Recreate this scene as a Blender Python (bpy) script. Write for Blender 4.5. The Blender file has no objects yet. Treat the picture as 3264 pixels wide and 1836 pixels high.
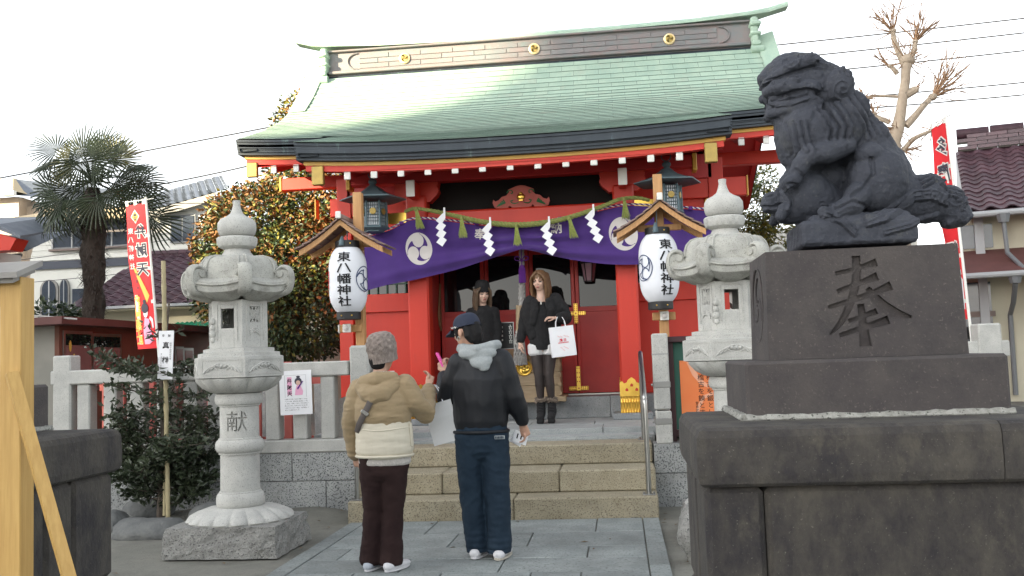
import bpy, bmesh, math, random
from mathutils import Vector, Matrix, noise
R = math.radians
random.seed(7)
S = bpy.context.scene
COL = S.collection

# ------------------------------------------------------------------ camera, sky, sun, exposure
cam_d = bpy.data.cameras.new('camera'); cam = bpy.data.objects.new('camera', cam_d); COL.objects.link(cam)
cam_d.sensor_width = 36.0; cam_d.lens = 32.844; cam_d.clip_start = 0.05; cam_d.clip_end = 2000
def cam_basis(yaw, pitch, roll):
    f = Vector((math.sin(yaw)*math.cos(pitch), math.cos(yaw)*math.cos(pitch), math.sin(pitch)))
    r = Vector((math.cos(yaw), -math.sin(yaw), 0)); u = r.cross(f)
    c, s = math.cos(roll), math.sin(roll)
    r, u = c*r + s*u, c*u - s*r
    return Matrix((r, u, -f)).transposed().to_4x4()
cam.matrix_world = Matrix.Translation((0, 0, 1.38)) @ cam_basis(R(-6.4075), R(4.3), R(-2.0477))
S.camera = cam

SUN_EL, SUN_H = R(13.0), Vector((-0.77, -0.638))     # horizontal direction towards the sun
w = bpy.data.worlds.new('World'); S.world = w; w.use_nodes = True
nt = w.node_tree; bg = nt.nodes['Background']
sky = nt.nodes.new('ShaderNodeTexSky'); sky.sky_type = 'NISHITA'; sky.sun_disc = False
sky.sun_elevation = SUN_EL; sky.sun_rotation = math.atan2(SUN_H.x, SUN_H.y)
sky.air_density = 1.0; sky.dust_density = 2.0; sky.ozone_density = 1.0
hs = nt.nodes.new('ShaderNodeHueSaturation'); hs.inputs['Saturation'].default_value = 0.20
nt.links.new(sky.outputs[0], hs.inputs['Color']); nt.links.new(hs.outputs[0], bg.inputs[0])
bg.inputs[1].default_value = 0.15
sun_d = bpy.data.lights.new('sun', 'SUN'); sun_d.energy = 5.0; sun_d.angle = R(0.6); sun_d.color = (1.0, 0.86, 0.60)
sun = bpy.data.objects.new('sun', sun_d); COL.objects.link(sun)
sd = Vector((SUN_H.x*math.cos(SUN_EL), SUN_H.y*math.cos(SUN_EL), math.sin(SUN_EL)))
sun.rotation_euler = sd.to_track_quat('Z', 'Y').to_euler(); sun.location = (-30, -30, 30)
S.view_settings.view_transform = 'Standard'; S.view_settings.look = 'None'
S.view_settings.exposure = 2.1; S.view_settings.gamma = 1.0; S.view_settings.use_curve_mapping = False

# ------------------------------------------------------------------ materials
MATS = {}
def M(name, col, col2=None, sc=5.0, lo=.35, hi=.65, spk=None, spk_sc=160., spk_lo=.58, spk_hi=.66, rough=.7, metal=0.,
      bump=.0, bsc=90., bdist=.004, rand=.0, st=None, spec=.5, trans=0., alpha=1., coat=0., sheen=0., emit=None, stain=None, stain_sc=2.5, stain_lo=.5, stain_hi=.75):
    m = bpy.data.materials.new(name); m.use_nodes = True; MATS[name] = m
    n = m.node_tree.nodes; L = m.node_tree.links; b = n['Principled BSDF']
    c4 = lambda c: (c[0], c[1], c[2], 1)
    b.inputs['Roughness'].default_value = rough; b.inputs['Metallic'].default_value = metal
    b.inputs['Specular IOR Level'].default_value = spec
    b.inputs['Transmission Weight'].default_value = trans; b.inputs['Alpha'].default_value = alpha
    b.inputs['Coat Weight'].default_value = coat
    if sheen: b.inputs['Sheen Weight'].default_value = sheen; b.inputs['Sheen Roughness'].default_value = .5
    if emit: b.inputs['Emission Color'].default_value = c4(emit[0]); b.inputs['Emission Strength'].default_value = emit[1]
    tc = n.new('ShaderNodeTexCoord'); vec = tc.outputs['Object']
    oi = n.new('ShaderNodeObjectInfo')
    if rand:
        sh = n.new('ShaderNodeVectorMath'); sh.operation = 'MULTIPLY_ADD'
        cx = n.new('ShaderNodeCombineXYZ')
        for i in range(3): L.new(oi.outputs['Random'], cx.inputs[i])
        sh.inputs[1].default_value = (37, 53, 71); L.new(cx.outputs[0], sh.inputs[0]); L.new(vec, sh.inputs[2]); vec = sh.outputs[0]
    if st:
        mp = n.new('ShaderNodeMapping'); mp.inputs['Scale'].default_value = st; L.new(vec, mp.inputs[0]); vec2 = mp.outputs[0]
    else: vec2 = vec
    def nz(scale, v, det=5.0):
        t = n.new('ShaderNodeTexNoise'); t.inputs['Scale'].default_value = scale; t.inputs['Detail'].default_value = det
        t.inputs['Roughness'].default_value = .6 if det < 6 else .72; L.new(v, t.inputs['Vector']); return t.outputs['Fac']
    def ramp(x, a, z):
        r = n.new('ShaderNodeMapRange'); r.inputs['From Min'].default_value = a; r.inputs['From Max'].default_value = z; L.new(x, r.inputs['Value']); return r.outputs[0]
    def mix(f, a, z, mode='MIX'):
        x = n.new('ShaderNodeMix'); x.data_type = 'RGBA'; x.blend_type = mode
        if hasattr(f, 'links'): L.new(f, x.inputs[0])
        else: x.inputs[0].default_value = f
        for s_, q in ((x.inputs[6], a), (x.inputs[7], z)):
            if hasattr(q, 'links'): L.new(q, s_)
            else: s_.default_value = c4(q)
        return x.outputs[2]
    c = None
    if col2: c = mix(ramp(nz(sc, vec2, 8. if bump > .4 else 5.), lo, hi), col, col2)
    if spk: c = mix(ramp(nz(spk_sc, vec, 2.), spk_lo, spk_hi), c or col, spk)
    if stain: c = mix(ramp(nz(stain_sc, vec2, 9.), stain_lo, stain_hi), c or col, stain)
    if rand:
        v = n.new('ShaderNodeMapRange'); v.inputs['To Min'].default_value = 1-rand; v.inputs['To Max'].default_value = 1+rand
        L.new(oi.outputs['Random'], v.inputs['Value'])
        h = n.new('ShaderNodeHueSaturation'); L.new(v.outputs[0], h.inputs['Value'])
        if c: L.new(c, h.inputs['Color'])
        else: h.inputs['Color'].default_value = c4(col)
        c = h.outputs[0]
    if c: L.new(c, b.inputs['Base Color'])
    else: b.inputs['Base Color'].default_value = c4(col)
    if bump:
        bp = n.new('ShaderNodeBump'); bp.inputs['Strength'].default_value = bump; bp.inputs['Distance'].default_value = bdist
        L.new(nz(bsc, vec2, 4.), bp.inputs['Height']); L.new(bp.outputs[0], b.inputs['Normal'])
    return m

# ------------------------------------------------------------------ mesh helpers
WO = {}
def off(p):
    return WO.get(p.name, Vector((0, 0, 0))) if p else Vector((0, 0, 0))
class MB:
    ang = 42
    def __init__(s): s.v = []; s.f = []; s.mi = []; s.sm = []
    def add(s, vs, fs, mi=0, sm=False):
        o = len(s.v); s.v += [Vector(p) for p in vs]
        for q in fs: s.f.append([i+o for i in q]); s.mi.append(mi); s.sm.append(sm)
        return s
    def merge(s, o, X=None):
        k = len(s.v); s.v += [(X @ p if X else p.copy()) for p in o.v]
        s.f += [[i+k for i in q] for q in o.f]; s.mi += o.mi; s.sm += o.sm; return s
    def xf(s, X): s.v = [X @ p for p in s.v]; return s
    def box(s, c, d, b=0., rz=0., mi=0, X=None):
        hx, hy, hz = d[0]/2, d[1]/2, d[2]/2; b = min(b, hx*.9, hy*.9, hz*.9)
        T = Matrix.Translation(c) @ Matrix.Rotation(rz, 4, 'Z')
        if X: T = Matrix.Translation(c) @ X.to_4x4()
        if b <= 0:
            vs = [(x*hx, y*hy, z*hz) for x in (-1, 1) for y in (-1, 1) for z in (-1, 1)]
            fs = [(0, 1, 3, 2), (4, 6, 7, 5), (0, 4, 5, 1), (2, 3, 7, 6), (0, 2, 6, 4), (1, 5, 7, 3)]
            return s.add([T @ Vector(p) for p in vs], fs, mi)
        vs = []; ix = {}
        for x in (-1, 1):
            for y in (-1, 1):
                for z in (-1, 1):
                    for a in range(3):
                        p = [x*(hx-b), y*(hy-b), z*(hz-b)]; p[a] = (x*hx, y*hy, z*hz)[a]
                        ix[(x, y, z, a)] = len(vs); vs.append(T @ Vector(p))
        fs = []
        for a in range(3):
            o1, o2 = [(1, 2), (2, 0), (0, 1)][a]
            for sg in (-1, 1):
                q = []
                for u_, v_ in ((-1, -1), (1, -1), (1, 1), (-1, 1)):
                    k = [0, 0, 0]; k[a] = sg; k[o1] = u_; k[o2] = v_; q.append(ix[(k[0], k[1], k[2], a)])
                fs.append(q if sg > 0 else q[::-1])
            for u_ in (-1, 1):
                for v_ in (-1, 1):
                    def g(sa, ax):
                        k = [0, 0, 0]; k[a] = sa; k[o1] = u_; k[o2] = v_; return ix[(k[0], k[1], k[2], ax)]
                    q = [g(-1, o1), g(1, o1), g(1, o2), g(-1, o2)]
                    fs.append(q if u_*v_ < 0 else q[::-1])
        for x in (-1, 1):
            for y in (-1, 1):
                for z in (-1, 1):
                    q = [ix[(x, y, z, 0)], ix[(x, y, z, 1)], ix[(x, y, z, 2)]]
                    fs.append(q if x*y*z > 0 else q[::-1])
        return s.add(vs, fs, mi)
    def span(s, x0, x1, y0, y1, z0, z1, b=0., mi=0):
        return s.box(((x0+x1)/2, (y0+y1)/2, (z0+z1)/2), (abs(x1-x0), abs(y1-y0), abs(z1-z0)), b, 0, mi)
    def tube(s, path, r, n=8, cap=True, mi=0, sm=True, close=False, flat=1.0, up=None):
        P = [Vector(p) for p in path]; k = len(P)
        rr = r if isinstance(r, (list, tuple)) else [r]*k
        vs = []; prev = None
        for i, p in enumerate(P):
            t = (P[min(i+1, k-1)] - P[max(i-1, 0)])
            if close: t = P[(i+1) % k] - P[i-1]
            t = t.normalized() if t.length > 1e-9 else Vector((0, 0, 1))
            if prev is None:
                a = Vector(up) if up else (Vector((0, 0, 1)) if abs(t.z) < .9 else Vector((0, 1, 0)))
                x = t.cross(a).normalized()
            else:
                x = (prev - t*prev.dot(t)); x = x.normalized() if x.length > 1e-6 else t.orthogonal().normalized()
            prev = x; y = t.cross(x)
            q = rr[i]; rx, ry = q if isinstance(q, (list, tuple)) else (q, q*flat)
            for j in range(n):
                an = 2*math.pi*j/n; vs.append(p + x*(math.cos(an)*rx) + y*(math.sin(an)*ry))
        fs = []
        for i in range(k if close else k-1):
            a0 = i*n; b0 = ((i+1) % k)*n
            for j in range(n): fs.append((a0+j, a0+(j+1) % n, b0+(j+1) % n, b0+j))
        if cap and not close:
            fs.append(tuple(range(n))[::-1]); fs.append(tuple(range((k-1)*n, k*n)))
        return s.add(vs, fs, mi, sm)
    def capsule(s, path, r, n=12, steps=4):
        """tube with round ends (closed), path of points, radii list (rx or (rx,ry))"""
        P = [Vector(p) for p in path]; rr = list(r) if isinstance(r, (list, tuple)) else [r]*len(P)
        def hemi(p, d, q, rev):
            out = []
            for i in range(1, steps+1):
                a = math.pi/2*i/steps*.985; c = math.cos(a); rx, ry = q if isinstance(q, (list, tuple)) else (q, q)
                out.append((p + d*(math.sin(a)*min(rx, ry)), (rx*c, ry*c)))
            return out[::-1] if rev else out
        a = hemi(P[0], (P[0]-P[1]).normalized(), rr[0], True); z = hemi(P[-1], (P[-1]-P[-2]).normalized(), rr[-1], False)
        pts = [q[0] for q in a] + P + [q[0] for q in z]; rad = [q[1] for q in a] + rr + [q[1] for q in z]
        return s.tube(pts, rad, n)
    def ell(s, c, r, n=12, m=8, X=None, mi=0):
        c = Vector(c); r = (r, r, r) if not isinstance(r, (tuple, list)) else r; vs = []; fs = []
        def P(p): p = Vector(p); return c + (X @ p if X else p)
        vs.append(P((0, 0, -r[2])))
        for i in range(1, m):
            t = -math.pi/2 + math.pi*i/m
            for j in range(n):
                a = 2*math.pi*j/n; vs.append(P((r[0]*math.cos(t)*math.cos(a), r[1]*math.cos(t)*math.sin(a), r[2]*math.sin(t))))
        vs.append(P((0, 0, r[2])))
        for j in range(n): fs.append((0, 1+(j+1) % n, 1+j))
        for i in range(m-2):
            for j in range(n): fs.append((1+i*n+j, 1+i*n+(j+1) % n, 1+(i+1)*n+(j+1) % n, 1+(i+1)*n+j))
        e = len(vs)-1
        for j in range(n): fs.append((e, 1+(m-2)*n+j, 1+(m-2)*n+(j+1) % n))
        return s.add(vs, fs, mi, True)
    def lathe(s, prof, n=24, c=(0, 0, 0), sm=True, mi=0, rot=0., fn=None, cap=True):
        c = Vector(c); vs = []; fs = []
        for i, (r, z) in enumerate(prof):
            for j in range(n):
                a = 2*math.pi*j/n + rot; q = r*(fn(a, i) if fn else 1)
                vs.append(c + Vector((q*math.cos(a), q*math.sin(a), z)))
        for i in range(len(prof)-1):
            for j in range(n): fs.append((i*n+j, i*n+(j+1) % n, (i+1)*n+(j+1) % n, (i+1)*n+j))
        if cap: fs.append(tuple(range(n))[::-1]); fs.append(tuple(range((len(prof)-1)*n, len(prof)*n)))
        return s.add(vs, fs, mi, sm)
    def prism(s, poly, o, u, v, d, mi=0, sm=False):
        """2-D polygon (list of (a,b)) in plane o + a*u + b*v, thickened by vector d"""
        o, u, v, d = Vector(o), Vector(u), Vector(v), Vector(d); n = len(poly)
        vs = [o+u*a+v*b for a, b in poly] + [o+u*a+v*b+d for a, b in poly]
        area = sum(poly[i][0]*poly[(i+1) % n][1]-poly[(i+1) % n][0]*poly[i][1] for i in range(n))
        flip = (area > 0) == (u.cross(v).dot(d) > 0)
        f0 = tuple(range(n)); f1 = tuple(range(n, 2*n))
        fs = [f0[::-1] if flip else f0, f1 if flip else f1[::-1]]
        for i in range(n):
            q = (i, (i+1) % n, n+(i+1) % n, n+i); fs.append(q if flip else q[::-1])
        return s.add(vs, fs, mi, sm)
    def grid(s, fn, nu, nv, mi=0, sm=True, thick=None):
        vs = [fn(i/nu, j/nv) for i in range(nu+1) for j in range(nv+1)]; w_ = nv+1
        fs = [(i*w_+j, (i+1)*w_+j, (i+1)*w_+j+1, i*w_+j+1) for i in range(nu) for j in range(nv)]
        return s.add(vs, fs, mi, sm)
    def mesh(s, name, mats, o=Vector((0, 0, 0))):
        me = bpy.data.meshes.new(name)
        me.from_pydata([p - o for p in s.v], [], s.f)
        for m in (mats if isinstance(mats, (list, tuple)) else [mats]): me.materials.append(m)
        me.polygons.foreach_set('material_index', s.mi); me.polygons.foreach_set('use_smooth', s.sm); me.update()
        if any(s.sm): me.set_sharp_from_angle(angle=R(s.ang))
        return me
    def build(s, name, mats, parent=None, label=None, kind=None, loc=None, at=None):
        o = off(parent)
        if at is not None: loc = Vector(at) - o
        me = s.mesh(name, mats, Vector((0, 0, 0)) if at is not None else o + (Vector(loc) if loc else Vector((0, 0, 0))))
        ob = bpy.data.objects.new(name, me); COL.objects.link(ob)
        if parent: ob.parent = parent
        if loc: ob.location = loc
        WO[ob.name] = o + (Vector(loc) if loc else Vector((0, 0, 0)))
        if label: ob['label'] = label
        if kind: ob['kind'] = kind
        return ob
def link_mesh(name, me, parent, world_loc, rot=None):
    ob = bpy.data.objects.new(name, me); COL.objects.link(ob)
    if parent: ob.parent = parent
    ob.location = Vector(world_loc) - off(parent)
    if rot: ob.rotation_euler = rot
    WO[ob.name] = Vector(world_loc)
    return ob
def tag(o, label, cat, group=None):
    o['label'] = label; o['category'] = cat
    if group: o['group'] = group
    return o
def thing(name, label, cat, loc=(0, 0, 0), group=None):
    o = bpy.data.objects.new(name, None); COL.objects.link(o); o.location = loc; o.empty_display_size = .1
    WO[o.name] = Vector(loc); return tag(o, label, cat, group)
def struct(name, mb, mats):
    o = mb.build(name, mats); o['kind'] = 'structure'; return o
def remesh(mb, vox, smooth=4, fn=None, fac=.5):
    """union of overlapping closed shapes -> one smooth surface, returned as an MB"""
    me = mb.mesh('tmp', []); ob = bpy.data.objects.new('tmp', me); COL.objects.link(ob)
    r = ob.modifiers.new('r', 'REMESH'); r.mode = 'VOXEL'; r.voxel_size = vox
    if smooth: q = ob.modifiers.new('s', 'SMOOTH'); q.factor = fac; q.iterations = smooth
    dg = bpy.context.evaluated_depsgraph_get(); e = ob.evaluated_get(dg); m2 = bpy.data.meshes.new_from_object(e)
    out = MB(); out.v = [v.co.copy() for v in m2.vertices]; out.f = [list(p.vertices) for p in m2.polygons]
    if fn:
        nn = [v.normal.copy() for v in m2.vertices]
        out.v = [p + n_*fn(p, n_) for p, n_ in zip(out.v, nn)]
    out.mi = [0]*len(out.f); out.sm = [True]*len(out.f)
    bpy.data.objects.remove(ob); bpy.data.meshes.remove(me); bpy.data.meshes.remove(m2)
    return out
_tc = {}
def glyphs(s, bold=0., res=2, extrude=0.):
    """MB of a text line laid out in the unit em (x right, y up)"""
    key = (s, bold, res, extrude)
    if key not in _tc:
        c = bpy.data.curves.new('t', 'FONT'); c.body = s; c.resolution_u = res; c.offset = bold; c.extrude = extrude
        o = bpy.data.objects.new('t', c); COL.objects.link(o)
        dg = bpy.context.evaluated_depsgraph_get(); me = bpy.data.meshes.new_from_object(o.evaluated_get(dg))
        _tc[key] = ([v.co.copy() for v in me.vertices], [list(p.vertices) for p in me.polygons])
        bpy.data.objects.remove(o); bpy.data.curves.remove(c); bpy.data.meshes.remove(me)
    mb = MB(); mb.add(*_tc[key]); return mb
def write(mb, s, o, u, v, size, vert=False, bold=0., gap=1.0, mirror=False, mi=0, res=1, sx=1.0):
    """write a string on the plane (o,u,v): o = centre of the first glyph; vertical strings step down along -v"""
    o, u, v = Vector(o), Vector(u).normalized(), Vector(v).normalized()
    if mirror: u = -u
    k = 0
    for ch in s:
        if ch != ' ':
            g = glyphs(ch, bold, res); xs = [p.x for p in g.v]
            if not xs: continue
            cx = .5 if ord(ch) > 0x2000 else (min(xs)+max(xs))/2
            c = o - v*(k*size*gap) if vert else o + u*(k*size*gap)
            q = MB(); q.add([c + u*((p.x-cx)*size*sx) + v*((p.y-.38)*size) for p in g.v], g.f, mi); mb.merge(q)
        k += 1
    return mb
def lerp(a, b, t): return a + (b-a)*t
def interp(pts, x):
    if x <= pts[0][0]: return pts[0][1]
    for (a, p), (b, q) in zip(pts, pts[1:]):
        if x <= b: return lerp(p, q, (x-a)/(b-a))
    return pts[-1][1]
def smoothpath(P, n=6):
    P = [Vector(p) for p in P]; out = []
    for i in range(len(P)-1):
        p0, p1, p2, p3 = P[max(i-1, 0)], P[i], P[i+1], P[min(i+2, len(P)-1)]
        for j in range(n):
            t = j/n
            out.append(.5*((2*p1)+(p2-p0)*t+(2*p0-5*p1+4*p2-p3)*t*t+(3*p1-p0-3*p2+p3)*t**3))
    out.append(P[-1]); return out
def copy_thing(o, loc, label, rotz=None):
    def rec(x, par):
        c = x.copy(); COL.objects.link(c)
        if par: c.parent = par
        for ch in x.children: rec(ch, c)
        return c
    c = rec(o, None); c.location = loc; c['label'] = label
    if rotz is not None: c.rotation_euler.z = rotz
    return c

# palette
M('granite', (.30, .305, .30), (.40, .405, .39), 9, spk=(.12, .12, .125), spk_sc=130, bump=.25, bsc=140, rough=.85, stain=(.22, .225, .215), stain_sc=3.2, stain_lo=.5, stain_hi=.85)
M('granite_rough', (.22, .22, .21), (.34, .34, .32), 14, spk=(.08, .08, .08), spk_sc=90, bump=.9, bsc=45, bdist=.03, rough=.95)
M('granite_pale', (.40, .40, .38), (.50, .50, .47), 6, spk=(.25, .25, .24), spk_sc=150, bump=.2, bsc=150, rough=.9, stain=(.25, .25, .23), stain_sc=4, stain_lo=.55, stain_hi=.9)
M('wall_granite', (.26, .27, .27), (.36, .37, .36), 5, spk=(.07, .075, .08), spk_sc=75, spk_lo=.55, spk_hi=.6, bump=.2, bsc=120, rough=.85, rand=.10, stain=(.17, .165, .15), stain_sc=1.6, stain_lo=.55, stain_hi=.8)
M('step_granite', (.29, .255, .175), (.385, .345, .25), 7, spk=(.16, .13, .09), spk_sc=90, spk_lo=.54, spk_hi=.62, bump=.45, bsc=90, bdist=.008, rough=.9, rand=.08, stain=(.20, .19, .15), stain_sc=2.2, stain_lo=.52, stain_hi=.8)
M('paving', (.20, .225, .222), (.28, .305, .298), 4, spk=(.10, .115, .115), spk_sc=55, spk_lo=.55, spk_hi=.70, bump=.25, bsc=160, rough=.85, rand=.13, stain=(.135, .145, .14), stain_sc=1.8, stain_lo=.45, stain_hi=.8)
M('platform_stone', (.30, .32, .32), (.37, .39, .38), 6, spk=(.16, .18, .19), spk_sc=140, bump=.15, bsc=160, rough=.7, rand=.06)
M('plinth_stone', (.20, .215, .225), (.27, .285, .29), 6, spk=(.09, .10, .105), spk_sc=120, bump=.15, bsc=160, rough=.6, rand=.06)
M('dirt', (.145, .145, .125), (.20, .197, .17), 3, spk=(.11, .105, .09), spk_sc=60, spk_lo=.6, spk_hi=.75, bump=.5, bsc=60, bdist=.01, rough=1., stain=(.12, .115, .10), stain_sc=1.1, stain_lo=.55, stain_hi=.75)
M('lava', (.024, .022, .024), (.072, .065, .054), 6.5, lo=.36, hi=.66, spk=(.15, .14, .12), spk_sc=120, spk_lo=.66, spk_hi=.80, bump=.9, bsc=48, bdist=.010, rough=.95, stain=(.105, .094, .072), stain_sc=5.5, stain_lo=.58, stain_hi=.80, rand=.12, st=(1, 1, .6))
M('lava_carved', (.052, .046, .047), (.076, .067, .063), 5, spk=(.15, .135, .115), spk_sc=95, spk_lo=.62, spk_hi=.80, stain=(.036, .034, .036), stain_sc=4, stain_lo=.5, stain_hi=.75, bump=.6, bsc=75, bdist=.006, rough=.95)
M('lion_stone', (.026, .030, .042), (.046, .051, .066), 5, spk=(.085, .088, .09), spk_sc=70, spk_lo=.62, spk_hi=.80, bump=.7, bsc=80, bdist=.006, rough=.8, stain=(.095, .098, .092), stain_sc=7, stain_lo=.58, stain_hi=.82)
M('mortar', (.20, .20, .18), (.36, .36, .33), 30, spk=(.08, .08, .07), spk_sc=70, bump=.8, bsc=60, bdist=.01, rough=1.)
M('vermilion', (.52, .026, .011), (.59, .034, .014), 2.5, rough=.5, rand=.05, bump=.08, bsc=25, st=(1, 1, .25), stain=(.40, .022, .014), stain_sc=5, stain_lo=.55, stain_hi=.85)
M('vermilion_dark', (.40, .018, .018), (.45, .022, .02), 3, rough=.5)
M('door_red', (.42, .022, .018), (.48, .027, .02), 4, rough=.45)
M('pink_red', (.46, .12, .095), (.40, .09, .075), 4, rough=.7)
M('white_paint', (.74, .74, .70), (.68, .68, .64), 9, rough=.6)
M('gold', (.83, .55, .12), (.75, .47, .09), 12, rough=.28, metal=1., bump=.1, bsc=40)
M('gold_pale', (.85, .68, .38), (.78, .60, .30), 12, rough=.5, metal=.5)
M('copper_row_shade', (.13, .19, .16), (.17, .24, .20), 6, rough=.7)  # sheet front edges: shadow lines between rows put into the colour, with some dirt
M('gold_dull', (.42, .30, .09), (.33, .24, .08), 14, rough=.5, metal=.7)
M('gold_paint', (.62, .36, .05), (.55, .31, .05), 4, rough=.45)
M('copper_green', (.29, .405, .325), (.36, .47, .37), 5, spk=(.24, .36, .31), spk_sc=40, spk_lo=.55, spk_hi=.75, rough=.62, rand=.07, bump=.1, bsc=40, st=(1, .4, .4), stain=(.34, .36, .29), stain_sc=1.2, stain_lo=.55, stain_hi=.8)
M('copper_edge', (.022, .033, .046), (.034, .047, .060), 6, rough=.6, stain=(.17, .28, .26), stain_sc=6, stain_lo=.60, stain_hi=.74, st=(1, .2, .2))
M('copper_brown', (.20, .155, .15), (.15, .16, .165), 3.5, rough=.5, stain=(.14, .19, .185), stain_sc=4, stain_lo=.5, stain_hi=.8, rand=.08)
M('bronze', (.065, .105, .125), (.10, .145, .16), 9, rough=.55, metal=.3, bump=.1)
M('black', (.012, .012, .013), rough=.5)
M('ink', (.010, .010, .012), rough=.7)
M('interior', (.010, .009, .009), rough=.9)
M('glass_dark', (.010, .011, .012), rough=.02, spec=.42)
M('glass', (.03, .04, .05), rough=.05, spec=.8)
M('purple_cloth', (.050, .016, .155), (.060, .020, .18), 5, rough=.85, sheen=.3, bump=.12, bsc=300)
M('crest_white', (.62, .58, .56), (.56, .53, .51), 6, rough=.85)
M('purple', (.10, .012, .20), rough=.7)
M('rope_green', (.16, .19, .05), (.24, .26, .08), 30, rough=.9, bump=.3, bsc=120)
M('straw_green', (.24, .29, .06), (.36, .40, .13), 40, rough=.9)
M('rope_grey', (.30, .29, .28), (.42, .41, .39), 40, rough=.95, bump=.3, bsc=120)
M('paper', (.80, .81, .83), (.76, .77, .80), 5, rough=.7)
M('lantern_paper', (.74, .76, .80), (.69, .71, .76), 3, rough=.75)
M('cedar', (.42, .22, .085), (.52, .29, .12), 7, st=(9, 9, .8), rough=.6, stain=(.26, .12, .045), stain_sc=6, stain_lo=.6, stain_hi=.8, rand=.1)
M('cedar_dark', (.20, .10, .055), (.28, .15, .085), 7, st=(9, 9, 2), rough=.7, rand=.15)
M('shingle', (.19, .13, .11), (.27, .19, .165), 8, rough=.8, rand=.18)
M('hinoki', (.43, .26, .075), (.52, .33, .105), 9, st=(8, 8, .5), rough=.55, bump=.15, bsc=30, stain=(.36, .19, .05), stain_sc=4, stain_lo=.6, stain_hi=.75)
M('wood_brown', (.20, .115, .055), (.29, .17, .085), 6, st=(8, 8, .7), rough=.6)
M('wood_pale', (.32, .235, .14), (.40, .30, .19), 6, st=(.7, 8, 8), rough=.6)
M('maroon_board', (.035, .008, .012), (.045, .012, .015), 5, rough=.5)
M('steel', (.42, .42, .40), rough=.28, metal=1.)
M('steel_dull', (.30, .30, .29), rough=.45, metal=1.)
M('skin', (.50, .30, .215), (.46, .265, .185), 20, rough=.5)
M('skin_pale', (.60, .40, .31), (.56, .36, .275), 20, rough=.5)
# ------------------------------------------------------------------ the shrine hall
CX = -1.08
shrine = thing('shrine_hall', 'vermilion wooden shrine hall under a green copper roof', 'shrine', (CX, 11.6, .655))
PROF = [(9.68, 3.725), (10.3, 3.915), (11.0, 4.14), (11.75, 4.45), (12.34, 4.71), (12.74, 4.92), (13.16, 5.20), (13.5, 5.52), (13.95, 6.0)]
HM, HK = 3.55, 2.34                      # half widths of the main roof and of the porch roof
def roof_z(y, x, porch=False):
    y2 = y if y <= 13.95 else 27.9-y
    z = interp(PROF, y2)
    for d in (-.25, .25): z += interp(PROF, y2+d) if y2+d < 13.95 else z/ (1 if d < 0 else 1)
    z = z/3 if y2+.25 < 13.95 and y2 > 9.9 else interp(PROF, y2)
    t = abs(x-CX)
    if porch or y2 < 11.0: z += .075*(t/HK)**2.5*max(0, 1-(y2-9.68)/1.6)
    else: z += .07*(t/HM)**4*max(0, 1-(y2-11.0)/1.5)
    return z
# roof body: thick shell, front and back
roof = None
rb = MB()
def shell(x0, x1, ys, th, nx=20):
    tops = [[Vector((lerp(x0, x1, i/nx), y, roof_z(y, lerp(x0, x1, i/nx), ys[0] < 10.9)-.016)) for i in range(nx+1)] for y in ys]
    bots = [[p - Vector((0, 0, th)) for p in row] for row in tops]
    k = len(ys); n = nx+1; vs = [p for row in tops for p in row] + [p for row in bots for p in row]; o = k*n; fs = []
    for j in range(k-1):
        for i in range(nx):
            a = j*n+i; fs.append((a, a+1, a+n+1, a+n)); fs.append((o+a, o+a+n, o+a+n+1, o+a+1))
    for i in range(nx): fs.append((i, o+i, o+i+1, i+1)); a = (k-1)*n+i; fs.append((a, a+1, o+a+1, o+a))
    for j in range(k-1): a = j*n; fs.append((a, a+n, o+a+n, o+a)); a = j*n+nx; fs.append((a, o+a, o+a+n, a+n))
    rb.add(vs, fs)
ysM = [11.03, 11.4, 11.75, 12.1, 12.5, 12.9, 13.2, 13.55, 13.95, 14.4, 14.8, 15.3, 15.8, 16.3, 16.87]
shell(CX-HM+.02, CX+HM-.02, ysM, .10)
shell(CX-HK+.02, CX+HK-.02, [9.71, 10.0, 10.4, 10.8, 11.2, 11.6], .10)
roof = rb.build('roof', MATS['copper_edge'], shrine)
# copper sheets, row by row
rng = random.Random(3)
sheets = []
def sheet_rows(y0, y1, step, hw, porch):
    y = y0; r = 0
    while y < y1-.02:
        ya, yb = y, min(y+step, y1); wd = .36; x = CX-hw - (wd*.5 if r % 2 else 0)
        while x < CX+hw-.01:
            xa, xb = max(x, CX-hw), min(x+wd, CX+hw)
            if xb-xa > .03 and (porch or not (abs((xa+xb)/2-CX) < HK-.02 and yb < 11.12)): sheets.append((xa+.002, xb-.002, ya, yb, porch, r))
            x += wd
        y = yb; r += 1
sheet_rows(9.68, 11.12, .12, HK, True)
sheet_rows(11.0, 13.72, .115, HM, False)
sheets.sort(key=lambda q: (q[3]*.2 + abs(q[0]-CX)*.15))
pool = [q for q in sheets if q[3] > 11.2 and abs(q[0]-CX) < 3.3]
big = set(id(q) for q in sorted(pool, key=lambda q: (abs(q[2]-12.35)))[:300])
rest = MB()
def sheet_mb(q, mb):
    xa, xb, ya, yb, porch, r = q; n = 2; li = rng.uniform(.0125, .0145); vs = []
    for i in range(n+1):
        x = lerp(xa, xb, i/n)
        za, zb = roof_z(ya, x, porch), roof_z(yb+.02, x, porch)
        vs += [(x, ya-.004, za+li), (x, yb+.02, zb+.003), (x, ya-.004, za+li-.0045), (x, yb+.02, zb-.004)]
    fs = []
    for i in range(n):
        a = i*4; b = a+4
        fs += [(a, b, b+1, a+1), (a+2, a+3, b+3, b+2), (a+1, b+1, b+3, a+3)]
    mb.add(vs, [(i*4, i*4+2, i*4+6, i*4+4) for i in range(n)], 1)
    fs += [(0, 1, 3, 2), (n*4, n*4+2, n*4+3, n*4+1)]
    return mb.add(vs, fs)
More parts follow.
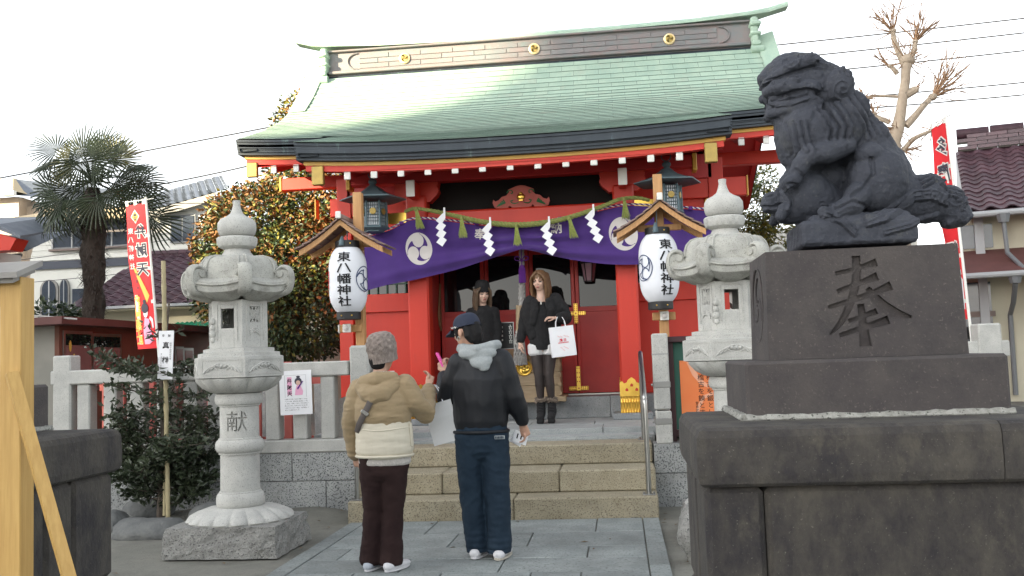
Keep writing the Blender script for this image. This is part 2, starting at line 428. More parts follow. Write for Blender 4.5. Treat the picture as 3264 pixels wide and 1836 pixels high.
for q in sheets:
    if id(q) in big:
        c = ((q[0]+q[1])/2, q[2], roof_z(q[2], (q[0]+q[1])/2, q[4]))
        sheet_mb(q, MB()).build('copper_sheet', [MATS['copper_green'], MATS['copper_row_shade']], roof, loc=Vector(c)-off(roof))
    else: sheet_mb(q, rest)
for s_ in (-1, 1):   # back slope, seen only edge-on
    pass
bk = MB(); bk.grid(lambda u, v: Vector((lerp(CX-HM, CX+HM, u), lerp(14.0, 16.9, v), roof_z(lerp(14.0, 16.9, v), lerp(CX-HM, CX+HM, u))+.01)), 16, 12)
rest.merge(bk)
rest.build('copper_sheeting', [MATS['copper_green'], MATS['copper_row_shade']], roof, kind='stuff')
# thick layered eave edges, gold strip, red eave board
def eave(hw0, hw1, yf, porch, tag_):
    e = MB(); g = MB(); rd = MB(); n = 14
    for k in range(6):
        def ring(y, dz): return [Vector((lerp(hw0, hw1, i/n), y, roof_z(yf, lerp(hw0, hw1, i/n), porch)-dz)) for i in range(n+1)]
        d0, d1 = .002+.030*k, .030*(k+1); yo = yf+.006+.012*k+(.003 if k % 2 else 0)
        A, B, C_, D_ = ring(yo, d0), ring(yo, d1), ring(yo+.2, d0), ring(yo+.2, d1)
        vs = A+B+C_+D_; m = n+1; fs = []
        for i in range(n): fs += [(i, i+1, m+i+1, m+i)[::-1], (m+i, m+i+1, 3*m+i+1, 3*m+i)[::-1], (2*m+i, i, i+1, 2*m+i+1)]
        fs += [(0, m, 3*m, 2*m), (n, 2*m+n, 3*m+n, m+n)]
        e.add(vs, fs)
    def strip(mb, y, z0, z1, dp, inset=0):
        a0, a1 = hw0+inset, hw1-inset
        vs = []
        for i in range(n+1):
            x = lerp(a0, a1, i/n); z = roof_z(yf, x, porch)
            vs += [(x, y, z-z0), (x, y, z-z1), (x, y+dp, z-z1), (x, y+dp, z-z0)]
        fs = []
        for i in range(n):
            a = 4*i; b = a+4; fs += [(a, a+1, b+1, b)[::-1], (a+1, a+2, b+2, b+1)[::-1], (a+2, a+3, b+3, b+2)[::-1], (a+3, a, b, b+3)[::-1]]
        fs += [(0, 1, 2, 3), (4*n, 4*n+3, 4*n+2, 4*n+1)]
        mb.add(vs, fs)
    strip(g, yf+.135, .182, .222, .1, .06); strip(rd, yf+.15, .222, .285, .09, .08)
    e.build('eave_edge', MATS['copper_edge'], roof); g.build('gold_strip', MATS['gold_paint'], roof); rd.build('eave_board', MATS['vermilion'], roof)
eave(CX-HK, CX+HK, 9.69, True, '')
eave(CX-HM, CX-HK+.1, 11.0, False, ''); eave(CX+HK-.1, CX+HM, 11.0, False, '')
# verge edges of the porch and the main gable
for sx in (-1, 1):
    e = MB()
    for hw, ys, pr in ((HM, ysM, False), (HK, [9.72, 10.1, 10.5, 11.0], True)):
        for k in range(4):
            x0 = CX+sx*(hw-.005-.012*k); x1 = CX+sx*(hw-.2-.02*k)
            P = [[(x, y, roof_z(y, x0, pr)-dz) for y in ys] for x, dz in ((x0, .003+.04*k), (x0, .04*(k+1)), (x1, .04*(k+1)), (x1, .003+.04*k))]
            m = len(ys); vs = sum(P, []); fs = []
            for j in range(m-1):
                for a in range(4):
                    q = (a*m+j, a*m+j+1, ((a+1) % 4)*m+j+1, ((a+1) % 4)*m+j); fs.append(q if sx > 0 else q[::-1])
            e.add(vs, fs)
    e.build('verge_edge', MATS['copper_edge'], roof)
    # barge boards (red, under the verge) and their gilt end caps
    b = MB()
    for y0, y1 in ((11.2, 13.9), (16.8, 14.0)):
        n = 8
        for k in range(n):
            ya, yb = lerp(y0, y1, k/n), lerp(y0, y1, (k+1)/n); x0 = CX+sx*(HM-.12)
            za, zb = roof_z(ya, x0)-.17, roof_z(yb, x0)-.17
            vs = [(x, y, z-d) for x in (x0, x0-sx*.06) for y, z in ((ya, za), (yb, zb)) for d in (0, .22)]
            b.add(vs, [(0, 1, 3, 2), (4, 6, 7, 5), (0, 4, 5, 1), (2, 3, 7, 6), (0, 2, 6, 4), (1, 5, 7, 3)])
    b.build('barge_board', MATS['vermilion_dark'], roof)
    c = MB(); c.span(CX+sx*(HM-.22), CX+sx*(HM-.08), 11.13, 11.19, 3.76, 3.945, .008); c.build('gilt_end_cap', MATS['gold_dull'], roof)
    c = MB(); c.span(CX+sx*2.055, CX+sx*2.185, 9.80, 9.87, 3.345, 3.555, .008); c.build('gilt_end_cap', MATS['gold_dull'], roof)
# ridge
rz = MB()
rdg = MB(); rdg.span(CX-3.2, CX+3.2, 13.80, 14.10, 5.80, 6.20); ridge = rdg.build('ridge', MATS['copper_brown'], shrine)
def up(x): return .05*(abs(x-CX)/3.2)**3
led = MB(); led.span(CX-3.2, CX+3.2, 13.735, 13.80, 5.845, 5.895, .01); led.span(CX-3.2, CX+3.2, 13.745, 13.80, 6.195, 6.225, .008)
led.build('ridge_moulding', MATS['copper_brown'], ridge)
rng2 = random.Random(5)
for row in range(3):
    x = CX-2.75 - (.17 if row % 2 else 0)
    while x < CX+2.7:
        xa, xb = max(x, CX-2.72), min(x+.5, CX+2.72)
        q = MB(); q.box((0, 0, 0), (xb-xa-.008, .016, .072), .004)
        q.build('ridge_plate', MATS['copper_brown'], ridge, at=((xa+xb)/2, 13.797+rng2.uniform(-.002, .002), 5.96+row*.078)); x += .5
for sx in (-1, 1):
    fr = MB(); fr.tube([(CX+sx*(2.74+.16*math.cos(t)), 13.785, 6.04+.125*math.sin(t)) for t in [R(a) for a in range(-90, 91, 18)]], .012, 6)
    fr.build('ridge_panel_end', MATS['copper_brown'], ridge)
cap = MB()
secs = [(-3.75, .20), (-3.5, .13), (-3.2, .075), (-2.4, .03), (-1.2, .005), (0, 0), (1.2, .005), (2.4, .03), (3.2, .075), (3.5, .13), (3.78, .20)]
cs = [(-.19, 0), (-.19, .035), (-.12, .085), (0, .10), (.12, .085), (.19, .035), (.19, 0)]
vs = []; n = len(cs)
for x, dz in secs:
    k_ = .55 if abs(x) > 3.4 else (.75 if abs(x) > 3.3 else 1)
    for a, b in cs: vs.append((CX+x, 13.95+a*k_, 6.225+dz+b))
fs = []
for i in range(len(secs)-1):
    for j in range(n): fs.append((i*n+j, (i+1)*n+j, (i+1)*n+(j+1) % n, i*n+(j+1) % n))
fs += [tuple(range(n)), tuple(range((len(secs)-1)*n, len(secs)*n))[::-1]]
cap.add(vs, fs, sm=False); cap.build('ridge_cap', MATS['copper_green'], ridge)
def tomoe(mb, c, u, v, r, lift, mi=0, n=10):
    """three comma shapes filling a disc of radius r"""
    c, u, v = Vector(c), Vector(u), Vector(v); nrm = u.cross(v)
    for k in range(3):
        a0 = 2*math.pi*k/3 + .5
        out = []; 
        hc = (math.cos(a0)*.42, math.sin(a0)*.42)
        # head circle blended to a tail that hugs the rim
        outer = []
        for i in range(n+1): t = i/n; a = a0+.75+ (-1.9)*t; outer.append((math.cos(a)*.93, math.sin(a)*.93)) 
        inner = []
        for i in range(n+1): t = i/n; a = a0-.62+2.55*t; inner.append((hc[0]+.40*math.cos(a+math.pi*.9), hc[1]+.40*math.sin(a+math.pi*.9)))
        P = outer[::-1][:1]
        ang = [a0+2.0-2.6*i/n for i in range(n+1)]
        rim = [(math.cos(a)*.94, math.sin(a)*.94) for a in ang]
        back = []
        for i in range(n+1):
            t = i/n; a = a0-.6-.0+t*2.6
            rr = .94-.9*math.sin(min(1, (1-t)*1.0)*math.pi/2)**.8*.92 if False else .94 - (.86)*(1-t)**.55*(.92)
            a2 = a0-.6+2.6*t - .35*(1-t)
            back.append((math.cos(a2)*rr, math.sin(a2)*rr))
        poly = rim + back[::-1][1:]
        poly = poly[::-1]
        mb.prism([(p[0]*r, p[1]*r) for p in poly], c, u, v, nrm*lift, mi)
for x in (-2.0, 0, 2.02):
    d = MB(); d.lathe([(.085, 0), (.085, .02), (.07, .03), (.0, .032)], 20)
    d.xf(Matrix.Translation((CX+x, 13.79, 6.03)) @ Matrix.Rotation(R(90), 4, 'X'))
    disc = d.build('ridge_disc', MATS['gold_pale'], ridge)
    t = MB(); tomoe(t, (CX+x, 13.757, 6.03), (1, 0, 0), (0, 0, 1), .062, .006); t.build('disc_tomoe', MATS['gold_dull'], ridge)
for sx in (-1, 1):
    o = MB(); X0 = CX+sx*3.2
    o.span(X0, X0+sx*.10, 13.66, 14.24, 5.74, 6.24, .02); o.span(X0-.02*sx, X0+sx*.14, 13.62, 14.28, 6.10, 6.17, .02); o.span(X0-.02*sx, X0+sx*.14, 13.64, 14.26, 5.96, 6.02, .02)
    o.tube([(X0-.02*sx, 13.66, 5.74), (X0+sx*.16, 13.66, 5.74)], .06, 12); o.span(X0+sx*.0, X0+sx*.13, 13.64, 14.2, 5.80, 5.88, .02)
    o.build('ridge_end_ornament', MATS['copper_green'], ridge)
    # curved verge cap rising behind the ornament
    g = MB()
    g.add([(X0+sx*.1, y, roof_z(y, CX)+.03) for y in (12.9, 13.3, 13.7, 13.95)] + [(X0+sx*.35, y, roof_z(y, CX)+dz) for y, dz in ((12.9, .02), (13.3, .06), (13.7, .10), (13.95, .10))],
          [(0, 1, 5, 4), (1, 2, 6, 5), (2, 3, 7, 6)], sm=True); g.build('verge_cap', MATS['copper_green'], ridge)
# rafters with white caps, soffit boards
def rafters(xs, y0, z0, slope, y1):
    for x in xs:
        r_ = MB(); n = Vector((0, -slope, 1)).normalized()
        vs = []
        for y in (y0, y1):
            z = z0+(y-y0)*slope
            vs += [(x-.03, y, z-.042), (x+.03, y, z-.042), (x+.03, y, z+.042), (x-.03, y, z+.042)]
        r_.add(vs, [(0, 1, 2, 3), (4, 7, 6, 5), (0, 4, 5, 1), (1, 5, 6, 2), (2, 6, 7, 3), (3, 7, 4, 0)])
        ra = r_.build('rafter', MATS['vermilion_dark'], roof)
        c = MB(); c.box((x, y0-.006, z0), (.072, .022, .096), .006); c.build('rafter_cap', MATS['white_paint'], roof)
rafters([CX+(i-6)*.2995 for i in range(13)], 9.86, 3.442, .27, 11.5)
rafters([CX-3.12, CX-2.83, CX-2.53, CX+2.62, CX+2.91, CX+3.2], 11.16, 3.842, .30, 12.4)
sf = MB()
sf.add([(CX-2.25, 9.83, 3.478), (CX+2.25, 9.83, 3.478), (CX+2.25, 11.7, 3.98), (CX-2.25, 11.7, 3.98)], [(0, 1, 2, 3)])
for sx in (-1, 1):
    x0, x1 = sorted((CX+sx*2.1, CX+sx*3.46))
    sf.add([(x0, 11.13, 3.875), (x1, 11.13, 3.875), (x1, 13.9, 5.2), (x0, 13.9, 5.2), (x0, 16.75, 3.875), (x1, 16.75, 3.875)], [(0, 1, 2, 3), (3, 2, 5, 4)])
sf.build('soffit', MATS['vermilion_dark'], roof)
# hall body ---------------------------------------------------------------
def rbox(name, x0, x1, y0, y1, z0, z1, m='vermilion', b=.006, par=None):
    q = MB(); q.span(x0, x1, y0, y1, z0, z1, b); return q.build(name, MATS[m], par or shrine)
XL, XR = CX-2.34, CX+2.34
core = MB(); core.span(XL+.1, XR-.1, 12.6, 16.2, .9, 4.4); core.span(XL+.06, CX-1.28, 11.68, 12.62, .9, 3.5); core.span(CX+1.28, XR-.06, 11.68, 12.62, .9, 3.5)
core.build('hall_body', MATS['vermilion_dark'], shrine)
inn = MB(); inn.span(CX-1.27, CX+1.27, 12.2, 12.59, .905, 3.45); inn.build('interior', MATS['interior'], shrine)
for sx in (-1, 1):   # corner posts, end walls
    rbox('corner_post', CX+sx*2.34-.09, CX+sx*2.34+.09, 11.52, 11.70, .903, 3.75)
    rbox('side_wall', CX+sx*2.30-.03, CX+sx*2.30+.03, 11.7, 16.3, .95, 4.2)
    rbox('gable_wall', CX+sx*2.30-.05, CX+sx*2.30+.05, 13.2, 14.7, 4.0, 4.9, 'vermilion_dark')
    rbox('gable_beam', CX+sx*2.1, CX+sx*3.3, 11.9, 12.05, 3.72, 3.88, 'vermilion')
    c = MB(); c.box((CX+sx*3.31, 11.975, 3.8), (.03, .17, .19), .006); c.build('gilt_beam_cap', MATS['gold_paint'], shrine)
    rbox('tie_beam', CX+sx*2.43-.1, CX+sx*2.43+.28, 11.55, 11.66, 3.27, 3.50)
    c = MB(); c.box((CX+sx*2.62 + sx*.10, 11.6, 3.385), (.02, .13, .25), .005); c.build('gilt_beam_cap', MATS['gold_paint'], shrine)
    # infill between corner post and jamb
    a, b_ = sorted((CX+sx*2.25, CX+sx*1.28))
    rbox('wall_panel', a, b_, 11.60, 11.64, .98, 2.02, 'vermilion', .003)
    rbox('wall_rail', a, b_, 11.555, 11.66, 2.02, 2.25); rbox('wall_rail', a, b_, 11.555, 11.66, .903, 1.02); rbox('wall_rail', a, b_, 11.555, 11.66, 2.53, 2.76)
    rbox('wall_panel', a, b_, 11.61, 11.64, 2.76, 3.30, 'vermilion'); rbox('wall_rail', a, b_, 11.54, 11.67, 3.26, 3.50)
    wn = MB(); wn.span(a, b_, 11.63, 11.66, 2.25, 2.53); wdw = wn.build('window', MATS['glass_dark'], shrine)
    lt = MB()
    for k in range(8): x = lerp(a+.06, b_-.06, k/7); lt.span(x-.008, x+.008, 11.60, 11.615, 2.25, 2.53)
    lt.span(a, b_, 11.60, 11.613, 2.37, 2.385); lt.build('lattice', M('lattice_green', (.02, .07, .045), rough=.5) if 'lattice_green' not in MATS else MATS['lattice_green'], wdw)
    # dark red return wall of the entrance and the brown scalloped hinge boards
    rbox('return_wall', CX+sx*1.16-.02, CX+sx*1.16+.02, 11.0, 11.56, .905, 2.9, 'door_red')
    for z0, z1 in ((1.75, 2.35), (.94, 1.32)):
        p = MB(); p.prism([(0, z0), (.10, lerp(z0, z1, .12)), (.15, lerp(z0, z1, .35)), (.05, lerp(z0, z1, .75)), (0, z1)], (CX+sx*1.135, 11.54, 0), (0, -1, 0), (0, 0, 1), (-sx*.02, 0, 0)); p.build('hinge_board', MATS['wood_brown'], shrine)
rbox('head_beam', CX-2.3, CX+2.3, 11.52, 11.72, 3.50, 3.80, 'vermilion_dark')
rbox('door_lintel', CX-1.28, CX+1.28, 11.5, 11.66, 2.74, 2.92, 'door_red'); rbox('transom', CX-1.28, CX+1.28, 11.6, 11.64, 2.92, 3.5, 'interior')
# porch: two pillars, shoes, beams, brackets
PX = [-2.285, .118]
for px in PX:
    q = MB(); q.box((px, 10.72, (.72+3.31)/2), (.245, .245, 3.31-.72), .022); q.build('pillar', MATS['vermilion'], shrine)
    q = MB(); q.box((px, 10.72, .69), (.44, .44, .075), .012); q.build('pillar_base', MATS['plinth_stone'], shrine)
    sh = MB(); z0 = .728
    pr = [(-.132, 0), (.132, 0), (.132, .335), (.105, .355), (.085, .325), (.055, .335), (.04, .365), (.0, .395), (-.04, .365), (-.055, .335), (-.085, .325), (-.105, .355), (-.132, .335)]
    for d in ((1, 0, 0), (0, 1, 0), (-1, 0, 0), (0, -1, 0)):
        d = Vector(d); nrm = Vector((d.y, -d.x, 0)); sh.prism(pr, Vector((px, 10.72, z0))+nrm*.1245, d, (0, 0, 1), nrm*.008)
    shoe = sh.build('gold_shoe', MATS['gold'], shrine)
    rd = MB()
    for d in ((1, 0, 0), (0, 1, 0), (-1, 0, 0)):
        d = Vector(d); nrm = Vector((d.y, -d.x, 0))
        for k in range(9):
            c = Vector((px, 10.72, z0))+nrm*.134+d*(-.12+k*.03)
            rd.tube([c+Vector((0, 0, h)) for h in (0, .015, .03, .05, .09, .10, .13, .14, .17, .185)], [.013, .013, .010, .011, .009, .013, .013, .009, .011, .013], 6)
    rd.build('shoe_reeding', MATS['gold'], shoe)
    hl = MB()
    for hx, hz in ((0, .30), (-.055, .25), (.055, .25)):
        hl.prism([(-.016, -.01), (.016, -.01), (.016, .012), (0, .026), (-.016, .012)], (px+hx, 10.72-.134, z0+hz), (1, 0, 0), (0, 0, 1), (0, -.004, 0))
    hl.build('shoe_opening', MATS['vermilion'], shoe)
    ar = MB(); ar.prism([(-.16, -.07), (.16, -.07), (.235, 0), (.265, .05), (.25, .10), (.265, .16), (-.265, .16), (-.25, .10), (-.265, .05), (-.235, 0)], (px, 10.65, 3.31), (1, 0, 0), (0, 0, 1), (0, .15, 0)); ar.build('bracket_arm', MATS['vermilion'], shrine)
    q = MB(); q.span(px-.045, px+.045, 10.34, 10.66, 3.26, 3.44, .004); q.build('beam_nose', MATS['vermilion'], shrine)
    q = MB(); q.box((px, 10.335, 3.35), (.10, .02, .19), .006); q.build('beam_nose_cap', MATS['white_paint'], shrine)
    sx = -1 if px < CX else 1
    k = MB(); xo = px+sx*.125
    k.prism([(0, 0), (sx*.30, .02), (sx*.40, .115), (sx*.42, .14), (0, .14)], (xo, 10.66, 2.99), (1, 0, 0), (0, 0, 1), (0, .12, 0)); k.build('beam_nosing', MATS['gold'], shrine)
    rbox('side_tie', px-.06, px+.06, 10.84, 11.55, 2.9, 3.12)
rbox('rainbow_beam', PX[0]+.12, PX[1]-.12, 10.62, 10.82, 2.72, 3.115, 'vermilion', .02)
rbox('purlin', CX-2.0, CX+2.0, 10.64, 10.80, 3.475, 3.60, 'vermilion_dark', .01)
for sx in (-1, 1):
    c = MB(); c.box((CX+sx*2.02, 10.72, 3.53), (.05, .19, .20), .006); c.build('gilt_beam_cap', MATS['gold_paint'], shrine)
vo = MB(); vo.span(CX-1.1, CX+1.1, 11.0, 11.05, 3.1, 3.62); vo.build('porch_void_shade', MATS['interior'], shrine)  # near-black sheet standing in for the shade above the beam
# frog-leg strut with gold crest
fl = MB(); half = [(0, 0), (.10, .0), (.135, .03), (.16, 0), (.22, -.005), (.27, .0), (.315, .02), (.335, .07), (.325, .11), (.30, .085), (.26, .10), (.225, .135), (.17, .15), (.135, .19), (.15, .215), (.10, .235), (.05, .255), (0, .262)]
poly = half + [(-a, b) for a, b in half[::-1][1:-1]]
fl.prism(poly, (CX+.02, 10.70, 3.122), (1, 0, 0), (0, 0, 1), (0, .06, 0)); kae = fl.build('frog_leg_strut', MATS['pink_red'], shrine)
gr = MB()
for sx in (-1, 1):
    c0 = Vector((CX+.02, 10.692, 3.122))
    sp = [c0+Vector((sx*(.115+.045*(1-t)*math.cos(5.2*t)), 0, .175+.045*(1-t)*math.sin(5.2*t))) for t in [i/14 for i in range(14)]]
    gr.tube(sp, .006, 5); gr.tube(smoothpath([c0+Vector((sx*.03, 0, .06)), c0+Vector((sx*.09, 0, .05)), c0+Vector((sx*.12, 0, .08)), c0+Vector((sx*.09, 0, .09))]), .006, 5)
    for k in range(5): gr.tube([c0+Vector((sx*.18, 0, .06)), c0+Vector((sx*(.21+.018*k), 0, .10-.018*k))], [.003, .009], 5)
gr.build('carved_scroll', M('carve_green', (.03, .16, .06), rough=.6), kae)
gc = MB(); gc.ell((CX+.02, 10.685, 3.245), (.048, .02, .044), 14, 8); gc.ell((CX+.02, 10.685, 3.285), (.022, .016, .02), 10, 6); gc.box((CX+.02, 10.685, 3.205), (.055, .022, .02), .005); gc.build('gold_crest', MATS['gold'], kae)
# flower nail cover on the right wall
fn_ = MB()
for k in range(10):
    a = 2*math.pi*k/10; fn_.ell((1.16+.032*math.cos(a), 11.59, 3.22+.032*math.sin(a)), (.016, .008, .016), 8, 5)
fn_.ell((1.16, 11.585, 3.22), (.018, .014, .018), 8, 6); fn_.build('flower_nail_cover', MATS['gold'], shrine)
# doors: four leaves, glass above, red panel below
edges = [CX-1.13, CX-.565, CX, CX+.565, CX+1.13]
for k in range(4):
    a, b_ = edges[k]+.004, edges[k+1]-.004; yy = 11.56 if k in (0, 3) else 11.575
    q = MB(); q.span(a, b_, yy, yy+.04, .925, 1.95, .004)
    for x0, x1 in ((a, a+.045), (b_-.045, b_)): q.span(x0, x1, yy-.008, yy+.042, .92, 2.74, .004)
    q.span(a+.045, b_-.045, yy-.006, yy+.04, 1.92, 1.985, .004); q.span(a+.045, b_-.045, yy-.006, yy+.04, 2.66, 2.74, .004)
    dr = q.build('door', MATS['door_red'], shrine)
    g = MB(); g.span(a+.05, b_-.05, yy+.01, yy+.022, 1.985, 2.66); g.build('door_glass', MATS['glass_dark'], dr)
def fitting(cx, cz, up_, dn, lf, rt, wd=.05):
    m = MB(); h = MB(); y = 11.548
    for (x0, x1, z0, z1) in ((-wd/2, wd/2, -dn, up_), (-lf, -wd/2, -wd/2, wd/2), (wd/2, rt, -wd/2, wd/2)):
        if x1-x0 > .01 and z1-z0 > .01: m.span(cx+x0, cx+x1, y-.008, y, cz+z0, cz+z1, .003)
    for L_, dx, dz in ((up_, 0, 1), (dn, 0, -1), (lf, -1, 0), (rt, 1, 0)):
        if L_ > .06:
            for t in (.3, .5, .7, .9):
                for s_ in (-1, 1):
                    c = (cx+dx*L_*t+(0 if dx else s_*.012), y-.0095, cz+dz*L_*t+(0 if dz else s_*.012)); h.box(c, (.011, .004, .016), .002)
    h.box((cx, y-.0095, cz), (.016, .004, .016), 0, 0); f_ = m.build('gold_fitting', MATS['gold'], shrine); h.build('pierced_holes', MATS['door_red'], f_)
for sx in (-1, 1):
    fitting(CX+sx*.565, 1.905, .125, .125, .12, .12); fitting(CX+sx*.565, .985, .27, .028, .12, .12)
fitting(CX, 1.905, .12, .12, .10, .10)
sl = MB(); sl.span(CX-1.13, CX+1.13, 11.5, 11.56, .904, .92); sl.build('door_track', MATS['steel'], shrine)
# stone plinth blocks
xs = [-3.55, -2.9, -2.25, -1.55, -.82, -.13, .55, 1.4]
for a, b_ in zip(xs, xs[1:]):
    q = MB(); q.span(a+.002, b_-.002, 11.05, 11.52, .655, .903, .006); q.build('plinth_block', MATS['plinth_stone'], shrine)
fl_ = MB(); fl_.span(-3.5, 1.35, 11.5, 16.3, .655, .9); fl_.build('floor_slab', MATS['plinth_stone'], shrine)
# sign board hung low on the door
# ------------------------------------------------------------------ ground, path, steps, platform, fences
g = MB()
def gz(x, y):
    if -8 < x < 6 and 4 < y < 8.72:
        d = 0
        if x < -2.45 and y > 8.0: d = .10*min(1, (y-8.0)/.6)*min(1, (-2.35-x)/.5)*(.6+.6*noise.noise((x*1.3, y, 0)))
        return max(-.01, d) + .012*noise.noise((x*2, y*2, 3))-.012
    return -.015
NX, NY = 90, 60
g.grid(lambda u, v: Vector((lerp(-8, 6, u), lerp(0, 8.9, v), gz(lerp(-8, 6, u), lerp(0, 8.9, v)))), NX, NY)
g.add([(-400, -400, -.03), (400, -400, -.03), (400, 600, -.03), (-400, 600, -.03)], [(0, 1, 2, 3)])
ground = struct('ground', g, MATS['dirt'])
# raised precinct behind the fence
pg = MB(); pg.span(-30, -3.6, 8.86, 40, -.02, .50); pg.span(1.4, 30, 8.86, 40, -.02, .50); pg.span(-3.6, 1.4, 9.6, 40, -.02, .52); struct('upper_ground', pg, MATS['dirt'])
pth = MB(); pth.span(-2.375, .268, -3, 7.98, -.06, .0); path = struct('stone_path', pth, MATS['dirt'])
def slab(x0, x1, y0, y1, z1=.018, m='paving', par=path, name='paving_slab', th=.05):
    q = MB(); q.box((0, 0, -th/2), (x1-x0-.009, y1-y0-.009, th), .004)
    return q.build(name, MATS[m], par, at=((x0+x1)/2, (y0+y1)/2, z1+random.uniform(-.0025, .0025)))
yy = 7.98; k = 0
ends = [7.98, 7.40, 6.86, 6.47, 6.06, 5.66, 5.2, 4.7, 4.2, 3.7, 3.2, 2.6]
row_cuts = [[-1.55, -.62], [-2.0, -.8, -.55], [-1.35, -.42], [-1.75, -.98, -.62], [-1.45, -.2], [-2.0, -1.1, -.5], [-1.5, -.3], [-1.9, -1.0], [-1.4, -.5], [-1.9, -.9], [-1.3, -.4]]
row_cuts = [[-1.6, -.245], [-1.32, -.73], [-2.03, -.28], [-1.50, -.84], [-1.78, -1.2, -.62, -.30], [-1.9, -1.0], [-1.5, -.3], [-1.9, -1.0], [-1.4, -.5], [-1.9, -.9], [-1.3, -.4]]
for (ya, yb), cuts in zip(zip(ends, ends[1:]), row_cuts):
    c = [-2.236] + [q for q in cuts] + [.129]
    for a, b_ in zip(c, c[1:]): slab(a, b_, yb, ya)
for x0, x1, cuts in ((-2.375, -2.236, [7.98, 6.79, 6.13, 5.3, 4.4, 3.5, 2.6]), (.129, .268, [7.98, 6.95, 6.21, 5.3, 4.4, 3.5, 2.6])):
    for ya, yb in zip(cuts, cuts[1:]): slab(x0, x1, yb, ya)
# steps
steps = thing('stone_steps', 'three broad yellowish granite steps up to the shrine platform', 'steps', (CX, 8.35, 0))
def stepblk(x0, x1, y0, y1, z0, z1):
    q = MB(); q.box((0, 0, 0), (x1-x0-.006, y1-y0, z1-z0), .012); q.build('step_block', MATS['step_granite'], steps, at=((x0+x1)/2, (y0+y1)/2, (z0+z1)/2))
stepblk(-2.40, -.95, 7.99, 8.45, -.05, .192); stepblk(-.95, .272, 7.99, 8.45, -.05, .192)
for a, b_ in ((-2.385, -1.62), (-1.62, -.575), (-.575, .268)): stepblk(a, b_, 8.30, 8.85, .194, .382)
stepblk(-2.385, -1.25, 8.74, 9.2, .384, .566); stepblk(-1.25, .262, 8.74, 9.2, .384, .566)
plat = MB(); plat.span(-2.4, .30, 9.2, 11.6, 0, .60); platform = struct('shrine_platform', plat, MATS['platform_stone'])
for a, b_ in ((-2.4, -1.35), (-1.35, -.45), (-.45, .28)): slab(a, b_, 9.15, 9.52, .585, 'platform_stone', platform, 'platform_slab', .06)
q = MB(); 
for a, b_ in ((-3.2, -2.2), (-2.2, -1.2), (-1.2, -.2), (-.2, .9)): slab(a, b_, 9.50, 10.02, .655, 'platform_stone', platform, 'platform_slab', .09)
for a, b_ in ((-3.2, -2.45), (-2.45, -1.75), (-1.75, -1.0), (-1.0, -.3), (-.3, .9)): slab(a, b_, 10.02, 10.6, .655, 'platform_stone', platform, 'platform_slab', .09)
for a, b_ in ((-3.2, -2.0), (-2.0, -.9), (-.9, .9)): slab(a, b_, 10.6, 11.06, .655, 'platform_stone', platform, 'platform_slab', .09)
# granite retaining wall below the stone fence
def wall(x0, x1, label, joints1, joints2):
    w_ = thing('retaining_wall', label, 'wall', ((x0+x1)/2, 8.8, 0))
    for z0, z1, js in ((-.1, .285, joints1), (.287, .553, joints2)):
        for a, b_ in zip(js, js[1:]):
            q = MB(); q.box((0, 0, 0), (b_-a-.006, .3, z1-z0-.004), .004); q.build('stone_block', MATS['wall_granite'], w_, at=((a+b_)/2, 8.86, (z0+z1)/2))
wall(-6.2, -2.4, 'low grey granite wall beneath the stone fence beside the sapling', [-6.2, -5.2, -4.45, -3.55, -2.82, -2.4], [-6.2, -5.6, -4.7, -4.15, -3.15, -2.4])
wall(.27, 3.2, 'low grey granite wall on the far side of the steps by the handrail', [.27, 1.1, 2.1, 3.2], [.27, .85, 1.7, 3.2])
# stone fence
fence = thing('stone_fence', 'pale stone fence of square posts and rails left of the steps', 'fence', (-4, 8.8, .555))
q = MB(); q.span(-5.9, -2.40, 8.70, 8.93, .555, .675, .01); q.build('bottom_rail', MATS['granite_pale'], fence)
q = MB(); q.span(-5.62, -2.58, 8.72, 8.90, 1.275, 1.415, .012); q.build('top_rail', MATS['granite_pale'], fence)
def fpost(x, z1, wd=.145, dp=.145, b=.012, y=8.815):
    p = MB(); p.box((0, 0, 0), (wd, dp, z1-.675), b); p.build('fence_post', MATS['granite_pale'], fence, at=(x, y, (.675+z1)/2))
for k in range(11):
    x = -2.80-.276*k
    if abs(x+3.90) > .16 and abs(x+5.5) > .18: fpost(x, 1.275, .135)
for x in (-5.5, -3.90): fpost(x, 1.565, .19, .19, .015)
fpost(-2.47, 1.555, .19, .22, .02)
# gate post right of the steps, with its steel bands
gp = thing('stone_gate_post', 'pale stone gate post with steel bands right of the steps', 'gate post', (.37, 8.8, .55))
q = MB(); q.box((.372, 8.8, 1.21), (.145, .18, .70), .012); q.build('post_block', MATS['granite_pale'], gp)
q = MB(); q.box((.377, 8.8, .70), (.145, .18, .30), .012); q.build('post_block', MATS['granite_pale'], gp)
q = MB(); q.box((.372, 8.8, 1.37), (.148, .183, .012), 0); q.build('post_joint', MATS['granite'], gp)
for z in (1.09, .755):
    q = MB(); q.box((.374, 8.8, z), (.156, .19, .055), .004); bd = q.build('steel_band', MATS['steel_dull'], gp)
    q = MB(); q.tube([(.29, 8.74, z), (.275, 8.74, z)], .012, 8); q.build('bolt', MATS['steel'], bd)
# far round-topped stone behind the fence
q = MB(); q.prism([(-.2, 0)]+[(.2*math.cos(a), .36+.25*math.sin(a)) for a in [R(t) for t in range(0, 181, 15)]][::1][:0]+[(.2, 0)]+[(.2*math.cos(R(t)), .36+.2*math.sin(R(t))) for t in range(0, 181, 15)], (-2.73, 9.25, .5), (1, 0, 0), (0, 0, 1), (0, .18, 0)); tag(q.build('round_stone', MATS['granite_pale']), 'round-topped granite stone standing behind the pale stone fence', 'stone')
